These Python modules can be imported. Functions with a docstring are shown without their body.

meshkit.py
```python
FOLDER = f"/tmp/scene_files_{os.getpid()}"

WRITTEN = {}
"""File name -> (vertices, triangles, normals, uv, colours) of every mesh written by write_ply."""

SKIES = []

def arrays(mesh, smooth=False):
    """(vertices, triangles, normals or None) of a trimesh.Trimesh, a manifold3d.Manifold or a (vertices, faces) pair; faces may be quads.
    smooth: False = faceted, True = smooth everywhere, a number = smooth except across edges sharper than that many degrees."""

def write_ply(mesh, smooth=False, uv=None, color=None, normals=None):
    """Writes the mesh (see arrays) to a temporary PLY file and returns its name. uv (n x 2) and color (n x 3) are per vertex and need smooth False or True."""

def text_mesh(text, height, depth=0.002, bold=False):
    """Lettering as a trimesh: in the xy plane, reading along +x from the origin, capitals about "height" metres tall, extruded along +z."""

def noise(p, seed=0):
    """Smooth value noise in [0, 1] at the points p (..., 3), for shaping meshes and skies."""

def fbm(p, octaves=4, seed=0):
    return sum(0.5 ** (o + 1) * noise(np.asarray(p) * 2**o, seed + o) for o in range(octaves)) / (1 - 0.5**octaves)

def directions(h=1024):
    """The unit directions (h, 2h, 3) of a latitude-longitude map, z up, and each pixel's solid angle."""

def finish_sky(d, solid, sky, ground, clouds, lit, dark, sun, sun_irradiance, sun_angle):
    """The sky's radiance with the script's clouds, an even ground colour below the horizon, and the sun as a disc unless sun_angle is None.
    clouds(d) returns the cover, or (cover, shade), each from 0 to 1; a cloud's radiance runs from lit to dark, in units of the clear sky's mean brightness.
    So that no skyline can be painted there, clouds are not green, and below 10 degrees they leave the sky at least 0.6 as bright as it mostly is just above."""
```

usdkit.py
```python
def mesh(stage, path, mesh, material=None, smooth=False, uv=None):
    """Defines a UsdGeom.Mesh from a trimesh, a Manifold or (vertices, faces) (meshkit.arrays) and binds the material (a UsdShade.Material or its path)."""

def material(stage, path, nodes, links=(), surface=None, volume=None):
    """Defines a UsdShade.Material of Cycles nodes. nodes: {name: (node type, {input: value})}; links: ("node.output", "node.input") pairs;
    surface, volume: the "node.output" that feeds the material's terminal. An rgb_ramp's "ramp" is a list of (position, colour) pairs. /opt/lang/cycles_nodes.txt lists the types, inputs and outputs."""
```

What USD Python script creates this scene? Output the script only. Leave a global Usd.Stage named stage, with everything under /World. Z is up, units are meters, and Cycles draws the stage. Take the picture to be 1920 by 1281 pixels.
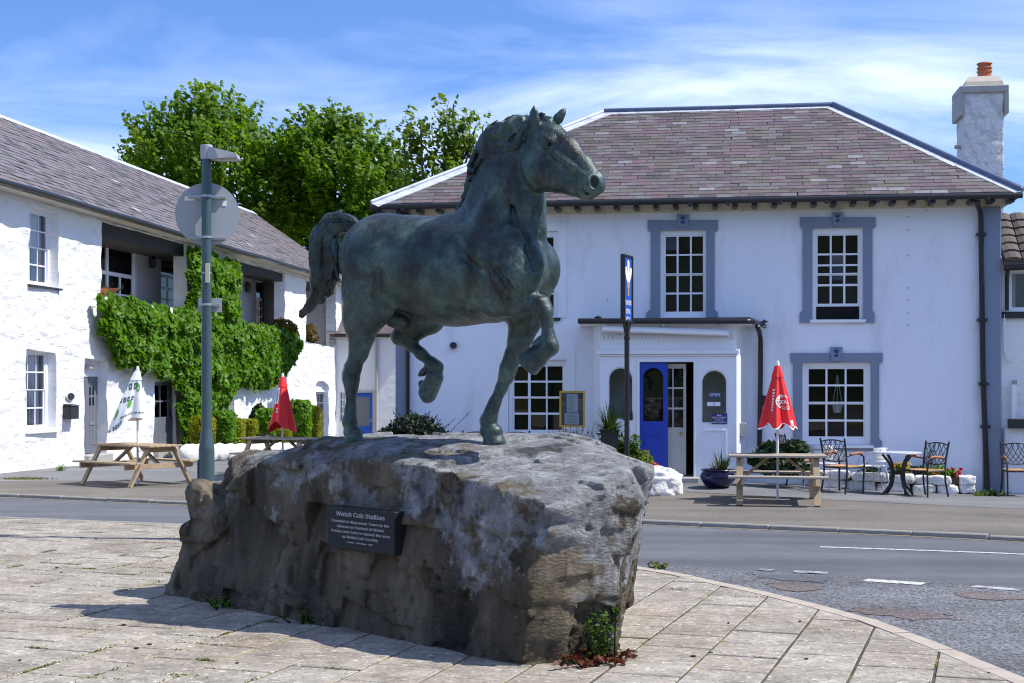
import math
import numpy as np
import trimesh
import shapely
import shapely.ops
import shapely.geometry as sg
from shapely import affinity
from pxr import Gf, Sdf, Usd, UsdGeom, UsdLux, UsdShade, Vt
import meshkit
import usdkit

stage = Usd.Stage.CreateInMemory()
UsdGeom.SetStageUpAxis(stage, UsdGeom.Tokens.z)
UsdGeom.SetStageMetersPerUnit(stage, 1.0)
UsdGeom.Xform.Define(stage, '/World')
UsdGeom.Scope.Define(stage, '/World/Looks')

# ------------------------------------------------------------------ camera, sky, sun, exposure
EYE = 1.65                       # camera height above the paving (m)
FPX = 50.0 / 36.0 * 1920.0       # focal length in photograph pixels
VH = 722.0                       # the horizon's row in the photograph
cam = UsdGeom.Camera.Define(stage, '/World/camera')
cam.AddTransformOp().Set(Gf.Matrix4d(1, 0, 0, 0, 0, 0, 1, 0, 0, -1, 0, 0, 0, 0, EYE, 1))
cam.CreateFocalLengthAttr(50.0)
cam.CreateHorizontalApertureAttr(36.0)
cam.CreateVerticalApertureAttr(36.0 * 1281 / 1920)
cam.CreateHorizontalApertureOffsetAttr(0.0)
cam.CreateVerticalApertureOffsetAttr((VH - 640.5) / 1920 * 36.0)
cam.CreateClippingRangeAttr(Gf.Vec2f(0.1, 6000))
cam.CreateFStopAttr(9.0)
cam.CreateFocusDistanceAttr(9.6)
cam.CreateExposureAttr(0.35)

SUN_EL = math.radians(54.0)
SUN_TOWARD_CAM = math.radians(8.0)
sun_dir = np.array([math.cos(SUN_EL) * math.cos(SUN_TOWARD_CAM), -math.cos(SUN_EL) * math.sin(SUN_TOWARD_CAM), math.sin(SUN_EL)])
sun = UsdLux.DistantLight.Define(stage, '/World/sun')
sun.CreateAngleAttr(0.5)
sun.CreateIntensityAttr(1.25)
sun.CreateNormalizeAttr(True)
sun.CreateColorAttr(Gf.Vec3f(1.0, 0.955, 0.88))
zc = sun_dir
xc = np.cross([0, 0, 1.0], zc); xc /= np.linalg.norm(xc)
yc = np.cross(zc, xc)
sun.AddTransformOp().Set(Gf.Matrix4d(*xc, 0, *yc, 0, *zc, 0, 0, 0, 0, 1))

sky = UsdLux.DomeLight.Define(stage, '/World/sky')
sky.GetPrim().SetCustomDataByKey('kind', 'structure')
sky_m = usdkit.material(stage, '/World/Looks/sky_look', {
    'sky': ('sky_texture', {'sky_type': 'single_scattering', 'sun_disc': False, 'sun_elevation': SUN_EL,
                            'sun_rotation': math.atan2(sun_dir[0], sun_dir[1]), 'altitude': 20.0,
                            'air_density': 1.0, 'aerosol_density': 0.6, 'ozone_density': 2.2}),
    'tc': ('texture_coordinate', {}),
    'sep': ('separate_xyz', {}),
    # flat cloud layer: direction / height above the horizon
    'hz': ('math', {'math_type': 'add', 'value2': 0.22}),
    'hm': ('math', {'math_type': 'maximum', 'value2': 0.05}),
    'dx': ('math', {'math_type': 'divide'}),
    'dy': ('math', {'math_type': 'divide'}),
    'cv': ('combine_xyz', {'z': 0.0}),
    'mp': ('mapping', {'mapping_type': 'point', 'rotation': (0, 0, 0.5), 'scale': (0.7, 1.5, 1.0), 'location': (0.35, 0.8, 0)}),
    'n1': ('noise_texture', {'scale': 1.5, 'detail': 8.0, 'roughness': 0.56, 'distortion': 0.9}),
    'mp2': ('mapping', {'mapping_type': 'point', 'rotation': (0, 0, 0.35), 'scale': (0.45, 1.1, 1.0), 'location': (3.1, 1.7, 0)}),
    'n2': ('noise_texture', {'scale': 1.1, 'detail': 4.0, 'roughness': 0.5, 'distortion': 0.3}),
    'mul': ('math', {'math_type': 'multiply'}),
    'ramp': ('rgb_ramp', {'ramp': [(0.0, (0, 0, 0)), (0.20, (0.03, 0.03, 0.03)), (0.28, (0.26, 0.26, 0.26)), (0.40, (0.75, 0.75, 0.75)), (1.0, (0.85, 0.85, 0.85))]}),
    'tint': ('mix_color', {'blend_type': 'multiply', 'fac': 1.0, 'b': (0.60, 0.92, 1.48), 'use_clamp': False}),
    'mix': ('mix_color', {'blend_type': 'mix', 'b': (9.5, 10.8, 14.2), 'use_clamp': False}),
    'bg': ('background_shader', {'strength': 0.098}),
}, [('tc.generated', 'sep.vector'), ('sep.z', 'hz.value1'), ('hz.value', 'hm.value1'),
    ('sep.x', 'dx.value1'), ('hm.value', 'dx.value2'), ('sep.y', 'dy.value1'), ('hm.value', 'dy.value2'),
    ('dx.value', 'cv.x'), ('dy.value', 'cv.y'), ('cv.vector', 'mp.vector'), ('mp.vector', 'n1.vector'),
    ('cv.vector', 'mp2.vector'), ('mp2.vector', 'n2.vector'), ('n1.fac', 'mul.value1'), ('n2.fac', 'mul.value2'),
    ('mul.value', 'ramp.fac'), ('sky.color', 'tint.a'), ('tint.result', 'mix.a'), ('ramp.color', 'mix.fac'), ('mix.result', 'bg.color')],
    surface='bg.background')
UsdShade.MaterialBindingAPI.Apply(sky.GetPrim()).Bind(sky_m)

# ------------------------------------------------------------------ helpers: names, things, parts
_used, LOC = set(), {}


def unique(path):
    if path not in _used:
        _used.add(path)
        return path
    k = 1
    while f'{path}_{k:03d}' in _used:
        k += 1
    path = f'{path}_{k:03d}'
    _used.add(path)
    return path


def tag(prim, label=None, cat=None, group=None, kind=None):
    for k, v in (('label', label), ('category', cat), ('group', group), ('kind', kind)):
        if v:
            prim.SetCustomDataByKey(k, v)


def thing(name, label=None, cat=None, loc=(0, 0, 0), rz=0.0, group=None, kind=None):
    """An Xform at the thing's base; its parts are its children. Returns its path."""
    p = unique('/World/' + name)
    x = UsdGeom.Xform.Define(stage, p)
    x.AddTranslateOp().Set(Gf.Vec3d(*map(float, loc)))
    x.AddRotateZOp().Set(float(rz))
    tag(x.GetPrim(), label, cat, group, kind)
    LOC[p] = (np.array(loc, float), float(rz))
    return p


def part(parent, name, mesh, mat, smooth=False, label=None, kind=None, world=False):
    """One mesh under parent. world: the mesh is in world coordinates and is moved into the thing's own."""
    p = unique(parent + '/' + name)
    if world:
        top = '/'.join(parent.split('/')[:3])
        loc, rz = LOC[top]
        v, f, _ = meshkit.arrays(mesh)
        v = v - loc
        c, s = math.cos(math.radians(rz)), math.sin(math.radians(rz))
        v = np.stack([c * v[:, 0] + s * v[:, 1], -s * v[:, 0] + c * v[:, 1], v[:, 2]], 1)
        mesh = (v, f)
    m = usdkit.mesh(stage, p, mesh, MAT[mat] if isinstance(mat, str) else mat, smooth)
    tag(m.GetPrim(), label, None, None, kind)
    return p


def single(name, mesh, mat, label=None, cat=None, group=None, kind=None, smooth=False):
    p = unique('/World/' + name)
    m = usdkit.mesh(stage, p, mesh, MAT[mat] if isinstance(mat, str) else mat, smooth)
    tag(m.GetPrim(), label, cat, group, kind)
    LOC[p] = (np.zeros(3), 0.0)
    return p


def copy_of(src, loc, rz=0.0, label=None, scale=None):
    """A further thing with the same parts as src."""
    name = src.split('/')[-1]
    base = name[:-4] if name[-4:-3] == '_' and name[-3:].isdigit() else name
    p = unique('/World/' + base)
    x = UsdGeom.Xform.Define(stage, p)
    x.GetPrim().GetReferences().AddInternalReference(src)
    x.ClearXformOpOrder()
    x.GetPrim().SetInstanceable(True)
    sx = UsdGeom.Xformable(x)
    for op in sx.GetOrderedXformOps():
        pass
    x.GetPrim().GetAttribute('xformOp:translate').Set(Gf.Vec3d(*map(float, loc)))
    x.GetPrim().GetAttribute('xformOp:rotateZ').Set(float(rz))
    x.GetPrim().CreateAttribute('xformOpOrder', Sdf.ValueTypeNames.TokenArray, False).Set(['xformOp:translate', 'xformOp:rotateZ'])
    if label:
        x.GetPrim().SetCustomDataByKey('label', label)
    return p


# ------------------------------------------------------------------ helpers: rays of the photograph, frames of walls
def ray(u, v):
    return np.array([(u - 960.0) / FPX, 1.0, (VH - v) / FPX])


def at_depth(u, v, y):
    r = ray(u, v)
    return np.array([r[0] * y, y, EYE + r[2] * y])


def on_level(u, v, z=0.0):
    r = ray(u, v)
    t = (z - EYE) / r[2]
    return np.array([r[0] * t, t, z])


def on_ground(u, v):
    z = 0.0
    for _ in range(30):
        p = on_level(u, v, z)
        z = ground_z(p[0], p[1])
    return np.array([p[0], p[1], z])


class Frame:
    """A wall's own axes: x along the wall to the right seen from outside, y into the building, z up."""

    def __init__(self, x, y, rz):
        self.o, self.rz = np.array([x, y, 0.0]), rz
        a = math.radians(rz)
        self.ex, self.ey = np.array([math.cos(a), math.sin(a), 0]), np.array([-math.sin(a), math.cos(a), 0])

    def hit(self, u, v, d=0.0):
        """(x, z) where the photograph's ray meets the plane d metres in front of the wall."""
        r = ray(u, v)
        c = np.array([0, 0, EYE])
        p0 = self.o - self.ey * d
        t = np.dot(p0 - c, self.ey) / np.dot(r, self.ey)
        p = c + r * t - self.o
        return float(np.dot(p, self.ex)), float(p[2])

    def pt(self, x, y, z):
        return self.o + self.ex * x + self.ey * y + np.array([0, 0, z])

    def local(self, p):
        q = np.asarray(p) - self.o
        return np.array([np.dot(q, self.ex), np.dot(q, self.ey), q[2]])

    def rect(self, u0, v0, u1, v1, d=0.0):
        x0, z1 = self.hit(u0, (v0), d)
        x1, z0 = self.hit(u1, (v1), d)
        xm0, zb = self.hit(u0, v1, d)
        xm1, zt = self.hit(u1, v0, d)
        return (x0 + xm0) / 2, (x1 + xm1) / 2, (z0 + zb) / 2, (z1 + zt) / 2


# ------------------------------------------------------------------ helpers: shapes
def box(x0, x1, y0, y1, z0, z1, bevel=0.0):
    x0, x1 = min(x0, x1), max(x0, x1)
    y0, y1 = min(y0, y1), max(y0, y1)
    z0, z1 = min(z0, z1), max(z0, z1)
    if bevel <= 0:
        m = trimesh.creation.box(extents=(x1 - x0, y1 - y0, z1 - z0))
        m.apply_translation(((x0 + x1) / 2, (y0 + y1) / 2, (z0 + z1) / 2))
        return m
    b = min(bevel, (x1 - x0) / 2.2, (y1 - y0) / 2.2, (z1 - z0) / 2.2)
    pts = []
    for sx, X in ((-1, x0), (1, x1)):
        for sy, Y in ((-1, y0), (1, y1)):
            for sz, Z in ((-1, z0), (1, z1)):
                pts += [(X, Y - sy * b, Z - sz * b), (X - sx * b, Y, Z - sz * b), (X - sx * b, Y - sy * b, Z)]
    return trimesh.convex.convex_hull(np.array(pts))


def cat(ms):
    ms = [m if isinstance(m, trimesh.Trimesh) else trimesh.Trimesh(*meshkit.arrays(m)[:2], process=False) for m in ms]
    return trimesh.util.concatenate(ms)


def beam(a, b, w, h, up=(0, 0, 1), bevel=0.0):
    """A straight bar from a to b, w wide and h high."""
    a, b = np.asarray(a, float), np.asarray(b, float)
    d = b - a
    L = np.linalg.norm(d)
    d /= L
    up = np.asarray(up, float)
    s = np.cross(up, d)
    if np.linalg.norm(s) < 1e-6:
        s = np.cross((1, 0, 0), d)
    s /= np.linalg.norm(s)
    t = np.cross(d, s)
    m = box(0, L, -w / 2, w / 2, -h / 2, h / 2, bevel)
    M = np.eye(4)
    M[:3, 0], M[:3, 1], M[:3, 2], M[:3, 3] = d, s, t, a
    m.apply_transform(M)
    return m


def tube(pts, r, n=8, caps=True):
    """A round tube along a polyline; r is one radius or one per point."""
    p = np.asarray(pts, float)
    r = np.broadcast_to(np.asarray(r, float), (len(p),))
    tan = np.gradient(p, axis=0) if len(p) > 2 else np.repeat((p[-1] - p[0])[None], len(p), 0)
    tan /= np.linalg.norm(tan, axis=1, keepdims=True) + 1e-12
    ref = np.array([0, 0, 1.0]) if abs(tan[0, 2]) < 0.9 else np.array([1.0, 0, 0])
    s = np.cross(tan[0], ref)
    s /= np.linalg.norm(s)
    V = []
    for i in range(len(p)):
        s = s - tan[i] * np.dot(s, tan[i])
        s /= np.linalg.norm(s) + 1e-12
        t = np.cross(tan[i], s)
        a = np.arange(n) / n * 2 * np.pi
        V.append(p[i] + r[i] * (np.cos(a)[:, None] * s + np.sin(a)[:, None] * t))
    V = np.vstack(V)
    F = []
    for i in range(len(p) - 1):
        for j in range(n):
            a, b = i * n + j, i * n + (j + 1) % n
            F += [(a, b, b + n), (a, b + n, a + n)]
    if caps:
        V = np.vstack([V, p[0], p[-1]])
        for j in range(n):
            F.append((len(V) - 2, (j + 1) % n, j))
            F.append((len(V) - 1, (len(p) - 1) * n + j, (len(p) - 1) * n + (j + 1) % n))
    return trimesh.Trimesh(V, np.array(F), process=False)


def lathe(profile, n=20):
    """profile: (radius, height) from bottom to top."""
    pr = np.array(profile, float)
    a = np.arange(n) / n * 2 * np.pi
    V = np.stack([pr[:, 0:1] * np.cos(a), pr[:, 0:1] * np.sin(a), np.repeat(pr[:, 1:2], n, 1)], -1).reshape(-1, 3)
    F = []
    for i in range(len(pr) - 1):
        for j in range(n):
            p, q = i * n + j, i * n + (j + 1) % n
            F += [(p, q, q + n), (p, q + n, p + n)]
    V = np.vstack([V, [0, 0, pr[0, 1]], [0, 0, pr[-1, 1]]])
    for j in range(n):
        F.append((len(V) - 2, (j + 1) % n, j))
        F.append((len(V) - 1, (len(pr) - 1) * n + j, (len(pr) - 1) * n + (j + 1) % n))
    return trimesh.Trimesh(V, np.array(F), process=False)


def prism(poly, depth):
    """A shapely polygon in (x, z) made solid from y = 0 to y = depth."""
    polys = getattr(poly, 'geoms', [poly])
    ms = []
    for g in polys:
        if g.area < 1e-7:
            continue
        m = trimesh.creation.extrude_polygon(g, depth, engine='earcut')
        v = np.array(m.vertices)
        m = trimesh.Trimesh(np.stack([v[:, 0], depth - v[:, 2], v[:, 1]], 1), np.array(m.faces), process=False)
        ms.append(m)
    return cat(ms)


def moved(m, x=0, y=0, z=0, rz=0):
    m = m.copy()
    if rz:
        m.apply_transform(trimesh.transformations.rotation_matrix(math.radians(rz), (0, 0, 1)))
    m.apply_translation((x, y, z))
    return m


def quads(corners):
    """Loose quads (n, 4, 3) as one mesh."""
    c = np.asarray(corners, float)
    n = len(c)
    i = np.arange(n)[:, None] * 4
    f = np.vstack([i + [0, 1, 2], i + [0, 2, 3]])
    return trimesh.Trimesh(c.reshape(-1, 3), f, process=False)


def grid_mesh(P):
    """A sheet through a grid of points (n, m, 3)."""
    n, m = P.shape[:2]
    i, j = np.meshgrid(np.arange(n - 1), np.arange(m - 1), indexing='ij')
    a = (i * m + j).ravel()
    f = np.vstack([np.stack([a, a + m, a + m + 1], 1), np.stack([a, a + m + 1, a + 1], 1)])
    return trimesh.Trimesh(P.reshape(-1, 3), f, process=False)


def leaves(pos, nrm, size, rng, flat=0.5, aspect=0.7, fold=0.0):
    """Leaf-sized four-cornered blades at pos, roughly facing nrm."""
    n = len(pos)
    nn = nrm + rng.normal(size=(n, 3)) * flat
    nn /= np.linalg.norm(nn, axis=1, keepdims=True) + 1e-9
    t = rng.normal(size=(n, 3))
    t -= nn * (t * nn).sum(1, keepdims=True)
    t /= np.linalg.norm(t, axis=1, keepdims=True) + 1e-9
    b = np.cross(nn, t)
    s = (size * rng.uniform(0.65, 1.3, n))[:, None]
    w = s * aspect * 0.5
    c = np.stack([pos - t * s * 0.5, pos + b * w - nn * w * 0.2, pos + t * s * 0.55 - nn * s * 0.12, pos - b * w - nn * w * 0.2], 1)
    return quads(c)


# ------------------------------------------------------------------ materials
MAT = {}


def mat(name, color, rough=0.6, var=0.12, scale=6.0, detail=4.0, bump=0.0, bscale=40.0, bdist=0.01, metallic=0.0, spec=0.5, dark=None, dark_at=(0.55, 0.75), dark_scale=1.5, coat=0.0, stretch=(1, 1, 1)):
    """A plain surface: base colour with soft variation, optional stains of a second colour, optional relief."""
    c = np.array(color, float)
    nodes = {'g': ('geometry', {}), 'mp': ('mapping', {'mapping_type': 'point', 'scale': stretch}),
             'n': ('noise_texture', {'scale': scale, 'detail': detail, 'roughness': 0.6}),
             'r': ('rgb_ramp', {'ramp': [(0.25, tuple(c * (1 - var))), (0.5, tuple(c)), (0.75, tuple(np.minimum(c * (1 + var), 0.95)))]}),
             'p': ('principled_bsdf', {'roughness': rough, 'metallic': metallic, 'specular_ior_level': spec, 'coat_weight': coat})}
    links = [('g.position', 'mp.vector'), ('mp.vector', 'n.vector'), ('n.fac', 'r.fac')]
    out = 'r.color'
    if dark is not None:
        nodes['n2'] = ('noise_texture', {'scale': dark_scale, 'detail': 6.0, 'roughness': 0.65})
        nodes['r2'] = ('rgb_ramp', {'ramp': [(dark_at[0], (0, 0, 0)), (dark_at[1], (1, 1, 1))]})
        nodes['mx'] = ('mix_color', {'blend_type': 'mix', 'b': tuple(dark)})
        links += [('mp.vector', 'n2.vector'), ('n2.fac', 'r2.fac'), ('r2.color', 'mx.fac'), (out, 'mx.a')]
        out = 'mx.result'
    links.append((out, 'p.base_color'))
    if bump:
        nodes['nb'] = ('noise_texture', {'scale': bscale, 'detail': 6.0, 'roughness': 0.6})
        nodes['b'] = ('bump', {'strength': bump, 'distance': bdist})
        links += [('mp.vector', 'nb.vector'), ('nb.fac', 'b.height'), ('b.normal', 'p.normal')]
    MAT[name] = usdkit.material(stage, '/World/Looks/' + name, nodes, links, surface='p.BSDF')
    return name


def leaf_mat(name, ramp, translucent=0.45, rough=0.5, clump=0.5):
    """Leaves: every blade its own tone, light partly passing through."""
    MAT[name] = usdkit.material(stage, '/World/Looks/' + name, {
        'g': ('geometry', {}), 'r': ('rgb_ramp', {'ramp': ramp}),
        'n': ('noise_texture', {'scale': clump, 'detail': 2.0}),
        'm': ('math', {'math_type': 'multiply_add', 'value2': 0.6, 'value3': 0.0}),
        'ma': ('math', {'math_type': 'multiply_add', 'value2': 0.45}),
        'p': ('principled_bsdf', {'roughness': rough, 'specular_ior_level': 0.3}),
        't': ('translucent_bsdf', {}), 'hs': ('hsv', {'hue': 0.49, 'saturation': 1.1, 'value': 1.5}),
        'mx': ('mix_closure', {'fac': translucent})},
        [('g.random_per_island', 'm.value1'), ('g.position', 'n.vector'), ('n.fac', 'ma.value1'), ('m.value', 'ma.value3'), ('ma.value', 'r.fac'),
         ('r.color', 'p.base_color'), ('r.color', 'hs.color'), ('hs.color', 't.color'), ('p.BSDF', 'mx.closure1'), ('t.BSDF', 'mx.closure2')], surface='mx.closure')
    return name


def glass_mat(name, tint=(0.9, 0.93, 0.95), ior=1.5, wave=0.0):
    nodes = {'f': ('fresnel', {'IOR': ior}), 't': ('transparent_bsdf', {'color': tint}), 'gl': ('glossy_bsdf', {'color': (1, 1, 1), 'roughness': 0.01}), 'm': ('mix_closure', {})}
    links = [('f.fac', 'm.fac'), ('t.BSDF', 'm.closure1'), ('gl.BSDF', 'm.closure2')]
    if wave:
        nodes['g'] = ('geometry', {})
        nodes['n'] = ('noise_texture', {'scale': 3.0, 'detail': 1.0})
        nodes['b'] = ('bump', {'strength': wave, 'distance': 0.02})
        links += [('g.position', 'n.vector'), ('n.fac', 'b.height'), ('b.normal', 'gl.normal')]
    MAT[name] = usdkit.material(stage, '/World/Looks/' + name, nodes, links, surface='m.closure')
    return name


def rubble_mat(name, color, stone=5.0, bump=1.0, dist=0.03, dirt=(0.45, 0.42, 0.36), flat=2.2, base_z=None):
    """Lime-washed rubble stone: painted lumps in rough courses."""
    nodes = {'g': ('geometry', {}), 'mp': ('mapping', {'mapping_type': 'point', 'scale': (1, 1, flat)}),
             'wn': ('noise_texture', {'scale': 3.0, 'detail': 2.0}), 'wv': ('mix_vector', {'fac': 0.12}),
             'v': ('voronoi_texture', {'scale': stone, 'feature': 'smooth_f1', 'smoothness': 0.6}),
             'n': ('noise_texture', {'scale': 14.0, 'detail': 6.0, 'roughness': 0.65}),
             'h': ('math', {'math_type': 'multiply_add', 'value2': 0.55}),
             'iv': ('math', {'math_type': 'multiply', 'value2': -0.7}),
             'b': ('bump', {'strength': bump, 'distance': dist}),
             'n2': ('noise_texture', {'scale': 2.2, 'detail': 8.0, 'roughness': 0.7}),
             'r': ('rgb_ramp', {'ramp': [(0.0, color), (0.60, color), (0.70, tuple(np.array(color) * 0.9)), (0.80, dirt)]}),
             'p': ('principled_bsdf', {'roughness': 0.8, 'specular_ior_level': 0.25})}
    links = [('g.position', 'mp.vector'), ('mp.vector', 'wv.a'), ('mp.vector', 'wn.vector'), ('wn.color', 'wv.b'), ('wv.result', 'v.vector'),
             ('v.distance', 'iv.value1'), ('mp.vector', 'n.vector'), ('n.fac', 'h.value1'), ('iv.value', 'h.value3'), ('h.value', 'b.height'),
             ('b.normal', 'p.normal'), ('g.position', 'n2.vector'), ('n2.fac', 'r.fac'), ('r.color', 'p.base_color')]
    MAT[name] = usdkit.material(stage, '/World/Looks/' + name, nodes, links, surface='p.BSDF')
    return name
# ------------------------------------------------------------------ the lie of the land
K0, K1 = on_level(0, 927, -0.2), on_level(1920, 1006.7, -0.2)
KD = (K1 - K0)[:2] / np.linalg.norm((K1 - K0)[:2])          # along the far kerb, to the right
KN = np.array([KD[1], -KD[0]])                               # towards the camera


def sstep(a, b, x):
    t = np.clip((x - a) / (b - a), 0, 1)
    return t * t * (3 - 2 * t)


def court_z(x, y):
    return (-0.2 - 0.47 * sstep(29, 55, y) * sstep(2, -3, x) - 0.08 * sstep(5, 9, x)
            + 0.13 * np.exp(-((x - 3.6) ** 2 + (y - 24.8) ** 2) / 3.0))


def kerb_d(x, y):
    return (x - K0[0]) * KN[0] + (y - K0[1]) * KN[1]


def ground_z(x, y):
    d = kerb_d(x, y)
    return np.where(d > 0, road_z(x, y), court_z(x, y))


def road_z(x, y):
    b = -0.245 - 0.08 * sstep(5, 9, x)
    return b + (-0.12 - b) * np.clip(kerb_d(x, y) / 7.0, 0, 1)


def sheet(poly, dz, size=0.8, zf=ground_z):
    """A sheet over a plan polygon that follows the ground dz metres above it."""
    ms = []
    for g in getattr(poly, 'geoms', [poly]):
        v, f = trimesh.creation.triangulate_polygon(g, engine='earcut')
        v = np.column_stack([v, np.zeros(len(v))])
        v, f = trimesh.remesh.subdivide_to_size(v, f, size, max_iter=12)
        m = trimesh.Trimesh(v, f, process=True)
        v = np.array(m.vertices)
        v[:, 2] = zf(v[:, 0], v[:, 1]) + dz
        f = np.array(m.faces)
        up = np.cross(v[f[:, 1]] - v[f[:, 0]], v[f[:, 2]] - v[f[:, 0]])[:, 2] < 0
        f[up] = f[up][:, ::-1]
        ms.append(trimesh.Trimesh(v, f, process=False))
    return cat(ms)


def asphalt(name, c, stone=90.0, contrast=0.35, bump=0.5, stain=(0.06, 0.055, 0.05), chips=None):
    c = np.array(c, float)
    nodes = {'g': ('geometry', {}), 'v': ('voronoi_texture', {'scale': stone, 'feature': 'f1'}),
             'hs': ('rgb_to_bw', {}), 'mr': ('map_range', {'from_min': 0.0, 'from_max': 1.0, 'to_min': 1 - contrast, 'to_max': 1 + contrast}),
             'n': ('noise_texture', {'scale': 0.55, 'detail': 8.0, 'roughness': 0.7}),
             'r': ('rgb_ramp', {'ramp': [(0.3, tuple(c * 0.8)), (0.5, tuple(c)), (0.7, tuple(c * 1.22))]}),
             'st': ('noise_texture', {'scale': 0.9, 'detail': 6.0, 'roughness': 0.7}), 'sr': ('rgb_ramp', {'ramp': [(0.62, (0, 0, 0)), (0.72, (0.8, 0.8, 0.8))]}),
             'smp': ('mapping', {'mapping_type': 'point', 'scale': (0.5, 1.4, 1)}),
             'ms': ('mix_color', {'b': stain}), 'ty': ('noise_texture', {'scale': 1.0, 'detail': 3.0}), 'tm': ('mapping', {'mapping_type': 'point', 'rotation': (0, 0, -math.atan2(KD[1], KD[0])), 'scale': (0.05, 1.3, 1)}), 'tr': ('map_range', {'from_min': 0.3, 'from_max': 0.7, 'to_min': 0.80, 'to_max': 1.18}), 'mt': ('mix_color', {'blend_type': 'multiply', 'fac': 1.0, 'use_clamp': False}),
             'mu': ('mix_color', {'blend_type': 'multiply', 'fac': 1.0, 'use_clamp': False}),
             'b': ('bump', {'strength': bump, 'distance': 0.006}),
             'p': ('principled_bsdf', {'roughness': 0.85, 'specular_ior_level': 0.35})}
    links = [('g.position', 'v.vector'), ('v.color', 'hs.color'), ('hs.val', 'mr.value'), ('g.position', 'n.vector'), ('n.fac', 'r.fac'),
             ('g.position', 'smp.vector'), ('smp.vector', 'st.vector'), ('st.fac', 'sr.fac'), ('sr.color', 'ms.fac'), ('r.color', 'ms.a'), ('g.position', 'tm.vector'), ('tm.vector', 'ty.vector'), ('ty.fac', 'tr.value'), ('ms.result', 'mt.a'), ('tr.result', 'mt.b'), ('mt.result', 'mu.a'), ('mr.result', 'mu.b'),
             ('mu.result', 'p.base_color'), ('v.distance', 'b.height'), ('b.normal', 'p.normal')]
    MAT[name] = usdkit.material(stage, '/World/Looks/' + name, nodes, links, surface='p.BSDF')


asphalt('road_tarmac', (0.104, 0.110, 0.121), stone=110, contrast=0.22, bump=0.35, stain=(0.10, 0.105, 0.115))
asphalt('rough_tarmac', (0.125, 0.128, 0.135), stone=46, contrast=0.75, bump=1.0, stain=(0.10, 0.075, 0.065))
asphalt('forecourt_tarmac', (0.145, 0.131, 0.112), stone=75, contrast=0.45, bump=0.7, stain=(0.10, 0.09, 0.08))
asphalt('patio_tarmac', (0.155, 0.155, 0.16), stone=120, contrast=0.2, bump=0.3, stain=(0.14, 0.135, 0.13))
mat('soil', (0.10, 0.10, 0.05), 0.95, 0.3, 1.5, bump=0.5)
mat('white_line', (0.55, 0.55, 0.53), 0.7, 0.12, 9.0, dark=(0.16, 0.16, 0.17), dark_at=(0.5, 0.62), dark_scale=14)
mat('faded_line', (0.40, 0.40, 0.40), 0.7, 0.12, 9.0, dark=(0.15, 0.15, 0.16), dark_at=(0.44, 0.56), dark_scale=11)
mat('yellow_paint', (0.42, 0.32, 0.12), 0.75, 0.15, 9.0, dark=(0.18, 0.17, 0.16), dark_at=(0.46, 0.6), dark_scale=9)
mat('kerb_stone_grey', (0.24, 0.225, 0.20), 0.85, 0.2, 8.0, bump=0.4, bscale=60, bdist=0.005)
mat('edging_pink', (0.38, 0.325, 0.265), 0.85, 0.15, 6.0, bump=0.4, bscale=60, bdist=0.005)

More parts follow.
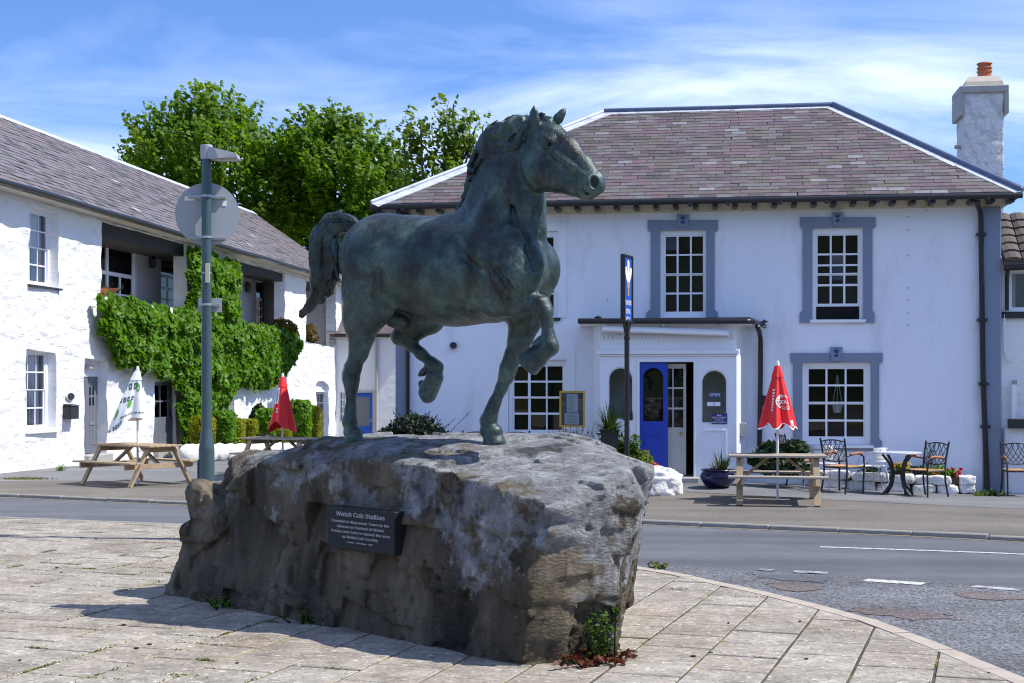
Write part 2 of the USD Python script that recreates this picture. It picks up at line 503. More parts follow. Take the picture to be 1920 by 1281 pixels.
# far ground: one sheet to the horizon
xs = np.concatenate([[-1500, -700, -300, -150, -80], np.linspace(-45, 30, 26), [60, 150, 300, 700, 1500]])
ys = np.concatenate([[-1200, -500, -200, -80, -30], np.linspace(-10, 75, 30), [100, 180, 350, 800, 2500]])
GX, GY = np.meshgrid(xs, ys, indexing='ij')
gz = np.where(kerb_d(GX, GY) > -1.5, -0.5, court_z(GX, GY) - 0.15)
gz = np.where(GY > 70, gz - 0.0, gz)
single('ground', grid_mesh(np.stack([GX, GY, gz], -1)), 'soil', kind='structure')

# unseen hill ring behind and beside the camera, added to block low sky light
def hill_ring(a0, a1, r0, h, seed):
    A_ = np.radians(np.linspace(a0, a1, 90))
    t_ = np.linspace(0, 1, 9)
    AA, TT = np.meshgrid(A_, t_, indexing='ij')
    top = h * (0.75 + 0.6 * meshkit.fbm(np.stack([np.cos(AA) * 3, np.sin(AA) * 3, 0 * AA + seed], -1), 3, seed))
    R_ = r0 + TT * 90
    Zr = top * sstep(0, 0.75, TT) + (meshkit.fbm(np.stack([R_ * np.cos(AA) * 0.12, R_ * np.sin(AA) * 0.12, 0 * AA], -1), 3, seed + 3) - 0.5) * 5 * TT
    return grid_mesh(np.stack([R_ * np.sin(AA), 5 + R_ * np.cos(AA), Zr - 1.2], -1))


mat('added_hill_green', (0.035, 0.060, 0.018), 0.95, 0.5, 0.35, detail=8, bump=1.0, bscale=1.2, bdist=1.0)
single('wooded_hills', hill_ring(62, 318, 75, 24, 5), 'added_hill_green', kind='structure', smooth=True)

# forecourt and courtyard behind the far kerb
kb = lambda s, d: (K0[:2] + KD * s + KN * d)
front = [tuple(kb(-26, -0.13)), tuple(kb(30, -0.13))]
single('forecourt', sheet(sg.Polygon(front + [(26, 40), (26, 64), (-34, 64), (-34, 40)]), 0.0, 1.5, court_z), 'forecourt_tarmac', kind='structure', smooth=True)
pt = [tuple(on_ground(u, v)[:2]) for u, v in ((1205, 921), (1330, 925), (1480, 934), (1700, 945), (1925, 955))]
single('patio', sheet(sg.Polygon(pt + [(12.5, 20.5), (12.5, 26.5), (1.2, 28.2), (1.2, 25.2)]), 0.004, 0.9, court_z), 'patio_tarmac', kind='structure', smooth=True)
ct = [tuple(on_ground(u, v)[:2]) for u, v in ((-150, 899), (0, 903), (120, 902), (345, 905), (480, 906), (640, 907))]
single('courtyard', sheet(sg.Polygon(ct + [(-2.6, 56), (-16, 56), (-16, 30)]), 0.004, 1.2, court_z), 'patio_tarmac', kind='structure', smooth=True)

# road with its paint
road = thing('road', kind='structure')
part(road, 'carriageway', sheet(sg.Polygon([tuple(kb(-30, 0)), tuple(kb(34, 0)), tuple(kb(34, 16)), tuple(kb(-30, 16))]), 0.0, 1.0, road_z), 'road_tarmac', smooth=True)
sd = [tuple(on_ground(u, v)[:2]) for u, v in ((1180, 1059), (1300, 1063), (1437, 1073), (1556, 1079), (1754, 1091), (1930, 1103))]
part(road, 'worn_junction', sheet(sg.Polygon(sd + [(7.5, 10.5), (7.5, 3), (2.0, 3), (1.2, 9)]), 0.004, 0.6, road_z), 'rough_tarmac', smooth=True)


def stripe(u0, v0, u1, v1, w, name, m, dz=0.004):
    a, b = on_ground(u0, v0)[:2], on_ground(u1, v1)[:2]
    d = (b - a) / np.linalg.norm(b - a)
    n = np.array([-d[1], d[0]]) * w / 2
    part(road, name, sheet(sg.Polygon([a - n, b - n, b + n, a + n]), dz, 1.0, road_z), m)


stripe(1538, 1026, 1990, 1043, 0.10, 'centre_line', 'white_line')
stripe(1622, 1089, 1732, 1096.5, 0.20, 'give_way_dash', 'white_line', 0.0085)
stripe(1825, 1101, 1915, 1108, 0.17, 'give_way_dash', 'faded_line', 0.0085)
stripe(1488, 1073, 1552, 1075.5, 0.17, 'give_way_dash', 'faded_line', 0.0085)
stripe(1424, 1069, 1450, 1070.5, 0.15, 'give_way_dash', 'faded_line', 0.0085)
for s0, s1, m in ((-3, 6.5, 'yellow_paint'), (6.5, 22, 'yellow_paint')):
    part(road, 'yellow_line', sheet(sg.Polygon([kb(s0, 0.05), kb(s1, 0.05), kb(s1, 0.115), kb(s0, 0.115)]), 0.004, 1.0, road_z), m)

asphalt('red_tarmac', (0.13, 0.105, 0.10), stone=50, contrast=0.6, bump=1.0)
r_p = np.random.default_rng(17)
for pts, m in ((((1422, 1078), (1500, 1079), (1548, 1084), (1540, 1091), (1470, 1090), (1428, 1085)), 'road_tarmac'), (((1452, 1096), (1500, 1095), (1538, 1101), (1520, 1109), (1470, 1107)), 'red_tarmac'), (((1600, 1146), (1660, 1142), (1770, 1156), (1790, 1163), (1700, 1162)), 'red_tarmac'), (((1800, 1113), (1860, 1113), (1915, 1121), (1880, 1127), (1815, 1122)), 'red_tarmac')):
    pg = sg.Polygon([tuple(on_ground(u, v)[:2]) for u, v in pts]).buffer(0.12).buffer(-0.08)
    pg = sg.Polygon([(x + r_p.normal(0, 0.035), y + r_p.normal(0, 0.05)) for x, y in pg.segmentize(0.12).exterior.coords[:-1]]).buffer(0)
    part(road, 'road_patch', sheet(pg, 0.0085, 0.6, road_z), m)
kerb = thing('far_kerb', kind='structure')
rng = np.random.default_rng(3)
s = -6.0
while s < 22:
    L = 0.914
    a = kb(s + 0.006, -0.125)
    zk = float(court_z(*kb(s + 0.45, -0.06)))
    h = rng.uniform(-0.008, 0.004)
    m = box(0, L - 0.012, 0, 0.125, -0.3, h, 0.012)
    m.apply_transform(trimesh.transformations.rotation_matrix(math.atan2(KD[1], KD[0]) + rng.uniform(-0.004, 0.004), (0, 0, 1)))
    a2 = kb(s + 0.006, 0.0)
    m.apply_translation((a2[0], a2[1], zk + 0.012))
    part(kerb, 'kerb_stone', m, 'kerb_stone_grey')
    s += L

# ------------------------------------------------------------------ the paved square
def slab_mat(name, c, dirt):
    c = np.array(c)
    nodes = {'g': ('geometry', {}), 'n': ('noise_texture', {'scale': 5.0, 'detail': 12.0, 'roughness': 0.78}),
             'r': ('rgb_ramp', {'ramp': [(0.36, tuple(c * 0.55)), (0.46, tuple(c * 0.88)), (0.53, tuple(c)), (0.64, tuple(c * 1.35))]}),
             'v': ('noise_texture', {'scale': 30.0, 'detail': 6.0, 'roughness': 0.7}), 'vr': ('rgb_ramp', {'ramp': [(0.53, (0, 0, 0)), (0.60, (0.85, 0.85, 0.85))]}),
             'l': ('noise_texture', {'scale': 17.0, 'detail': 5.0, 'roughness': 0.65}), 'lr': ('rgb_ramp', {'ramp': [(0.585, (0, 0, 0)), (0.64, (0.75, 0.75, 0.75))]}),
             'm1': ('mix_color', {'b': dirt}), 'm2': ('mix_color', {'b': (0.62, 0.59, 0.54)}),
             'd': ('noise_texture', {'scale': 0.9, 'detail': 9.0, 'roughness': 0.72}), 'dr': ('rgb_ramp', {'ramp': [(0.45, (0, 0, 0)), (0.68, (0.8, 0.8, 0.8))]}), 'm3': ('mix_color', {'blend_type': 'multiply', 'b': (0.52, 0.48, 0.43)}),
             'nb': ('noise_texture', {'scale': 60.0, 'detail': 8.0, 'roughness': 0.7}), 'b': ('bump', {'strength': 0.6, 'distance': 0.005}),
             'p': ('principled_bsdf', {'roughness': 0.9, 'specular_ior_level': 0.25})}
    links = [('g.position', x + '.vector') for x in ('n', 'v', 'l', 'd', 'nb')] + [
        ('n.fac', 'r.fac'), ('v.fac', 'vr.fac'), ('l.fac', 'lr.fac'), ('d.fac', 'dr.fac'), ('vr.color', 'm1.fac'), ('r.color', 'm1.a'),
        ('lr.color', 'm2.fac'), ('m1.result', 'm2.a'), ('dr.color', 'm3.fac'), ('m2.result', 'm3.a'), ('m3.result', 'p.base_color'), ('nb.fac', 'b.height'), ('b.normal', 'p.normal')]
    MAT[name] = usdkit.material(stage, '/World/Looks/' + name, nodes, links, surface='p.BSDF')


for i, c in enumerate(((0.345, 0.308, 0.255), (0.37, 0.332, 0.278), (0.32, 0.286, 0.237), (0.345, 0.30, 0.246), (0.355, 0.321, 0.270))):
    slab_mat(f'paving_slab_{i + 1}', c, tuple(np.array(c) * 0.5))
MAT['joint_bed'] = usdkit.material(stage, '/World/Looks/joint_bed', {
    'g': ('geometry', {}), 'n': ('noise_texture', {'scale': 2.2, 'detail': 8.0, 'roughness': 0.75}), 'sx': ('separate_xyz', {}),
    'mx': ('map_range', {'from_min': 1.5, 'from_max': -3.0, 'to_min': -0.06, 'to_max': 0.10}), 'ad': ('math', {'math_type': 'add'}),
    'r': ('rgb_ramp', {'ramp': [(0.40, (0.055, 0.046, 0.036)), (0.52, (0.12, 0.11, 0.05)), (0.60, (0.22, 0.23, 0.04)), (0.72, (0.30, 0.31, 0.05))]}),
    'nb': ('noise_texture', {'scale': 90.0, 'detail': 4.0}), 'b': ('bump', {'strength': 1.0, 'distance': 0.01}),
    'p': ('principled_bsdf', {'roughness': 0.95})}, [('g.position', 'n.vector'), ('g.position', 'sx.vector'), ('sx.x', 'mx.value'), ('n.fac', 'ad.value1'), ('mx.result', 'ad.value2'), ('ad.value', 'r.fac'), ('r.color', 'p.base_color'), ('g.position', 'nb.vector'), ('nb.fac', 'b.height'), ('b.normal', 'p.normal')], surface='p.BSDF')

NEAR = [on_level(u, v, 0.0)[:2] for u, v in ((0, 969), (345, 982), (520, 991), (800, 1012), (1050, 1038), (1196, 1062), (1279, 1076), (1437, 1110), (1540, 1135), (1643, 1163), (1758, 1205), (1920, 1270))]
NEAR = [NEAR[0] + (NEAR[0] - NEAR[1]) / np.linalg.norm(NEAR[0] - NEAR[1]) * 5] + NEAR
dl = NEAR[-1] - NEAR[-2]
NEAR += [NEAR[-1] + dl / np.linalg.norm(dl) * 1.2 + np.array([-0.05, 0]), np.array([NEAR[-1][0] + 0.7, 5.2]), np.array([NEAR[-1][0] + 0.9, 3.0])]
NEAR = np.array(NEAR)
region = sg.Polygon(list(map(tuple, NEAR)) + [(4.6, -4), (-12.0, -4), (-12.0, NEAR[0][1])])
edge_line = sg.LineString(list(map(tuple, NEAR)))
slab_region = region.difference(edge_line.buffer(0.135, cap_style=2)).buffer(0)
ROCK_BASE = sg.Polygon([(-2.5, 11.2), (-1.3, 10.05), (0.04, 8.6), (0.5, 8.9), (0.62, 9.6), (0.5, 10.7), (-0.6, 11.5), (-2.1, 12.0)])
aA = math.atan2(905.0, FPX)
DA, DB = np.array([math.sin(aA), math.cos(aA)]), np.array([math.cos(aA), -math.sin(aA)])
SL, JG = 0.45, 0.017
o = on_level(1429, 1278, 0.0)[:2]
rng = np.random.default_rng(11)
rows = []
for i in range(-34, 16):
    off = (0.5 if i % 2 else 0.0) + rng.uniform(-0.06, 0.06)
    for j in range(-34, 40):
        b0, a0 = i * SL, (j + off) * SL
        q = [o + DB * (b0 + x) + DA * (a0 + y) for x, y in ((JG / 2, JG / 2), (SL - JG / 2, JG / 2), (SL - JG / 2, SL - JG / 2), (JG / 2, SL - JG / 2))]
        c = np.mean(q, 0)
        if not (-11.5 < c[0] < 5.5 and -3.5 < c[1] < 19.5):
            continue
        g = sg.Polygon(q)
        if ROCK_BASE.contains(g):
            continue
        if not slab_region.contains(g):
            g = g.intersection(slab_region)
            if g.is_empty:
                continue
            g = max(getattr(g, 'geoms', [g]), key=lambda x: x.area)
            if g.geom_type != 'Polygon' or g.area < 0.004:
                continue
        rows.append((c, g))


def slab_mesh(g):
    g = sg.polygon.orient(g)
    gi = sg.polygon.orient(g.buffer(-0.004, join_style=2)) if len(g.exterior.coords) <= 8 else g
    p = np.array(g.exterior.coords)[:-1]
    n = len(p)
    c = p.mean(0)
    q = c + (p - c) * (1 - 0.006 / max(0.08, np.abs(p - c).max()))
    tilt = rng.normal(0, 0.004, 2)
    dz = rng.normal(0, 0.0016)
    zt = dz + ((p - c) * tilt).sum(1)
    V = np.vstack([np.column_stack([q, zt]), np.column_stack([p, zt - 0.005]), np.column_stack([p, np.full(n, -0.07)]), [[c[0], c[1], dz]]])
    F = []
    for k in range(n):
        l = (k + 1) % n
        F += [(3 * n, k, l), (k, n + k, n + l), (k, n + l, l), (n + k, 2 * n + k, 2 * n + l), (n + k, 2 * n + l, n + l)]
    return trimesh.Trimesh(V, np.array(F), process=False)


pav = thing('pavement', kind='structure')
part(pav, 'joint_bed', sheet(region, -0.007, 2.0, lambda x, y: 0 * x), 'joint_bed')


def seen_area(c):
    if c[1] < 7.6 or abs(c[0] / c[1]) > 0.375:
        return 0
    if -2.2 < c[0] < 0.6 and c[1] > 11.6:
        return 0
    return 1.0 / c[1] ** 3


rows.sort(key=lambda r: -seen_area(r[0]))
rest = {k: [] for k in range(5)}
for k, (c, g) in enumerate(rows):
    v = int(rng.choice(5, p=[0.3, 0.2, 0.2, 0.12, 0.18]))
    m = slab_mesh(g)
    if k < 300:
        part(pav, 'paving_slab', m, f'paving_slab_{v + 1}')
    else:
        rest[v].append(m)
for v in rest:
    part(pav, 'far_paving', cat(rest[v]), f'paving_slab_{v + 1}', kind='stuff')
# edging stones along the road
L = edge_line.length
s0 = 0.0
while s0 < L - 0.05:
    s1 = min(s0 + 0.60, L)
    seg = shapely.ops.substring(edge_line, s0 + 0.004, s1 - 0.004) if s1 - s0 > 0.02 else None
    if seg is not None and seg.length > 0.02:
        g = seg.buffer(0.125, cap_style=2, single_sided=False).intersection(region)
        g = max(getattr(g, 'geoms', [g]), key=lambda x: x.area)
        m = trimesh.creation.extrude_polygon(g.simplify(0.004), 0.32, engine='earcut')
        m.apply_translation((0, 0, -0.318 + rng.uniform(-0.003, 0.002)))
        part(pav, 'edging_stone', m, 'edging_pink' if seg.coords[0][0] > 0.5 else 'kerb_stone_grey')
    s0 = s1
# ------------------------------------------------------------------ building materials and shared pieces
mat('white_render', (0.755, 0.785, 0.84), 0.75, 0.035, 0.9, bump=0.5, bscale=9, bdist=0.012, spec=0.3, dark=(0.57, 0.585, 0.61), dark_at=(0.53, 0.78), dark_scale=1.6, stretch=(1, 1, 0.28))
mat('white_paint', (0.775, 0.795, 0.83), 0.45, 0.02, 4.0)
mat('cream_paint', (0.62, 0.59, 0.50), 0.7, 0.10, 4.0, dark=(0.30, 0.27, 0.21), dark_at=(0.5, 0.8), dark_scale=3.0)
mat('slate_blue_paint', (0.185, 0.225, 0.30), 0.6, 0.04, 3.0)
mat('black_paint', (0.012, 0.012, 0.013), 0.35, 0.1, 4.0)
mat('iron_black', (0.016, 0.016, 0.018), 0.42, 0.1, 4.0)
mat('royal_blue_paint', (0.012, 0.045, 0.36), 0.35, 0.06, 3.0)
mat('deep_blue_paint', (0.01, 0.085, 0.42), 0.35, 0.05, 3.0)
mat('grey_white_paint', (0.46, 0.45, 0.42), 0.5, 0.04, 3.0)
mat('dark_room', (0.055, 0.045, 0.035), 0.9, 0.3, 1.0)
mat('lead_white', (0.50, 0.53, 0.58), 0.5, 0.10, 5.0, dark=(0.28, 0.29, 0.31), dark_at=(0.52, 0.68), dark_scale=4.0)
mat('ridge_blue', (0.075, 0.10, 0.17), 0.5, 0.15, 5.0)
mat('terracotta', (0.42, 0.13, 0.055), 0.75, 0.2, 6.0)
mat('cement_cream', (0.55, 0.49, 0.40), 0.85, 0.1, 5.0, bump=0.3)
mat('cement_grey', (0.34, 0.33, 0.31), 0.85, 0.1, 5.0, bump=0.3)
mat('brass', (0.55, 0.38, 0.10), 0.3, 0.1, 5.0, metallic=0.9)
mat('steel', (0.55, 0.55, 0.55), 0.35, 0.05, 5.0, metallic=0.9)
mat('sign_blue', (0.015, 0.085, 0.42), 0.4, 0.04, 3.0)
mat('sign_dark_blue', (0.012, 0.03, 0.16), 0.4, 0.04, 3.0)
mat('sign_white', (0.80, 0.80, 0.80), 0.5, 0.02, 3.0)
mat('sign_gold', (0.50, 0.30, 0.08), 0.5, 0.1, 3.0)
mat('net_curtain', (0.72, 0.73, 0.76), 0.9, 0.06, 3.0, stretch=(1, 1, 0.1))
mat('beam_black', (0.012, 0.010, 0.009), 0.7, 0.2, 4.0)
glass_mat('pane_glass', ior=1.5)
glass_mat('porch_glass', ior=1.5)
rubble_mat('rubble_white', (0.80, 0.795, 0.775), stone=3.6, bump=1.0, dist=0.045)
rubble_mat('stone_white_low', (0.68, 0.67, 0.64), stone=3.0, bump=1.0, dist=0.05)

SLATE = {'slate_mauve': (0.128, 0.088, 0.096), 'slate_purple': (0.104, 0.077, 0.087), 'slate_grey': (0.132, 0.122, 0.122), 'slate_pale': (0.195, 0.19, 0.2), 'slate_olive': (0.112, 0.097, 0.082), 'slate_dark': (0.075, 0.062, 0.055)}
for k, c in SLATE.items():
    mat(k, c, 0.6, 0.16, 5.0, bump=0.3, bscale=30, bdist=0.003, spec=0.45, dark=tuple(np.array(c) * 0.5), dark_at=(0.56, 0.78), dark_scale=4.5)
SLATE2 = {'old_slate_lilac': (0.165, 0.14, 0.152), 'old_slate_grey': (0.150, 0.143, 0.145), 'old_slate_dark': (0.095, 0.086, 0.088), 'old_slate_rust': (0.19, 0.145, 0.12), 'old_slate_pale': (0.36, 0.35, 0.35)}
for k, c in SLATE2.items():
    mat(k, c, 0.6, 0.2, 5.0, bump=0.4, bscale=26, bdist=0.004, spec=0.45, dark=tuple(np.array(c) * 0.55), dark_at=(0.55, 0.78), dark_scale=4.0)


def slate_roof(parent, A, B, C, D, gauge, width, names, pick, seed, near, jitter=0.004, lift=0.011, clip=None):
    """Slates laid in courses on the plane through eave A-B and ridge D-C; the 300 that near(point) ranks first are parts of their own."""
    r = np.random.default_rng(seed)
    A, B, C, D = map(np.asarray, (A, B, C, D))
    ex = (B - A) / np.linalg.norm(B - A)
    n = np.cross(ex, D - A)
    n /= np.linalg.norm(n)
    if n[2] < 0:
        n = -n
    ey = np.cross(n, ex)
    to2 = lambda p: np.array([np.dot(p - A, ex), np.dot(p - A, ey)])
    poly = sg.Polygon([to2(p) for p in (A, B, C, D)])
    if clip is not None:
        poly = clip(poly, to2)
    x0, y0, x1, y1 = poly.bounds
    out = []
    w = y0
    row = 0
    while w < y1:
        x = x0 - width * (0.5 if row % 2 else 0.0) + r.uniform(-0.03, 0.03)
        while x < x1:
            wd = width * r.uniform(0.88, 1.12) if jitter > 0.006 else width
            cell = sg.box(x + 0.002, w - 0.0, x + wd - 0.002, w + gauge * 1.25)
            if not poly.contains(cell):
                cell = cell.intersection(poly)
                if not cell.is_empty:
                    cell = max(getattr(cell, 'geoms', [cell]), key=lambda g: g.area)
            if not cell.is_empty and cell.geom_type == 'Polygon' and cell.area > 0.25 * width * gauge * 0.5:
                q = np.array(sg.polygon.orient(cell).exterior.coords)[:-1]
                c = q.mean(0)
                j = r.normal(0, jitter, 2)
                ang = r.normal(0, jitter * 1.2)
                d = q - c
                d = np.stack([d[:, 0] - ang * d[:, 1], d[:, 1] + ang * d[:, 0]], 1)
                q2 = c + d + j
                # tail lifted, head down under the next course
                h = lift * (1.0 - (q[:, 1] - w) / (gauge * 1.25)) + 0.004 + abs(r.normal(0, jitter * 0.5))
                top = A + q2[:, :1] * ex + q2[:, 1:] * ey + n * (h[:, None] + 0.006)
                bot = A + q2[:, :1] * ex + q2[:, 1:] * ey + n * (h[:, None] - 0.008)
                k = len(q2)
                F = [(0, i, i + 1) for i in range(1, k - 1)] + [f for i in range(k) for f in ((i, k + i, k + (i + 1) % k), (i, k + (i + 1) % k, (i + 1) % k))]
                out.append((A + c[0] * ex + c[1] * ey, np.vstack([top, bot]), np.array(F)))
            x += wd
        w += gauge
        row += 1
    out.sort(key=lambda o_: near(o_[0]))
    rest = {}
    for k, (c, V, F) in enumerate(out):
        m = pick(c, r)
        t = trimesh.Trimesh(V, F, process=False)
        if k < 300:
            part(parent, 'slate', t, m)
        else:
            rest.setdefault(m, []).append(t)
    for m, ts in rest.items():
        part(parent, 'slate_field', cat(ts), m, kind='stuff')


def sash_window(F, parent, x0, x1, z0, z1, cols, rows, y=0.10, border=None, m='white_paint', glass='pane_glass', back=None, rail_at=None, gap=None, label=None, proj=None):
    """x0..z1: the outer frame in wall coordinates; cols, rows: lists of (from, to) of the panes, same coordinates."""
    outer = sg.box(x0, z0, x1, z1)
    gx0, gx1 = min(a for a, _ in cols), max(b for _, b in cols)
    gz0, gz1 = min(min(r) for r in rows), max(max(r) for r in rows)
    inner = sg.box(gx0, gz0, gx1, gz1)
    hole = inner if gap is None else inner.union(sg.box(gx0, gap[0], gx1, gap[1]))
    fr = moved(prism(outer.difference(sg.box(gx0 - 0.03, (gz0 if gap is None else gap[0]) - 0.05, gx1 + 0.03, gz1 + 0.03)), 0.09), 0, y, 0)
    w = part(parent, 'window', fr, m, label=label)
    panes = [sg.box(a, min(r), b, max(r)) for a, b in cols for r in rows]
    body = sg.box(gx0 - 0.03, gz0 - 0.05, gx1 + 0.03, gz1 + 0.03).difference(shapely.union_all(panes))
    zr = rail_at if rail_at is not None else (gz0 + gz1) / 2
    up, lo = body.intersection(sg.box(-99, zr, 99, 99)), body.intersection(sg.box(-99, -99, 99, zr))
    part(w, 'sash', moved(prism(up, 0.035), 0, y + 0.022, 0), m)
    part(w, 'sash', moved(prism(lo, 0.035), 0, y + 0.046, 0), m)
    for p in panes:
        a, b, c, d = p.bounds
        tl = np.random.default_rng(int(abs(a * 997 + b * 131) * 10) % 99991).normal(0, 0.0035, 3)
        yy = y + (0.038 if (b + d) / 2 > zr else 0.062)
        part(w, 'pane', quads([[(a - .004, yy + tl[0], b - .004), (c + .004, yy + tl[1], b - .004), (c + .004, yy + tl[1] + tl[2], d + .004), (a - .004, yy + tl[0] + tl[2], d + .004)]]), glass)
    if back:
        rr = np.random.default_rng(int(abs(x0) * 1000) % 9999)
        for s_, (ca, cb) in enumerate(((gx0, gx0 + (gx1 - gx0) * 0.42), (gx0 + (gx1 - gx0) * 0.56, gx1))):
            xs_ = np.linspace(ca, cb, 24)
            Pg = np.stack([np.stack([xs_, y + 0.16 + 0.025 * np.sin(xs_ * 70 + s_) + rr.normal(0, 0.003, 24), np.full(24, zz)], -1) for zz in np.linspace(gz0 - 0.02, gz1 + 0.02, 6)], 0)
            part(w, 'curtain', grid_mesh(Pg), back, smooth=True)
    return w


def px_cols(F, edges, v, d):
    return [(F.hit(a, v, d)[0], F.hit(b, v, d)[0]) for a, b in edges]


def px_rows(F, edges, u, d):
    return [(F.hit(u, b, d)[1], F.hit(u, a, d)[1]) for a, b in edges]


def arch_poly(x0, x1, z0, z1, n=16):
    """A rectangle whose top is a half ellipse/round arch."""
    r = (x1 - x0) / 2
    cx = (x0 + x1) / 2
    h = min(r, (z1 - z0) * 0.45)
    a = np.linspace(0, np.pi, n)
    return sg.Polygon([(x0, z0), (x1, z0)] + [(cx + r * math.cos(t), z1 - h + h * math.sin(t)) for t in a])


def lettering(parent, F, text, x, z, h, d, m, width=None, center=True, bold=False, name='lettering'):
    """Raised letters on a wall plane, d metres in front of it."""
    t = meshkit.text_mesh(text, h, 0.003, bold)
    b = t.bounds
    sx = (width / (b[1][0] - b[0][0])) if width else 1.0
    v = np.array(t.vertices)
    v[:, 0] = (v[:, 0] - (b[0][0] + b[1][0]) / 2 * (1 if center else 0)) * sx + x
    V = np.stack([v[:, 0], -d - v[:, 2], v[:, 1] + z], 1)
    return part(parent, name, trimesh.Trimesh(V, np.array(t.faces), process=False), m)


# ------------------------------------------------------------------ the hotel
HF = Frame(-2.207, 27.0, -8.4)
hotel = thing('hotel', 'two-storey white rendered hotel with purple slate hipped roof and blue front door', 'hotel', loc=HF.o, rz=HF.rz)
HR = HF.hit(1877, 700)[0]
ZE = HF.hit(1300, 372.5, 0.42)[1]          # slate edge at the eaves
ZW = ZE + 0.02
W = {}
W['w1'] = dict(f=(1238, 432, 1324, 597), c=((1248, 1268.6), (1272, 1293.6), (1297, 1318)), r=((443, 476), (479, 512), (516.5, 548), (551.5, 584)))
W['w2'] = dict(f=(1523.5, 428, 1618, 599), c=((1533.6, 1556.5), (1560, 1582), (1585.7, 1609)), r=((441, 474.5), (478, 495), (498.5, 511.6), (516, 532), (536, 569)), gap=(579, 594))
W['w3'] = dict(f=(1504.5, 680, 1632.5, 834), c=((1516.8, 1548.4), (1552, 1584.5), (1588, 1620)), r=((692, 721), (724.5, 753.7), (758.5, 787), (790.8, 819)))
W['w4'] = dict(f=(953, 675, 1062, 816), c=((963, 989), (994, 1022.6), (1025.5, 1054)), r=((687, 714), (717.5, 743.7), (748, 774), (778, 806.5)))
W['w5'] = dict(f=(953, 434, 1046, 596), c=((962, 985), (988, 1010), (1014, 1037)), r=((445, 477), (480, 513), (517, 549), (552, 585)))
holes = []
for k, w in W.items():
    x0, x1, z0, z1 = HF.rect(*w['f'])
    w['o'] = (x0, x1, z0, z1)
    holes.append(sg.box(x0, z0, x1, z1))
pd0, pd1 = HF.hit(1206, 800)[0], HF.hit(1310, 800)[0]
holes.append(sg.box(pd0, -0.02, pd1, 2.15))
wall = sg.Polygon([(0, -1.0), (HR, -1.0), (HR, ZW), (0, ZW)]).difference(shapely.union_all(holes))
part(hotel, 'front_wall', prism(wall, 0.32), 'white_render')
DEPTH = 7.2
part(hotel, 'side_wall', cat([box(0, 0.32, 0.322, DEPTH, -1.0, ZW), box(HR - 0.32, HR, 0.322, DEPTH, -1.0, ZW), box(0.322, HR - 0.322, DEPTH - 0.3, DEPTH, -1.0, ZW)]), 'white_render')
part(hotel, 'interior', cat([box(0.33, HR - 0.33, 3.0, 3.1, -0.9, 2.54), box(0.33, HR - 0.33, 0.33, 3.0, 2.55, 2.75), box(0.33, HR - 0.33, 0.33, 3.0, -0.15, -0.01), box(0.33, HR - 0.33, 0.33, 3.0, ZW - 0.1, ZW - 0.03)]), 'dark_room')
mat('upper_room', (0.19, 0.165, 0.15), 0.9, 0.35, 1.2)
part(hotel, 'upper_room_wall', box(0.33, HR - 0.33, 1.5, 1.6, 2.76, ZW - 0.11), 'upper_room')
for k, w in W.items():
    x0, x1, z0, z1 = w['o']
    um, vm = (w['f'][0] + w['f'][2]) / 2, (w['f'][1] + w['f'][3]) / 2
    d = -0.07
    cols = px_cols(HF, w['c'], vm, 0.0)
    rows_ = px_rows(HF, w['r'], um, 0.0)
    gap = None
    if 'gap' in w:
        a, b = HF.hit(um, w['gap'][1], 0.0)[1], HF.hit(um, w['gap'][0], 0.0)[1]
        gap = (a, b)
    rail = None
    if k == 'w2':
        rail = HF.hit(um, 513.8)[1]
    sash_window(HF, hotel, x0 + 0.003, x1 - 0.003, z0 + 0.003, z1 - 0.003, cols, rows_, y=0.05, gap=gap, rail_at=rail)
    part(hotel, 'window_sill', box(x0 - 0.05, x1 + 0.05, -0.07, 0.05, z0 - 0.06, z0 - 0.002, 0.01), 'white_paint' if k in ('w1', 'w2', 'w3') else 'black_paint')


def surround(top, ears, jambs, feet, key, v_foot, hole):
    """Raised blue window surround, all in photograph pixels on the wall."""
    P = lambda u, v: HF.hit(u, v, 0.03)
    (eu0, ev0, eu1, ev1) = ears
    (ja0, ja1, jb0, jb1) = jambs
    (fa0, fa1, fb0, fb1, fv0, fv1) = feet
    pl = [P(eu0, ev0), P(eu1, ev0), P(eu1, ev1), P(jb1, ev1 + 4), P(jb1, fv0 - 3), P(fb1, fv0 + 3), P(fb1, fv1), P(fa0, fv1), P(fa0, fv0 + 3), P(ja0, fv0 - 3), P(ja0, ev1 + 4), P(eu0, ev1)]
    g = sg.Polygon(pl).buffer(0).difference(sg.box(*[hole[i] for i in (0, 2, 1, 3)]).buffer(0.002, join_style=2))
    s_ = part(hotel, 'window_surround', moved(prism(g, 0.035), 0, -0.035, 0), 'slate_blue_paint')
    ku0, ku1, kv0, kv1 = key
    kp = sg.Polygon([P(ku0, kv0), P(ku1, kv0), P(ku1 - 3.5, kv1), P(ku0 + 3.5, kv1)])
    kz = part(s_, 'keystone', moved(prism(kp, 0.03), 0, -0.0655, 0), 'slate_blue_paint')
    cx, cz = kp.centroid.x, kp.centroid.y
    petals = []
    for a, L in ((0, .085), (0.55, .07), (-0.55, .07), (math.pi, .06), (math.pi - .6, .05), (math.pi + .6, .05)):
        e = affinity.translate(affinity.rotate(affinity.scale(sg.Point(0, 0).buffer(1, 8), 0.014, L / 2), 0), 0, L / 2 + 0.012)
        petals.append(affinity.translate(affinity.rotate(e, math.degrees(a), origin=(0, 0)), cx, cz))
    part(s_, 'carved_flower', moved(prism(shapely.union_all(petals), 0.006), 0, -0.0715, 0), 'sign_dark_blue')


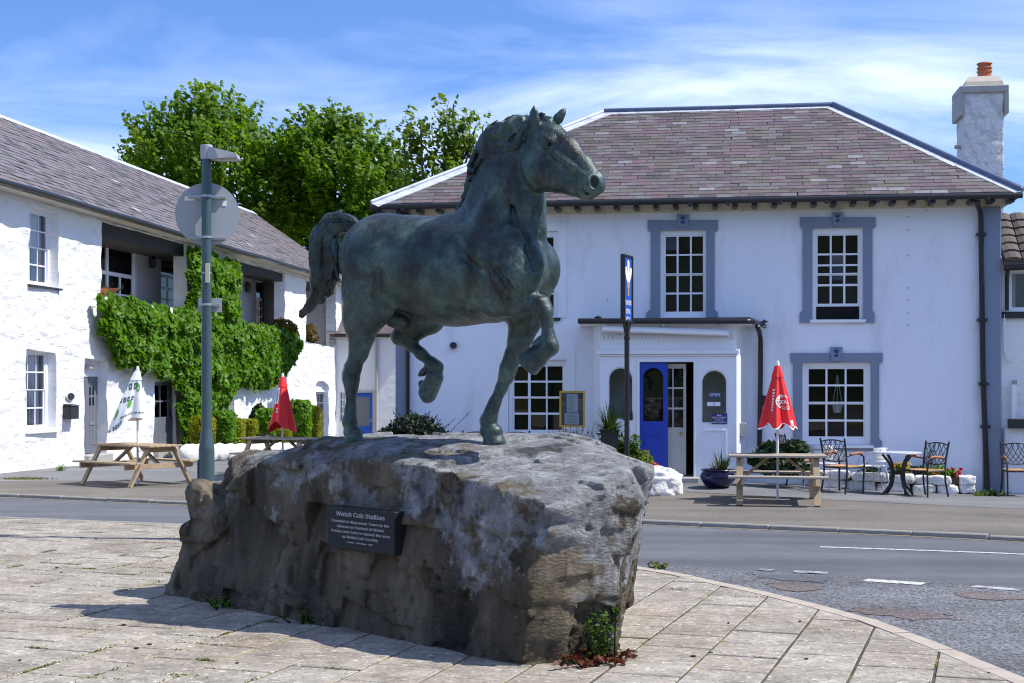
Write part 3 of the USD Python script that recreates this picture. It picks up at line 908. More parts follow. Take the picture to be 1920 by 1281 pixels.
surround(None, (1214, 413, 1346, 432), (1220, 1238, 1324, 1340), (1212, 1238, 1324, 1346, 583, 599.5), (1269, 1292, 403, 426), 0, W['w1']['o'])
surround(None, (1500, 407.5, 1642, 425.5), (1505, 1523, 1619, 1636), (1499, 1523, 1619, 1640, 585, 605), (1559, 1581, 399, 424), 0, W['w2']['o'])
surround(None, (1482, 662, 1655, 679), (1487, 1504, 1633, 1648.5), (1482, 1504, 1633, 1654, 825, 845), (1556, 1580, 651, 677), 0, W['w3']['o'])
# plain white raised band round the two windows behind the horse
for k in ('w4', 'w5'):
    x0, x1, z0, z1 = W[k]['o']
    g = sg.box(x0 - 0.16, z0 - 0.002, x1 + 0.16, z1 + 0.16).difference(sg.box(x0, z0 - 0.01, x1, z1))
    part(hotel, 'window_surround', moved(prism(g, 0.02), 0, -0.02, 0), 'white_render', label='plain white raised band round the window')
# corner pilasters
for u0, u1, v0 in ((1842, 1875.5, 389), (742.5, 768, 396)):
    x0, x1, z0, z1 = HF.rect(u0, v0, u1, 935)
    part(hotel, 'corner_pilaster', box(x0, x1, -0.05, -0.001, -0.9, z1, 0.006), 'slate_blue_paint')
# cream band under the eaves
zb = HF.hit(1300, 398)[1]
part(hotel, 'eaves_band', box(0.0, HR, -0.025, -0.001, zb, ZE - 0.02), 'cream_paint')

# the roof
EL = HF.hit(696, 386, 0.42)[0]
ER = HF.hit(1916, 362, 0.42)[0]
RD = 3.5
rl = HF.hit(1133, 210, -RD)
rr_ = HF.hit(1562, 203, -RD)
ZR = (rl[1] + rr_[1]) / 2
A, B = np.array([EL, -0.42, ZE]), np.array([ER, -0.42, ZE])
C, D = np.array([rr_[0], RD, ZR]), np.array([rl[0], RD, ZR])
A2, B2 = np.array([EL, DEPTH + 0.42, ZE]), np.array([ER, DEPTH + 0.42, ZE])
rv = np.array([A, B, C, D, A2, B2])
dn = rv - [0, 0, 0.035]
part(hotel, 'roof_deck', (np.vstack([rv - [0, 0, 0.012], dn - [0, 0, 0.03]]), [(0, 1, 2), (0, 2, 3), (1, 5, 2), (5, 4, 3), (5, 3, 2), (4, 0, 3), (6, 8, 7), (6, 9, 8), (7, 8, 11), (11, 9, 10), (11, 8, 9), (10, 9, 6), (0, 6, 7), (0, 7, 1), (1, 7, 11), (1, 11, 5), (5, 11, 10), (5, 10, 4), (4, 10, 6), (4, 6, 0)]), 'slate_olive')
roof = part(hotel, 'roof', (np.vstack([rv - [0, 0, 0.004]])[[1, 5, 2, 5, 4, 3, 2, 4, 0, 3]], [(0, 1, 2), (3, 4, 5), (3, 5, 6), (7, 8, 9)]), 'slate_grey')


def pick_hotel(c, r):
    d = meshkit.fbm(np.array([[c[0] * 0.55, c[1] * 0.8, c[2] * 1.6]]), 3, 5)[0]
    if r.random() < (0.30 if d > 0.56 else 0.08):
        return 'slate_dark'
    return str(r.choice(['slate_mauve', 'slate_purple', 'slate_grey', 'slate_olive', 'slate_pale'], p=[0.27, 0.20, 0.26, 0.21, 0.06]))


GA = np.linalg.norm((C + D) / 2 - (A + B) / 2) / 29.5
slate_roof(roof, A, B, C, D, GA, 0.29, SLATE, pick_hotel, 21, lambda c: c[2])


def strip_on(a, b, w, n, out):
    """A flat capping w wide along a-b, lying on the slope whose normal is n, at the side 'out'."""
    a, b = np.asarray(a), np.asarray(b)
    d = (b - a) / np.linalg.norm(b - a)
    s_ = np.cross(n, d)
    if np.dot(s_, out) < 0:
        s_ = -s_
    up = n * 0.026
    q = np.array([a + up, b + up, b + s_ * w + up, a + s_ * w + up])
    q2 = q - n * 0.012
    return trimesh.Trimesh(np.vstack([q, q2]), [(0, 1, 2), (0, 2, 3), (3, 2, 6), (3, 6, 7), (0, 3, 7), (0, 7, 4), (1, 0, 4), (1, 4, 5), (2, 1, 5), (2, 5, 6)], process=False)


nf = np.cross(B - A, D - A)
nf /= np.linalg.norm(nf)
rng = np.random.default_rng(5)
for a, b, w in ((A, D, 0.21), (B, C, 0.17), (D, C, 0.12)):
    pts = [a + (b - a) * t for t in np.linspace(0, 1, 8 if w != 0.16 else 6)]
    for p, q in zip(pts[:-1], pts[1:]):
        mid = (A + B + C + D) / 4 - (p + q) / 2
        dd = (q - p) / np.linalg.norm(q - p)
        part(hotel, 'hip_flashing' if w > 0.2 else 'ridge_flashing', strip_on(p + dd * 0.004 , q - dd * 0.004, w * rng.uniform(0.9, 1.1), nf, mid), 'lead_white')
for a, b, r in ((A, D, 0.035), (B, C, 0.06), (D, C, 0.05)):
    part(hotel, 'ridge_roll', tube([a + [0, 0, 0.05], (a + b) / 2 + [0, 0, 0.045], b + [0, 0, 0.05]], r, 8), 'ridge_blue' if r > 0.04 else 'lead_white', smooth=True)
gz_ = ZE - 0.055
part(hotel, 'gutter', tube([(EL - 0.01, -0.46, gz_), ((EL + ER) / 2, -0.46, gz_ + 0.005), (ER, -0.46, gz_)], 0.055, 10), 'black_paint', smooth=True)
u = 712.0
while u < 1905:
    x = HF.hit(u, 384, 0.3)[0]
    zt = ZE - 0.055
    part(hotel, 'rafter_end', box(x - 0.045, x + 0.045, -0.40, -0.026, zt - 0.105, zt - 0.03, 0.006), 'black_paint')
    u += 37.0
for u in (1293, 1365, 1462, 1550, 1645, 1740, 1852, 756):
    x = HF.hit(u, 378, 0.46)[0]
    part(hotel, 'gutter_bracket', box(x - 0.035, x + 0.035, -0.53, -0.40, gz_ - 0.085, gz_ - 0.03, 0.006), 'black_paint')
# soffit boards
part(hotel, 'soffit', box(EL + 0.02, ER - 0.02, -0.40, -0.003, ZE - 0.052, ZE - 0.043), 'cream_paint')


def pipe_px(pts, r, d, m='black_paint', parent=None, name='downpipe'):
    P = []
    for u, v, dd in pts:
        x, z = HF.hit(u, v, dd)
        P.append((x, -dd, z))
    return part(parent or hotel, name, tube(P, r, 9), m, smooth=True)


pipe_px([(1833, 376, 0.44), (1833, 384, 0.40), (1838, 398, 0.16), (1839, 410, 0.11), (1841, 560, 0.09), (1843, 700, 0.09), (1848, 840, 0.09), (1851, 921, 0.09), (1854, 926, 0.16)], 0.047, 0)
for u, v in ((1839, 440), (1841, 600), (1844, 720), (1847, 800)):
    x, z = HF.hit(u, v, 0.06)
    part(hotel, 'pipe_clip', box(x - 0.085, x + 0.085, -0.15, -0.004, z - 0.025, z + 0.025, 0.006), 'black_paint')
pipe_px([(764, 388, 0.44), (764, 396, 0.2), (764, 410, 0.10), (764, 900, 0.10)], 0.045, 0)

# wall fittings
x, z = HF.hit(851, 648)
part(hotel, 'wall_lamp', moved(trimesh.creation.cylinder(0.062, 0.09, sections=18, transform=trimesh.transformations.rotation_matrix(math.pi / 2, (1, 0, 0))), x, -0.046, z), 'iron_black', smooth=40)
x, z = HF.hit(1433, 604)
hk = part(hotel, 'lamp_hook', cat([lathe([(0.075, 0.0), (0.07, 0.015), (0.02, 0.035), (0.012, 0.05)], 14).apply_transform(trimesh.transformations.translation_matrix((x, -0.10, z - 0.01))), tube([(x, -0.10, z - 0.005), (x, -0.10, z - 0.05)], 0.008), moved(trimesh.creation.torus(0.028, 0.009, 14, 8, transform=trimesh.transformations.rotation_matrix(math.pi / 2, (1, 0, 0))), x, -0.10, z - 0.08), box(x - 0.02, x + 0.02, -0.06, -0.001, z - 0.005, z + 0.02)]), 'iron_black')
x, z = HF.hit(1431, 751)
part(hotel, 'cable_box', box(x - 0.04, x + 0.05, -0.09, -0.001, z - 0.10, z + 0.09, 0.01), 'iron_black')
x, z = HF.hit(1200, 484)
for u, v in ((1703, 407), (1703, 432), (1703, 479), (1703, 540), (1703, 563), (1702, 587), (1702, 609), (1139, 563), (1736, 395)):
    x, z = HF.hit(u, v)
    part(hotel, 'old_fixing', moved(trimesh.creation.cylinder(0.014, 0.012, sections=8, transform=trimesh.transformations.rotation_matrix(math.pi / 2, (1, 0, 0))), x, -0.006, z), 'cement_grey')

# chimney behind the right hip
cx0, cx1, _, _ = HF.rect(1806, 175, 1882, 340, -4.6)
zc0, zc1 = HF.hit(1844, 345, -4.6)[1] - 1.5, HF.hit(1844, 172, -4.6)[1]
rubble_mat('chimney_white', (0.78, 0.78, 0.78), stone=3.2, bump=1.0, dist=0.13, flat=2.2, dirt=(0.35, 0.34, 0.32))
wch = cx1 - cx0
cb = trimesh.creation.box(extents=(wch, 0.85, zc1 - zc0))
cb = cb.subdivide().subdivide().subdivide().subdivide().subdivide()
v = np.array(cb.vertices)
nz = (meshkit.fbm(np.column_stack([v[:, 0] * 4, v[:, 1] * 4, v[:, 2] * 9 + 3]), 3, 9) - 0.5)
v[:, :2] *= (1 + nz[:, None] * 0.20)
cb = trimesh.Trimesh(v, np.array(cb.faces), process=False)
chim = part(hotel, 'chimney', moved(cb, (cx0 + cx1) / 2, 4.6 + 0.42, (zc0 + zc1) / 2), 'chimney_white', smooth=True)
k0, k1, _, _ = HF.rect(1799, 160, 1892, 172, -4.55)
zk0, zk1 = HF.hit(1845, 173, -4.55)[1], HF.hit(1845, 160, -4.55)[1]
zs = HF.hit(1845, 216, -4.55)[1]
part(chim, 'chimney_cap', cat([box(k0, k1, 4.53, 5.55, zk0, zk1, 0.015), box(k0, k0 + 0.09, 4.535, 5.54, zs, zk0 - 0.002, 0.01), box(k1 - 0.09, k1, 4.535, 5.54, zs + 0.03, zk0 - 0.002, 0.01)]), 'cement_grey')
f0, f1, _, _ = HF.rect(1808, 143, 1882, 160, -4.7)
zt = HF.hit(1845, 142, -4.7)[1]
fw = (f1 - f0) / 2
vv = np.array([(sx * fw * s_, sy * 0.40 * s_, h) for s_, h in ((1, 0), (0.93, (zt - zk1) * 0.45), (0.72, zt - zk1)) for sx in (-1, 1) for sy in (-1, 1)])
part(chim, 'chimney_flaunching', moved(trimesh.convex.convex_hull(vv), (f0 + f1) / 2, 5.03, zk1 + 0.001), 'cement_cream')
p0, p1, _, _ = HF.rect(1834, 115, 1862, 142, -4.9)
zp = HF.hit(1848, 115, -4.9)[1]
R = (p1 - p0) / 2
hp = zp - zt
part(chim, 'chimney_pot', moved(lathe([(R * 0.95, -0.02), (R * 0.92, hp * 0.35), (R * 1.05, hp * 0.40), (R * 1.05, hp * 0.46), (R * 0.85, hp * 0.5), (R * 1.0, hp * 0.62), (R * 1.08, hp * 0.66), (R * 0.85, hp * 0.72), (R * 0.9, hp * 0.86), (R * 1.08, hp * 0.9), (R * 1.0, hp * 0.96), (R * 0.5, hp)], 20), (p0 + p1) / 2, 5.03, zt), 'terracotta', smooth=35)
part(chim, 'pipe_stub', tube([((cx0 - 0.13), 4.9, HF.hit(1800, 276, -4.9)[1]), (cx0 + 0.05, 4.9, HF.hit(1800, 276, -4.9)[1])], 0.04), 'cement_grey')

# ------------------------------------------------------------------ the porch (part of the hotel)
PD = 0.9
P = lambda u, v: HF.hit(u, v, PD)
px0, px1 = P(1125, 750)[0], P(1381, 750)[0]
zt, zbm = P(1250, 609)[1], P(1290, 894)[1]
lw = [P(1139.5, 0)[0], P(1187.5, 0)[0], P(1160, 788)[1], P(1163, 688)[1]]
rw = [P(1314, 0)[0], P(1364, 0)[0], P(1340, 795)[1], P(1340, 693)[1]]
dx0, dx1, dz1 = P(1199.5, 0)[0], P(1301, 0)[0], P(1250, 679)[1]
front = sg.box(px0, zbm - 0.25, px1, zt).difference(arch_poly(*lw)).difference(arch_poly(*rw)).difference(sg.box(dx0, zbm - 0.3, dx1, dz1))
porch = part(hotel, 'porch', moved(prism(front, 0.11), 0, -PD, 0), 'white_paint')
for xa, xb in ((px0, px0 - 0.2), (px1, px1 + 0.2)):
    side = trimesh.convex.convex_hull(np.array([(xa, -PD + 0.001, z_) for z_ in (zbm - 0.25, zt)] + [(xb, -0.002, z_) for z_ in (zbm - 0.25, zt)] + [(xa - np.sign(xb - xa) * 0.1, -PD + 0.112, z_) for z_ in (zbm - 0.25, zt)] + [(xb - np.sign(xb - xa) * 0.1, -0.002, z_) for z_ in (zbm - 0.25, zt)]))
    part(porch, 'porch_side', side, 'white_paint')
# roof slab, gutter, frieze, cornice, dentils
r0, r1 = HF.hit(1100, 604, PD + 0.28)[0], HF.hit(1420, 604, PD + 0.28)[0]
slab = lambda o_, za, zb_: trimesh.convex.convex_hull(np.array([(px0 - 0.14 - o_, -PD - o_, z_) for z_ in (za, zb_)] + [(px1 + 0.06 + o_, -PD - o_, z_) for z_ in (za, zb_)] + [(px0 - 0.25 - o_, -0.003, z_) for z_ in (za, zb_)] + [(px1 + 0.22 + o_, -0.003, z_) for z_ in (za, zb_)]))
zg0 = P(1250, 600)[1]
part(porch, 'porch_roof', slab(0.2, zt + 0.002, zg0 - 0.03), 'white_paint')
part(porch, 'porch_roof_lead', slab(0.17, zg0 - 0.028, zg0 + 0.03), 'iron_black')
part(porch, 'porch_gutter', tube([(px0 - 0.37, -0.02, zg0 - 0.02), (px0 - 0.36, -PD - 0.22, zg0 - 0.02), (px1 + 0.16, -PD - 0.22, zg0 - 0.04), (px1 + 0.27, -PD - 0.18, zg0 - 0.04), (px1 + 0.45, -0.02, zg0 - 0.05)], 0.05, 9), 'black_paint', smooth=True)
c0, c1 = P(1250, 668)[1], P(1250, 656)[1]
part(porch, 'cornice', cat([box(px0 - 0.05, px1 + 0.05, -PD - 0.07, -PD - 0.001, c0 + 0.035, c1, 0.012), box(px0 - 0.02, px1 + 0.02, -PD - 0.035, -PD - 0.001, c0, c0 + 0.034, 0.01)]), 'white_paint')
xs_ = np.arange(px0 + 0.02, px1 - 0.02, 0.075)
zd0, zd1 = P(1250, 634)[1], P(1250, 628)[1]
part(porch, 'dentil_course', cat([box(x_, x_ + 0.04, -PD - 0.045, -PD - 0.001, zd0, zd1) for x_ in xs_]), 'white_paint', kind='stuff')
# doors
dm = P(1251, 0)[0]
zd = zbm + 0.02
bw = [P(1205.5, 0)[0], P(1243.5, 0)[0], P(1224, 790)[1], P(1224, 690)[1]]
bl = sg.box(dx0 + 0.006, zd, dm - 0.004, dz1 - 0.006)
door = part(porch, 'blue_door', moved(prism(bl.difference(arch_poly(*bw)), 0.05), 0, -PD + 0.02, 0), 'royal_blue_paint')
ag = arch_poly(*bw)
part(hotel, 'blue_door_glass', moved(prism(ag, 0.006), 0, -PD + 0.045, 0), 'porch_glass')
pan = sg.box(P(1208, 0)[0], zd + 0.14, P(1242, 0)[0], P(1224, 812)[1])
part(hotel, 'blue_door_panel', moved(prism(pan.difference(pan.buffer(-0.035, join_style=2)), 0.012), 0, -PD + 0.007, 0), 'royal_blue_paint')
# the inner half-glazed leaf stands a little back
gd = P(1286, 0)[0]
leaf = sg.box(dm + 0.004, zd, gd, dz1 - 0.03)
lp = [sg.box(P(a, 0)[0], P(1260, vb)[1], P(b, 0)[0], P(1260, va)[1]) for a, b in ((1252, 1260), (1262.5, 1281)) for va, vb in ((691, 726), (729.5, 764.5), (768, 802))]
idr = part(porch, 'inner_door', moved(prism(leaf.difference(shapely.union_all(lp)), 0.045), 0, -PD + 0.13, 0), 'grey_white_paint')
for g in lp:
    part(hotel, 'inner_door_pane', moved(prism(g, 0.005), 0, -PD + 0.15, 0), 'pane_glass')
x, z = P(1277, 813)
part(hotel, 'door_knob', moved(trimesh.creation.icosphere(2, 0.03), x, -PD + 0.09, z), 'brass', smooth=True)
for g in (lw, rw):
    w_ = part(porch, 'arched_window', moved(prism(arch_poly(*g).difference(arch_poly(g[0] + 0.025, g[1] - 0.025, g[2] + 0.025, g[3] - 0.025)), 0.05), 0, -PD + 0.03, 0), 'white_paint')
    part(hotel, 'arched_pane', moved(prism(arch_poly(g[0] + 0.02, g[1] - 0.02, g[2] + 0.02, g[3] - 0.02), 0.006), 0, -PD + 0.055, 0), 'porch_glass')
for ua, ub in ((1142, 1186), (1318, 1362)):
    g = sg.box(P(ua, 0)[0], P(1340, 884)[1], P(ub, 0)[0], P(1340, 806)[1])
    part(porch, 'recessed_panel', moved(prism(g.difference(g.buffer(-0.03, join_style=2)), 0.014), 0, -PD - 0.014, 0), 'white_paint')
for ua, ub in ((1300.5, 1305), (1194.5, 1199)):
    part(porch, 'door_jamb', box(P(ua, 0)[0], P(ub, 0)[0], -PD - 0.025, -PD - 0.001, zbm - 0.02, dz1 + 0.05, 0.006), 'white_paint')
part(porch, 'door_head', box(P(1194.5, 0)[0], P(1305, 0)[0], -PD - 0.027, -PD - 0.001, dz1 + 0.002, dz1 + 0.055, 0.006), 'white_paint')
part(porch, 'door_step', box(dx0 - 0.1, dx1 + 0.1, -PD - 0.3, -PD + 0.35, zbm - 0.3, zbm, 0.015), 'cement_grey')
part(porch, 'porch_back', cat([box(px0 - 0.1, pd0 - 0.01, -0.02, -0.004, zbm, zt), box(pd1 + 0.01, px1 + 0.1, -0.02, -0.004, zbm, zt), box(px0, px1, -PD + 0.12, -0.02, zbm - 0.02, zbm - 0.002)]), 'grey_white_paint')
# folded awning case
a0, a1 = HF.hit(1129, 620, PD + 0.2)[0], HF.hit(1366, 620, PD + 0.2)[0]
za = HF.hit(1129, 616, PD + 0.2)[1]
zb2 = HF.hit(1366, 624, PD + 0.2)[1]
aw = part(hotel, 'awning_case', tube([(a0, -PD - 0.17, za), (a1, -PD - 0.17, zb2)], 0.058, 12), 'white_paint', smooth=40)
for t in (0.02, 0.49, 0.95):
    xx = a0 + (a1 - a0) * t
    part(aw, 'awning_bracket', box(xx - 0.03, xx + 0.03, -PD - 0.2, -PD - 0.001, za + 0.03, za + 0.085, 0.01), 'steel')
pipe_px([(1420, 613, 0.6), (1424, 622, 0.4), (1426, 637, 0.12), (1426, 660, 0.09), (1426, 700, 0.08), (1424, 838, 0.08)], 0.045, 0, name='porch_downpipe')
# letter box on the porch side
x, z = P(1386, 806)
part(hotel, 'letter_box', box(x - 0.02, x + 0.13, -PD + 0.25, -PD + 0.6, z - 0.12, z + 0.12, 0.012), 'steel')
part(hotel, 'porch_spotlight', moved(lathe([(0.0, 0.0), (0.05, 0.0), (0.07, 0.035), (0.02, 0.06)], 12), HF.hit(1122, 598, 0.7)[0], -0.75, zg0 + 0.03), 'iron_black')


def flat_sign(name, label, cat_, u0, v0, u1, v1, d, m, lines, arrow=None, mt='sign_white'):
    x0, x1, z0, z1 = HF.rect(u0, v0, u1, v1, d)
    t = thing(name, label, cat_, loc=HF.pt((x0 + x1) / 2, -d, z0), rz=HF.rz)
    w_, h_ = x1 - x0, z1 - z0
    part(t, 'board', box(-w_ / 2, w_ / 2, -0.006, 0.006, 0, h_), m)
    for tx, zz, hh, ww in lines:
        tm = meshkit.text_mesh(tx, hh * h_, 0.003)
        b = tm.bounds
        v = np.array(tm.vertices)
        k = min(1.0, ww * w_ / (b[1][0] - b[0][0]))
        V = np.stack([(v[:, 0] - (b[0][0] + b[1][0]) / 2) * k, -0.0065 - v[:, 2], v[:, 1] + zz * h_], 1)
        part(t, 'lettering', trimesh.Trimesh(V, np.array(tm.faces), process=False), mt)
    if arrow:
        g = sg.Polygon([(-0.16, 0.0), (-0.09, 0.055), (-0.09, 0.022), (0.13, 0.03), (0.13, -0.03), (-0.09, -0.022), (-0.09, -0.055)])
        g = affinity.translate(affinity.scale(g, w_, w_ * 0.9, origin=(0, 0)), 0, arrow * h_)
        part(t, 'arrow', moved(prism(g, 0.003), 0, -0.0095, 0), mt)
    return t


flat_sign('open_sign', 'small dark blue OPEN sign in the right arched porch window', 'sign', 1329, 736, 1351, 745.5, PD + 0.012, 'sign_dark_blue', [('OPEN', 0.22, 0.6, 0.9)])
flat_sign('restaurant_sign', 'dark blue restaurant notice with arrow at bottom of porch window', 'sign', 1334.5, 775.5, 1363, 795, PD + 0.012, 'sign_dark_blue', [('RESTAURANT', 0.52, 0.17, 0.9), ('OPEN TO', 0.31, 0.13, 0.6), ('NON RESIDENTS', 0.10, 0.13, 0.94)], arrow=0.83)
flat_sign('window_sticker', 'pale blue rating sticker in the middle of the right porch window', 'sticker', 1326, 754, 1350.5, 761.5, PD + 0.012, 'sign_white', [('8', 0.2, 0.55, 0.3)], mt='sign_blue')
mat('sign_green', (0.05, 0.35, 0.06), 0.5, 0.05, 3)
flat_sign('green_sticker', 'small green rating sticker in the left arched porch window', 'sticker', 1168.5, 773, 1186, 788, PD + 0.012, 'iron_black', [('5', 0.25, 0.5, 0.3)], mt='sign_green')
# ------------------------------------------------------------------ the long cottage row on the left
mat('grey_door_paint', (0.13, 0.14, 0.165), 0.5, 0.06, 3.0)
mat('dark_door_paint', (0.06, 0.065, 0.075), 0.5, 0.06, 3.0)
mat('balcony_grey', (0.50, 0.50, 0.52), 0.8, 0.05, 2.0)
mat('eaves_board', (0.52, 0.47, 0.38), 0.8, 0.1, 2.0)
rubble_mat('cottage_lime', (0.84, 0.835, 0.82), stone=3.2, bump=1.0, dist=0.055, flat=2.4, dirt=(0.62, 0.58, 0.50))
LF = Frame(-10.66, 29.6, 81.0)
row = thing('cottage_row', 'long whitewashed rubble-stone cottage row with old slate roof and recessed balconies', 'cottage', loc=LF.o, rz=LF.rz)
SEND = LF.hit(641, 760)[0]
S0 = -6.0
e0, e1 = LF.hit(0, 337, 0.35), LF.hit(600, 514, 0.35)
ez = lambda s_: e0[1] + (e1[1] - e0[1]) * (s_ - e0[0]) / (e1[0] - e0[0])


def lquad(pts, d=0.0):
    return sg.Polygon([LF.hit(u, v, d) for u, v in pts]).buffer(0)


ho = {}
ho['a'] = lquad([(57, 384), (112, 399), (112, 541), (57, 529)])
ho['b'] = lquad([(52, 654), (108, 662), (108, 806), (52, 802)])
ho['c'] = lquad([(160.5, 672), (203, 677), (203, 853), (160.5, 858)])
ho['d'] = lquad([(291, 700), (333, 703), (333, 836), (291, 840)])
ho['e'] = lquad([(424, 726), (440, 727), (440, 778), (424, 780)])
ho['g'] = lquad([(595, 720), (599, 715.5), (606, 714), (612, 716), (618, 722), (618, 842), (595, 845)])
ho['r1'] = lquad([(192, 414), (352, 458), (352, 582), (192, 553)])
ho['r2'] = lquad([(442, 487), (536, 513), (536, 620), (442, 603)])
ho['r3'] = lquad([(575, 526), (631, 540), (631, 652), (575, 641)])
ztop = lambda s_: ez(s_) - 0.02
wallp = sg.Polygon([(S0, -1.2), (SEND, -1.6), (SEND, ztop(SEND)), (S0, ztop(S0))]).difference(shapely.union_all(list(ho.values())))
T = 0.42
wm = prism(wallp, T)
# rough the face of the wall: fine mesh pushed in and out
v_, f_ = np.array(wm.vertices), np.array(wm.faces)
v_, f_ = trimesh.remesh.subdivide_to_size(v_, f_, 0.32, max_iter=14)
wm = trimesh.Trimesh(v_, f_, process=True)
v_ = np.array(wm.vertices)
fr_ = v_[:, 1] < 0.01
nz = meshkit.fbm(np.column_stack([v_[:, 0] * 1.7, v_[:, 2] * 3.2, v_[:, 1] * 0]), 3, 4) - 0.5
v_[:, 1] += np.where(fr_, -nz * 0.10 + 0.03, 0)
edge = (meshkit.fbm(np.column_stack([v_[:, 0] * 3.0, v_[:, 2] * 5.0, v_[:, 1]]), 2, 8) - 0.5) * 0.05
v_[:, 0] += edge
v_[:, 2] += edge * 0.6
part(row, 'front_wall', trimesh.Trimesh(v_, np.array(wm.faces), process=False), 'cottage_lime', smooth=35)
part(row, 'end_wall', cat([box(S0, S0 + 0.4, T + .002, 7.0, -1.2, ztop(S0) - 0.05), box(SEND - 0.4, SEND, T + .002, 7.0, -1.6, ztop(SEND) - 0.05), box(S0 + .402, SEND - .402, 6.6, 7.0, -1.4, ztop(SEND) - 0.05)]), 'cottage_lime')
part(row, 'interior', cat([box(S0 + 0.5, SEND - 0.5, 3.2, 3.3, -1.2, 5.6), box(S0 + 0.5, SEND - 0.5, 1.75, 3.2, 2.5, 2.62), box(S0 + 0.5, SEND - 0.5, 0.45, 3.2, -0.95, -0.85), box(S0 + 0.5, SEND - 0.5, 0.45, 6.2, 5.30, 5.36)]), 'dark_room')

# roof
g0, g1 = LF.hit(0, 222, -3.7), LF.hit(590, 441, -3.7)
gz2 = lambda s_: (g0[1] + g1[1]) / 2 + (e1[1] - e0[1]) / (e1[0] - e0[0]) * (s_ - (g0[0] + g1[0]) / 2)
print('eave', e0, e1, 'ridge', g0, g1)
A, B = np.array([S0, -0.38, ez(S0)]), np.array([SEND + 0.3, -0.38, ez(SEND + 0.3)])
D, C = np.array([S0, 3.7, gz2(S0)]), np.array([SEND + 0.3, 3.7, gz2(SEND + 0.3)])
Bk0, Bk1 = np.array([S0, 7.8, ez(S0)]), np.array([SEND + 0.3, 7.8, ez(SEND + 0.3)])
rv = np.array([A, B, C, D, Bk0, Bk1])
lr = part(row, 'roof', (np.vstack([rv - [0, 0, 0.006], rv - [0, 0, 0.07]]), [(0, 1, 2), (0, 2, 3), (3, 2, 5), (3, 5, 4), (6, 8, 7), (6, 9, 8), (9, 11, 8), (9, 10, 11), (0, 7, 1), (0, 6, 7), (1, 7, 8), (1, 8, 2), (2, 8, 11), (2, 11, 5), (0, 3, 9), (0, 9, 6), (3, 4, 10), (3, 10, 9), (4, 5, 11), (4, 11, 10)]), 'old_slate_dark')


def pick_old(c, r):
    d = meshkit.fbm(np.array([[c[0] * 0.4, c[1] * 0.7, c[2] * 1.1]]), 3, 15)[0]
    if r.random() < (0.3 if d > 0.55 else 0.10):
        return 'old_slate_dark'
    return str(r.choice(['old_slate_lilac', 'old_slate_grey', 'old_slate_rust', 'old_slate_pale'], p=[0.50, 0.395, 0.10, 0.005]))


slate_roof(lr, A, B, C, D, 0.215, 0.33, SLATE2, pick_old, 31, lambda c: np.hypot(*(LF.pt(*c)[:2])) + (400 if (LF.pt(*c)[0] / LF.pt(*c)[1]) < -0.37 else 0), jitter=0.012, lift=0.016)
for i, sx in enumerate(np.arange(S0 + 0.02, SEND + 0.2, 0.62)):
    if sx < -1.5:
        continue
    a, b = np.array([sx, 3.7, gz2(sx)]), np.array([sx + 0.61, 3.7, gz2(sx + 0.61)])
    V = []
    for p in (a, b):
        V += [p + [0, -0.17, -0.075], p + [0, 0, 0.055], p + [0, 0.17, -0.075]]
    V = np.array(V)
    part(row, 'ridge_tile', trimesh.Trimesh(np.vstack([V, V - [0, 0, 0.03]]), [(0, 3, 4), (0, 4, 1), (1, 4, 5), (1, 5, 2), (0, 6, 9), (0, 9, 3), (0, 1, 7), (0, 7, 6), (1, 2, 8), (1, 8, 7), (3, 9, 10), (3, 10, 4), (4, 10, 11), (4, 11, 5)], process=False), 'lead_white')
part(row, 'gutter', tube([(s_, -0.44, ez(s_) - 0.045 + 0.01 * math.sin(s_ * 1.3)) for s_ in np.linspace(S0, SEND + 0.3, 30)], 0.062, 9), 'black_paint', smooth=True)
bs = []
for sa, sb in zip(np.linspace(S0, SEND, 9)[:-1], np.linspace(S0, SEND, 9)[1:]):
    part(row, 'eaves_board', trimesh.convex.convex_hull(np.array([(s_ + o_, y_, ez(s_) - h) for s_, o_ in ((sa, 0.004), (sb, -0.004)) for y_ in (-0.36, -0.005) for h in (0.085, 0.115)])), 'eaves_board')

# windows and doors of the ground floor and the near first floor
def bounds(g, pad=0.0):
    a, b, c, d = g.bounds
    return a + pad, c - pad, b + pad, d - pad


def even(a, b, n, bar):
    w_ = (b - a - bar * (n - 1)) / n
    return [(a + i * (w_ + bar), a + i * (w_ + bar) + w_) for i in range(n)]


for k in ('a', 'b'):
    x0, x1, z0, z1 = bounds(ho[k])
    sash_window(LF, row, x0 - 0.02, x1 + 0.02, z0 - 0.02, z1 + 0.03, even(x0 + 0.13, x1 - 0.13, 3, 0.025), [r for r in even(z0 + 0.12, z1 - 0.12, 4, 0.03)], y=0.24, back='net_curtain')
    part(row, 'window_sill', box(x0 - 0.08, x1 + 0.06, -0.05, 0.26, z0 - 0.05, z0 - 0.001, 0.01), 'black_paint' if k == 'a' else 'white_paint')
x0, x1, z0, z1 = bounds(ho['e'])
sash_window(LF, row, x0 - 0.02, x1 + 0.02, z0 - 0.02, z1 + 0.02, even(x0 + 0.1, x1 - 0.1, 2, 0.03), even(z0 + 0.1, z1 - 0.1, 4, 0.03), y=0.2)


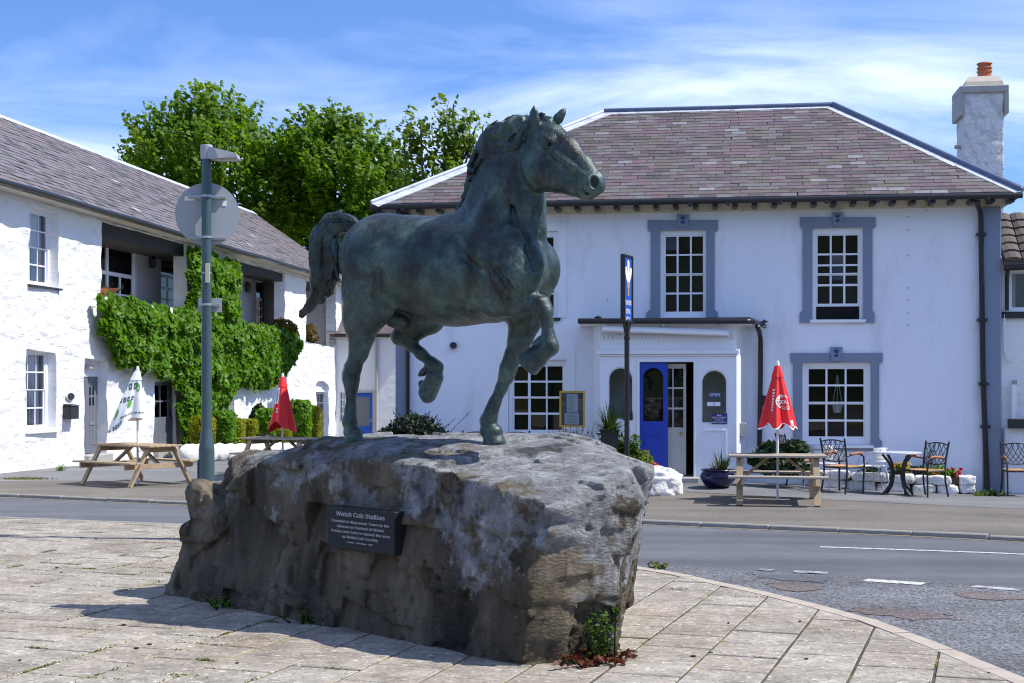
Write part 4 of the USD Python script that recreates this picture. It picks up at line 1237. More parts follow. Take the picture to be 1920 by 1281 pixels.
def boarded_door(g, leaf, y, m, lights=None, full=None):
    x0, x1, z0, z1 = bounds(g)
    lx0, lx1, lz0, lz1 = leaf
    part(row, 'door_frame', moved(prism(sg.box(x0 - 0.03, z0 - 0.02, x1 + 0.03, z1 + 0.03).difference(sg.box(lx0, lz0 - 0.3, lx1, lz1)), 0.06), 0, y, 0), 'white_paint')
    holes_ = shapely.union_all(lights) if lights else sg.Polygon()
    n = 7
    d = None
    for i in range(n):
        a, b = lx0 + (lx1 - lx0) * i / n, lx0 + (lx1 - lx0) * (i + 1) / n
        g_ = sg.box(a + 0.004, lz0, b - 0.004, lz1).difference(holes_)
        m_ = moved(prism(g_, 0.03), 0, y + 0.02, 0)
        if d is None:
            d = part(row, 'door', moved(prism(sg.box(lx0, lz0, lx1, lz1).difference(holes_), 0.02), 0, y + 0.05, 0), m)
        part(d, 'door_board', m_, m)
    if lights:
        for l_ in lights:
            a, b, c, e = l_.bounds
            part(d, 'door_pane', box(a - .003, c + .003, y + 0.036, y + 0.042, b - .003, e + .003), 'pane_glass')
    part(row, 'door_step', box(x0 - 0.05, x1 + 0.05, -0.12, y, lz0 - 0.5, lz0 - 0.01, 0.02), 'cement_grey')
    return d


x0, x1, z0, z1 = bounds(ho['c'])
lx0, lz1 = LF.hit(157.5, 706, -0.26)
lx1, lz0 = LF.hit(188.5, 848, -0.26)
ls = [sg.box(a, b, a + 0.11, b + 0.2) for a in ((lx0 + lx1) / 2 - 0.14, (lx0 + lx1) / 2 + 0.03) for b in (lz1 - 0.45, lz1 - 0.70)]
dr = boarded_door(ho['c'], (x0 + 0.03, max(lx1, x0 + 0.7), lz0, lz1), 0.26, 'grey_door_paint', ls)
part(dr, 'letter_plate', box((lx0 + lx1) / 2 - 0.12, (lx0 + lx1) / 2 + 0.14, 0.262, 0.279, lz0 + 0.68, lz0 + 0.75, 0.004), 'steel')
part(row, 'bulkhead_lamp', box((x0 + x1) / 2 - 0.1, (x0 + x1) / 2 + 0.16, 0.13, 0.259, z1 - 0.26, z1 - 0.14, 0.03), 'cement_cream')
x0, x1, z0, z1 = bounds(ho['d'])
lx1, lz0 = LF.hit(325, 835, -0.26)
_, lz1 = LF.hit(310, 716, -0.26)
ls = [sg.box(a, b, c, d_) for a, c in even(x0 + 0.14, lx1 - 0.12, 3, 0.04) for b, d_ in even(lz1 - 0.95, lz1 - 0.1, 2, 0.04)]
boarded_door(ho['d'], (x0 + 0.04, lx1, lz0, lz1), 0.12, 'grey_door_paint', ls)
x0, x1, z0, z1 = bounds(ho['g'])
lx1 = LF.hit(613.5, 800, -0.2)[0]
_, lz1 = LF.hit(605, 735, -0.2)
ls = [sg.box(a, b, c, d_) for a, c in even(x0 + 0.12, lx1 - 0.1, 2, 0.05) for b, d_ in even(z0 + 0.35, lz1 - 0.08, 5, 0.05)]
boarded_door(ho['g'], (x0 + 0.03, lx1, z0, lz1), 0.2, 'grey_door_paint', ls)

# recessed balconies: floor, back wall, ceiling beam, windows in the back wall
BD = 1.35
for k, (nm, wins, lamps) in {'r1': ('r1', [(150, 255.5, 438, 640), (302, 334, 472, 600)], [(286, 493)]), 'r2': ('r2', [(480, 509, 526, 625)], [(465, 540)]), 'r3': ('r3', [], [])}.items():
    x0, x1, z0, z1 = bounds(ho[k])
    xb0, xb1 = {'r1': (4.0, 13.39), 'r2': (13.395, bounds(ho['r3'])[0] - 0.72), 'r3': (bounds(ho['r3'])[0] - 0.715, SEND - 0.41)}[k]
    part(row, 'balcony_floor', box(xb0, xb1, 0.425, BD - 0.001, z0 - 0.75, z0 - 0.62), 'cement_grey')
    part(row, 'balcony_ceiling', box(xb0, xb1, 0.425, BD - 0.001, max(z1 + 0.02, 5.2), max(z1 + 0.02, 5.2) + 0.05), 'balcony_grey')
    hb = []
    cells = []
    for (u0, u1, v0, v1) in wins:
        a, b = LF.hit(u0, v1 - 60, -BD)[0], LF.hit(u1, v1 - 60, -BD)[0]
        c, d_ = LF.hit((u0 + u1) / 2, v1, -BD)[1], LF.hit((u0 + u1) / 2, v0, -BD)[1]
        hb.append(sg.box(a, c, b, d_))
        cells.append((a, b, c, d_))
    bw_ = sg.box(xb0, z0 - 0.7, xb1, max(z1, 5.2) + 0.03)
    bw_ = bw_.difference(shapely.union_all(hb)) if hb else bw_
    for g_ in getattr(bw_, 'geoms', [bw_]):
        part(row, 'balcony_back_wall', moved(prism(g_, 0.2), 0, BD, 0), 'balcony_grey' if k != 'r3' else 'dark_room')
    for (a, b, c, d_) in cells:
        nc = 4 if b - a > 2.5 else 2
        zt_ = d_ - (d_ - c) * 0.36
        w_ = part(row, 'balcony_window', moved(prism(sg.box(a, c, b, d_).difference(shapely.union_all([sg.box(p, q, p2, q2) for p, p2 in even(a + 0.07, b - 0.07, nc // 2, 0.08) for q, q2 in even(c + 0.08, d_ - 0.07, 1, 0.08)])), 0.07), 0, BD + 0.04, 0), 'white_paint')
        bars = sg.box(a + 0.07, c + 0.08, b - 0.07, d_ - 0.07)
        panes = [sg.box(p, zt_ + 0.04, p2, d_ - 0.09) for p, p2 in even(a + 0.1, b - 0.1, nc // 2, 0.14)] + [sg.box(p, q, p2, q2) for p, p2 in even(a + 0.13, b - 0.13, nc, 0.06) for q, q2 in even(c + 0.3, zt_ - 0.06, 3, 0.05)]
        part(w_, 'glazing_frame', moved(prism(bars.difference(shapely.union_all(panes)), 0.04), 0, BD + 0.055, 0), 'white_paint')
        for p in panes:
            q = p.bounds
            part(w_, 'pane', box(q[0] - .003, q[2] + .003, BD + 0.072, BD + 0.078, q[1] - .003, q[3] + .003), 'pane_glass')
    for (u, v) in lamps:
        x, z = LF.hit(u, v, -BD + 0.12)
        part(row, 'wall_lantern', moved(cat([lathe([(0.03, -0.16), (0.085, -0.13), (0.10, 0.10), (0.02, 0.2)], 6), tube([(0, 0, 0.18), (0, 0.05, 0.24), (0, 0.11, 0.15)], 0.012)]), x, BD - 0.12, z), 'iron_black')
    part(row, 'balcony_beam', trimesh.convex.convex_hull(np.array([(s_, y_, zz) for s_, zt_ in ((x0 - 0.25, LF.hit(192, 0)[1] and ztop(x0)), (x1 + 0.1 - (0.0), ztop(x1))) for y_ in (0.12, 0.40) for zz in (zt_ - 0.12, zt_ - 0.47)])), 'beam_black')
# dark doorway at the far balcony
a, z1_ = LF.hit(620, 597, -BD + 0.01)
b, z0_ = LF.hit(629, 648, -BD + 0.01)
part(row, 'balcony_doorway', box(a, b, BD - 0.02, BD - 0.002, z0_ - 0.5, z1_), 'black_paint')

# oval house-name plate and letter box by the first door
x, z = LF.hit(132, 743.5, 0.02)
ns = thing('house_name_plate', 'small oval dark house-name plate above the black letter box', 'sign', loc=LF.pt(x, -0.03, z), rz=LF.rz)
ov = affinity.scale(sg.Point(0, 0).buffer(1, 24), 0.20, 0.095)
part(ns, 'plate', moved(prism(ov, 0.02), 0, 0.0, 0), 'sign_white')
part(ns, 'plate_face', moved(prism(affinity.scale(ov, 0.86, 0.86), 0.008), 0, -0.009, 0), 'iron_black')
x, z = LF.hit(139, 772, 0.15)
mb = thing('letter_box', 'black metal letter box on the white wall beside grey boarded door', 'letter box', loc=LF.pt(x, 0, z), rz=LF.rz)
part(mb, 'box', box(-0.21, 0.21, -0.17, 0.02, -0.17, 0.13, 0.012), 'black_paint')
part(mb, 'lid', trimesh.convex.convex_hull(np.array([(sx * 0.225, y_, z_) for sx in (-1, 1) for y_, z_ in ((-0.19, 0.132), (-0.19, 0.142), (-0.0, 0.18), (-0.0, 0.142))])), 'iron_black')

# ------------------------------------------------------------------ low link building between the cottages and the hotel
KF = Frame(-6.6, 54.5, -2.0)
link = thing('link_building', 'low white link building with blue glazed door between cottages and hotel', 'building', loc=KF.o, rz=KF.rz)
kx0, kx1 = KF.hit(630, 760)[0], KF.hit(775, 760)[0]
kz = KF.hit(700, 628)[1]
dq = KF.rect(668.5, 736.5, 698.5, 845)
dq = (dq[1] - 0.92, dq[1], -0.75, dq[3])
wq = KF.rect(637, 735, 647.5, 791)
kw = sg.box(kx0, -1.6, kx1, kz).difference(sg.box(dq[0], -1.4, dq[1], dq[3])).difference(sg.box(wq[0], wq[2], wq[1], wq[3]))
rubble_mat('link_lime', (0.76, 0.755, 0.74), stone=3.0, bump=0.8, dist=0.03, flat=1.4, dirt=(0.50, 0.47, 0.42))
part(link, 'front_wall', prism(kw, 0.3), 'link_lime')
part(link, 'back_wall', cat([box(kx0, kx1, 4, 4.2, -1.6, kz), box(kx0, kx0 + 0.3, 0.302, 4, -1.6, kz), box(kx1 - 0.3, kx1, 0.302, 4, -1.6, kz)]), 'link_lime')
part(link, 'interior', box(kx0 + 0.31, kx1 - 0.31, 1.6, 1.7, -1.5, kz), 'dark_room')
kd = part(link, 'door', moved(prism(sg.box(dq[0] + 0.01, -0.75, dq[1] - 0.01, dq[3] - 0.01).difference(sg.box(dq[0] + 0.12, dq[3] - 1.28, dq[1] - 0.12, dq[3] - 0.16)), 0.05), 0, 0.06, 0), 'deep_blue_paint')
mat('frosted_glass', (0.17, 0.175, 0.18), 0.35, 0.1, 2.0)
part(kd, 'door_glass', box(dq[0] + 0.118, dq[1] - 0.118, 0.08, 0.09, dq[3] - 1.282, dq[3] - 0.158), 'frosted_glass')
part(kd, 'door_handle', box(dq[1] - 0.075, dq[1] - 0.045, 0.02, 0.06, 0.22, 0.36, 0.008), 'steel')
part(link, 'door_frame', moved(prism(sg.box(dq[0] - 0.09, -0.75, dq[1] + 0.2, dq[3] + 0.1).difference(sg.box(dq[0] - 0.001, -0.8, dq[1] + 0.001, dq[3] + 0.001)), 0.03), 0, -0.03, 0), 'grey_white_paint')
sash_window(KF, link, wq[0], wq[1], wq[2], wq[3], even(wq[0] + 0.04, wq[1] - 0.04, 2, 0.04), even(wq[2] + 0.05, wq[3] - 0.05, 4, 0.04), y=0.06)
P3 = lambda u, v, d=0.1: (KF.hit(u, v, d)[0], -d, KF.hit(u, v, d)[1])
part(link, 'gutter', tube([(kx0, -0.18, kz - 0.02), (kx1, -0.18, kz - 0.02)], 0.07, 8), 'black_paint', smooth=True)
part(link, 'downpipe', tube([P3(701, 635, 0.2), P3(702, 638, 0.12), P3(706, 642, 0.1), P3(705.5, 835, 0.1)], 0.06, 8), 'cement_grey', smooth=True)
A, B = np.array([kx0 - 0.2, -0.2, kz]), np.array([kx1 + 0.2, -0.2, kz])
C, D = B + [0, 2.3, 1.5], A + [0, 2.3, 1.5]
kr = part(link, 'roof', (np.vstack([np.array([A, B, C, D, B + [0, 4.6, 0], A + [0, 4.6, 0]]) - [0, 0, 0.01], np.array([A, B, C, D, B + [0, 4.6, 0], A + [0, 4.6, 0]]) - [0, 0, 0.09]]), [(0, 1, 2), (0, 2, 3), (3, 2, 4), (3, 4, 5), (6, 8, 7), (6, 9, 8), (0, 7, 1), (0, 6, 7), (1, 7, 8), (1, 8, 2), (0, 3, 9), (0, 9, 6), (9, 10, 8), (9, 11, 10), (4, 2, 8), (4, 8, 10), (3, 5, 11), (3, 11, 9), (5, 4, 10), (5, 10, 11)]), 'old_slate_dark')
rk = np.random.default_rng(8)
for r_ in range(12):
    y_ = r_ * 0.2
    for i in range(int((kx1 - kx0) / 0.4) + 1):
        xa = kx0 - 0.2 + i * 0.4 - (0.2 if r_ % 2 else 0)
        m = box(xa + 0.004, xa + 0.396, 0, 0.235, -0.006, 0.006)
        m.apply_transform(trimesh.transformations.rotation_matrix(math.atan2(1.5, 2.3) - 0.04, (1, 0, 0)))
        m.apply_translation((0, -0.2 + y_ * 2.3 / 2.746, kz + 0.016 + y_ * 1.5 / 2.746))
        if xa < kx1 - 0.3 and r_ * 0.2 < 2.5:
            part(kr, 'slate', m, str(rk.choice(['slate_mauve', 'slate_grey', 'slate_olive', 'slate_pale'], p=[.4, .3, .2, .1])))

# ------------------------------------------------------------------ the neighbour at the right edge
NF = Frame(*HF.pt(HR + 0.03, 0.12, 0)[:2], -8.4)
nb = thing('neighbour_house', 'white neighbouring house with dark tiled roof at the right edge', 'house', loc=NF.o, rz=NF.rz)
nx = 4.2
zlow = NF.hit(1900, 803, 0.25)[1]
zstr0, zstr1 = NF.hit(1900, 597, 0)[1], NF.hit(1900, 585, 0)[1]
zgut = NF.hit(1900, 492, 0.2)[1]
wu = NF.rect(1892, 505, 1960, 583)
wl = NF.rect(1893, 606, 1960, 700)
part(nb, 'front_wall', prism(sg.box(0.0, -1.0, nx, zgut + 0.1).difference(sg.box(wu[0], wu[2], wu[1], wu[3])), 0.3), 'rubble_white')
part(nb, 'side_wall', cat([box(nx - 0.3, nx, 0.302, 6, -1, zgut), box(0, 0.3, 0.302, 6, -1, zgut + 0.1), box(0, nx, 6.0, 6.2, -1, zgut)]), 'rubble_white')
part(nb, 'lower_bay', box(0.02, nx, -0.25, -0.002, -1.0, zlow, 0.01), 'white_render')
part(nb, 'string_course', box(0.0, nx, -0.07, -0.001, zstr0, zstr1, 0.008), 'iron_black')
nw = part(nb, 'window', moved(prism(sg.box(*[wu[i] for i in (0, 2, 1, 3)]).difference(sg.box(wu[0] + 0.07, wu[2] + 0.07, wu[1] - 0.07, wu[3] - 0.07)), 0.08), 0, 0.1, 0), 'white_paint')
part(nw, 'pane', box(wu[0] + 0.065, wu[1] - 0.065, 0.13, 0.136, wu[2] + 0.065, wu[3] - 0.065), 'pane_glass')
part(nb, 'interior', box(0.31, nx - 0.31, 0.8, 0.9, 0.5, zgut), 'grey_white_paint')
part(nb, 'gutter', tube([(0.0, -0.22, zgut - 0.10), (nx, -0.22, zgut + 0.10)], 0.055, 8), 'black_paint', smooth=True)
x, z = NF.hit(1888, 500, 0.08)
part(nb, 'downpipe', tube([(x, -0.2, zgut - 0.1), (x, -0.08, zgut - 0.25), (x, -0.08, zstr1 + 0.02)], 0.035, 8), 'black_paint', smooth=True)
x, z = NF.hit(1902, 750, 0.1)
part(nb, 'white_pipe', tube([(x, -0.1, zlow), (x, -0.1, NF.hit(1902, 722, 0.1)[1])], 0.06, 12), 'white_paint', smooth=True)
part(nb, 'pipe_cap', tube([(x, -0.1, NF.hit(1902, 721, 0.1)[1]), (x, -0.1, NF.hit(1902, 713, 0.1)[1])], 0.045, 12), 'cement_grey')
pts = [NF.hit(u, v, 0.05) for u, v in ((1883, 590), (1884, 655), (1888, 672), (1897, 677))]
part(nb, 'white_cable', tube([(a, -0.05, b) for a, b in pts], 0.022, 8), 'white_paint', smooth=True)
pz = NF.hit(1900, 785, 0.3)[1]
part(nb, 'window_box', box(0.05, nx - 0.2, -0.42, -0.26, zlow + 0.0, pz, 0.01), 'iron_black')
# roof of dark ribbed tiles that rises behind the hotel's gable
rA, rB = np.array([0.0, -0.25, zgut + 0.02]), np.array([nx, -0.25, zgut + 0.06])
rC, rD = rB + [0, 1.15, 0.95], rA + [0, 1.15, 0.95]
mat('dark_tile', (0.075, 0.06, 0.055), 0.75, 0.25, 6.0)
nr = part(nb, 'roof', (np.vstack([np.array([rA, rB, rC, rD]), np.array([rA, rB, rC, rD]) - [0, 0, 0.1]]), [(0, 1, 2), (0, 2, 3), (4, 6, 5), (4, 7, 6), (0, 5, 1), (0, 4, 5), (1, 5, 6), (1, 6, 2), (2, 6, 7), (2, 7, 3), (3, 7, 4), (3, 4, 0)]), 'dark_tile')
sl = math.atan2(0.95, 1.15)
for r_ in range(6):
    for i in range(6):
        w_ = tube([(0, 0, 0), (0.31, 0, 0)], 0.05, 8)
        m = trimesh.convex.convex_hull(np.array([(xx, yy, zz) for xx in (0.01, 0.29) for yy, zz in ((0, 0.0), (0, 0.055), (0.27, 0.0), (0.27, 0.02))] + [(0.1, 0, 0.085), (0.2, 0, 0.085), (0.1, 0.27, 0.05), (0.2, 0.27, 0.05)]))
        m.apply_transform(trimesh.transformations.rotation_matrix(sl, (1, 0, 0)))
        d = r_ * 0.245
        m.apply_translation((i * 0.3, -0.27 + d * math.cos(sl), zgut + 0.02 + d * math.sin(sl)))
        part(nr, 'roof_tile', m, 'dark_tile')
# ------------------------------------------------------------------ greenery
def ramp3(a, b, c):
    return [(0.2, a), (0.5, b), (0.8, c)]


leaf_mat('leaf_maple', ramp3((0.11, 0.2, 0.006), (0.24, 0.41, 0.008), (0.38, 0.55, 0.014)), 0.6, clump=0.35)
leaf_mat('leaf_maple_2', ramp3((0.1, 0.19, 0.006), (0.22, 0.385, 0.008), (0.35, 0.52, 0.014)), 0.6, clump=0.35)
leaf_mat('leaf_sycamore', ramp3((0.11, 0.18, 0.015), (0.23, 0.36, 0.018), (0.36, 0.48, 0.03)), 0.5, clump=0.6)
leaf_mat('leaf_ivy', ramp3((0.075, 0.18, 0.004), (0.18, 0.38, 0.005), (0.3, 0.53, 0.01)), 0.4, clump=1.3)
leaf_mat('leaf_hedge_gold', ramp3((0.2, 0.22, 0.008), (0.33, 0.35, 0.012), (0.44, 0.44, 0.02)), 0.35, clump=2.0)
leaf_mat('leaf_hedge_green', ramp3((0.09, 0.2, 0.008), (0.19, 0.38, 0.01), (0.3, 0.5, 0.015)), 0.4, clump=2.0)
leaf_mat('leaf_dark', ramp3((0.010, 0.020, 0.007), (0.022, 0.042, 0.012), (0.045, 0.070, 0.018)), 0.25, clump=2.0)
leaf_mat('leaf_rust', ramp3((0.10, 0.070, 0.014), (0.18, 0.115, 0.022), (0.24, 0.17, 0.04)), 0.35, clump=2.0)
leaf_mat('leaf_fern', ramp3((0.06, 0.12, 0.015), (0.11, 0.19, 0.02), (0.17, 0.26, 0.03)), 0.45, clump=3.0)
leaf_mat('leaf_lime', ramp3((0.12, 0.17, 0.012), (0.20, 0.25, 0.02), (0.28, 0.31, 0.03)), 0.4, clump=3.0)
leaf_mat('leaf_grass', ramp3((0.035, 0.06, 0.015), (0.07, 0.11, 0.02), (0.13, 0.16, 0.04)), 0.35, clump=3.0)
leaf_mat('leaf_moss', ramp3((0.10, 0.12, 0.012), (0.17, 0.19, 0.018), (0.22, 0.22, 0.03)), 0.2, clump=3.0)
leaf_mat('petal_red', ramp3((0.45, 0.015, 0.012), (0.62, 0.03, 0.02), (0.7, 0.08, 0.05)), 0.3)
leaf_mat('petal_yellow', ramp3((0.60, 0.42, 0.01), (0.75, 0.55, 0.02), (0.8, 0.65, 0.04)), 0.3)
leaf_mat('petal_orange', ramp3((0.55, 0.12, 0.02), (0.70, 0.2, 0.03), (0.75, 0.3, 0.06)), 0.3)
leaf_mat('petal_purple', ramp3((0.16, 0.06, 0.25), (0.25, 0.1, 0.36), (0.4, 0.2, 0.45)), 0.3)
leaf_mat('petal_pink', ramp3((0.35, 0.16, 0.18), (0.45, 0.22, 0.24), (0.5, 0.3, 0.3)), 0.3)
mat('bark', (0.085, 0.07, 0.055), 0.9, 0.3, 5.0, bump=0.8, bscale=15, bdist=0.03)
mat('twig', (0.11, 0.09, 0.07), 0.9, 0.3, 5.0)


def spray_tree(name, label, clumps, Y, spread, base_z, trunk_r, leaf_m, n_spray, per, leaf_size, seed, spray=0.55):
    """clumps: (u, v, r px, depth offset m). Sprays of leaves over each clump, limbs to each clump from the trunk."""
    r = np.random.default_rng(seed)
    k = FPX / Y
    cs = np.array([at_depth(u, v, Y + dy) for u, v, _, dy in clumps])
    rs = np.array([c[2] / k for c in clumps])
    base = np.array([np.average(cs[:, 0], weights=rs), Y, base_z])
    t = thing(name, label, 'tree', loc=base)
    fork = base + [0, 0, (cs[:, 2].min() - base_z) * 0.75]
    ms = [tube([base - [0, 0, 0.3], base + [0.05, 0, 0.8], fork], [trunk_r * 1.35, trunk_r, trunk_r * 0.8], 10)]
    for c, rr in zip(cs, rs):
        mid = fork * 0.45 + c * 0.55 + r.normal(0, 0.3, 3)
        ms.append(tube([fork, mid, c, c + (c - fork) / np.linalg.norm(c - fork) * rr * 0.5], [trunk_r * 0.45, trunk_r * 0.25, trunk_r * 0.13, trunk_r * 0.05], 6))
    part(t, 'trunk', cat(ms), 'bark', smooth=True, world=True)
    w = rs ** 2 / (rs ** 2).sum()
    P_, N_ = [], []
    for c, rr, n in zip(cs, rs, (w * n_spray).astype(int) + 1):
        d = r.normal(size=(n, 3)) * [1, 1, 0.9] + [0, -0.35, 0.25]
        d /= np.linalg.norm(d, axis=1, keepdims=True)
        rad = rr * (0.74 + 0.26 * r.random(n)) * (0.72 + 0.62 * meshkit.noise(d * 2.4 + c, seed))
        s0 = c + [0, 0, -0.55] + d * rad[:, None] * [1, 1, 0.95]
        keep = meshkit.noise(s0 * (1.1 / max(0.6, rr)), seed + 7) > 0.30
        s0, d = s0[keep], d[keep]
        axis = d * 0.55 + np.array([0, 0, 0.7]) + r.normal(size=d.shape) * 0.16
        axis /= np.linalg.norm(axis, axis=1, keepdims=True)
        for q in range(per):
            a = r.random(len(s0))[:, None]
            off = axis * (a - 0.3) * spray * 2.5 + r.normal(size=(len(s0), 3)) * spray * (0.27 * (1 - 0.75 * a))
            P_.append(s0 + off)
            N_.append(d * 0.3 + np.array([0.6, -0.4, 0.7]) + r.normal(size=(len(s0), 3)) * 0.3)
    P_, N_ = np.vstack(P_), np.vstack(N_)
    part(t, 'crown', leaves(P_, N_, leaf_size, r, 0.42, 0.85), leaf_m, world=True)
    return t


spray_tree('broadleaf_tree', 'tallest bright green round-headed tree behind the cottage roof', [
    (388, 222, 52, 0), (440, 235, 48, 1), (345, 238, 48, 0), (300, 262, 46, 0), (284, 222, 24, 0), (262, 300, 30, 1), (318, 318, 62, -1), (410, 300, 78, -2), (478, 262, 40, 1), (492, 330, 62, -1), (530, 395, 58, -2),
    (440, 395, 70, -2), (345, 385, 60, -1), (405, 195, 34, 0), (560, 330, 45, 0)], 62.0, 0, -0.6, 0.45, 'leaf_maple', 900, 26, 0.22, 41, spray=0.66)
spray_tree('broadleaf_tree', 'wide bright green tree between the tallest tree and the hotel roof', [
    (592, 262, 46, 0), (640, 262, 46, 1), (560, 295, 48, 0), (690, 285, 44, 0), (722, 325, 42, 0), (660, 335, 66, -1), (600, 360, 46, 0), (745, 352, 26, 0), (700, 390, 46, -1), (665, 430, 40, -1), (750, 400, 30, 0), (615, 235, 30, 0), (665, 248, 26, 0)], 60.0, 0, -0.6, 0.4, 'leaf_maple_2', 800, 26, 0.22, 42, spray=0.64)
spray_tree('sapling_tree', 'thin-leaved young tree with bare twigs just left of the bronze horse head', [
    (770, 240, 24, 0), (790, 258, 22, 0), (842, 215, 24, 0), (862, 245, 26, 0), (835, 265, 26, 0), (890, 245, 22, 0), (868, 290, 34, 0), (812, 300, 26, 0), (780, 325, 26, 0), (845, 320, 34, 0), (905, 300, 22, 0), (905, 240, 14, 0), (758, 262, 14, 0), (790, 345, 20, 0), (850, 200, 12, 0)], 47.0, 0, -0.6, 0.2, 'leaf_sycamore', 130, 22, 0.18, 43, spray=0.55)
spray_tree('shade_tree', 'dark tree low behind the cottage ridge, in the gap under the bright crowns', [(610, 410, 40, 0), (560, 420, 40, 0), (650, 430, 40, 0), (720, 430, 40, 0), (690, 480, 45, 0), (640, 500, 45, 0), (740, 470, 40, 0), (760, 420, 30, 0), (700, 540, 45, 0), (650, 560, 40, 0)], 70.0, 0, -0.6, 0.3, 'leaf_maple_2', 900, 22, 0.30, 44)
# bare twigs of the thin tree
r = np.random.default_rng(77)
tw = []
for (u, v) in ((838, 205), (862, 232), (880, 228), (800, 300), (900, 228), (765, 240), (850, 255), (868, 262), (892, 262)):
    p = at_depth(u, v, 47.0)
    q = at_depth(845 + r.uniform(-15, 15), 330, 47.0)
    tw.append(tube([q, (p + q) / 2 + r.normal(0, 0.15, 3), p, p + [r.normal(0, .1), 0, 0.3]], [0.045, 0.03, 0.014, 0.006], 5))
part('/World/sapling_tree', 'twigs', cat(tw), 'twig', world=True, kind='stuff')

# ------------------------------------------------------------------ ivy over the cottage front
IV = [(177, 560), (184, 549), (200, 548), (240, 558), (300, 573), (338, 580), (350, 560), (350, 520), (347, 480), (354, 463), (375, 466), (400, 476), (437, 490), (446, 510), (443, 560), (442, 600), (480, 606), (512, 611), (528, 603), (548, 612), (561, 634), (556, 662), (548, 690), (528, 712), (505, 728), (482, 737), (460, 728), (444, 724), (432, 742), (424, 765), (402, 778), (392, 790), (380, 815), (362, 836), (338, 833), (332, 800), (329, 765), (325, 712), (308, 706), (296, 716), (288, 706), (270, 700), (252, 706), (236, 692), (218, 692), (208, 684), (200, 664), (188, 650), (180, 605)]
ivp = sg.Polygon([LF.hit(u, v, 0.15) for u, v in IV]).buffer(0)
ivy = thing('ivy', 'thick bright green climber hanging over the cottage balconies down to the ground', 'climber', loc=LF.pt(12, 0, -0.3), rz=LF.rz)
LOC_ivy = LF.pt(12, 0, -0.3)
r = np.random.default_rng(50)
b = ivp.bounds
pts = []
while len(pts) < 32000:
    x = r.uniform(b[0], b[2], 6000)
    z = r.uniform(b[1], b[3], 6000)
    inside = shapely.contains_xy(ivp, x, z)
    pts += list(zip(x[inside], z[inside]))
pts = np.array(pts[:32000])
ed = shapely.distance(shapely.points(pts), ivp.exterior)
rag = meshkit.fbm(np.column_stack([pts[:, 0] * 2.2, pts[:, 1] * 3.0, 0 * pts[:, 0] + 4]), 3, 16)
keep = ed > (rag - 0.44) * 0.8
pts, ed = pts[keep], ed[keep]
nz = meshkit.fbm(np.column_stack([pts[:, 0] * 1.3, pts[:, 1] * 2.0, 0 * pts[:, 0]]), 3, 6)
thick = 0.10 + np.minimum(ed, 0.5) * (0.28 + 0.95 * np.clip(nz - 0.3, 0, 0.6))
lump = meshkit.noise(np.column_stack([pts[:, 0] * 2.6, pts[:, 1] * 3.4, 0 * pts[:, 0] + 9]), 3) * 1.6 + 0.8 * meshkit.noise(np.column_stack([pts[:, 0] * 6, pts[:, 1] * 7, 0 * pts[:, 0] + 9]), 31)
dd = thick * (0.55 + 0.45 * r.random(len(pts))) + 0.10 * lump
# droop: the leaf faces out and a little up
nl = np.column_stack([r.normal(0, 0.25, len(pts)), -np.ones(len(pts)), 0.55 + 0 * dd])
pos = np.column_stack([pts[:, 0], -dd, pts[:, 1]])
off = np.array([12, 0, -0.3])
part(ivy, 'foliage', leaves(pos - off, nl, 0.16, r, 0.40, 0.9), 'leaf_ivy', kind='stuff')
stems = []
for i in range(14):
    u = r.uniform(332, 392)
    x, _ = LF.hit(u, 835, 0.1)
    p = [(x, -0.06, LF.hit(u, 838, 0.1)[1])]
    for k in range(1, 8):
        p.append((p[-1][0] + r.normal(0, 0.12), -0.06 - 0.03 * r.random(), p[-1][2] + 0.42))
    stems.append(tube(np.array(p) - off, np.linspace(0.03, 0.012, 8), 6))
part(ivy, 'stem', cat(stems), 'bark', kind='stuff')


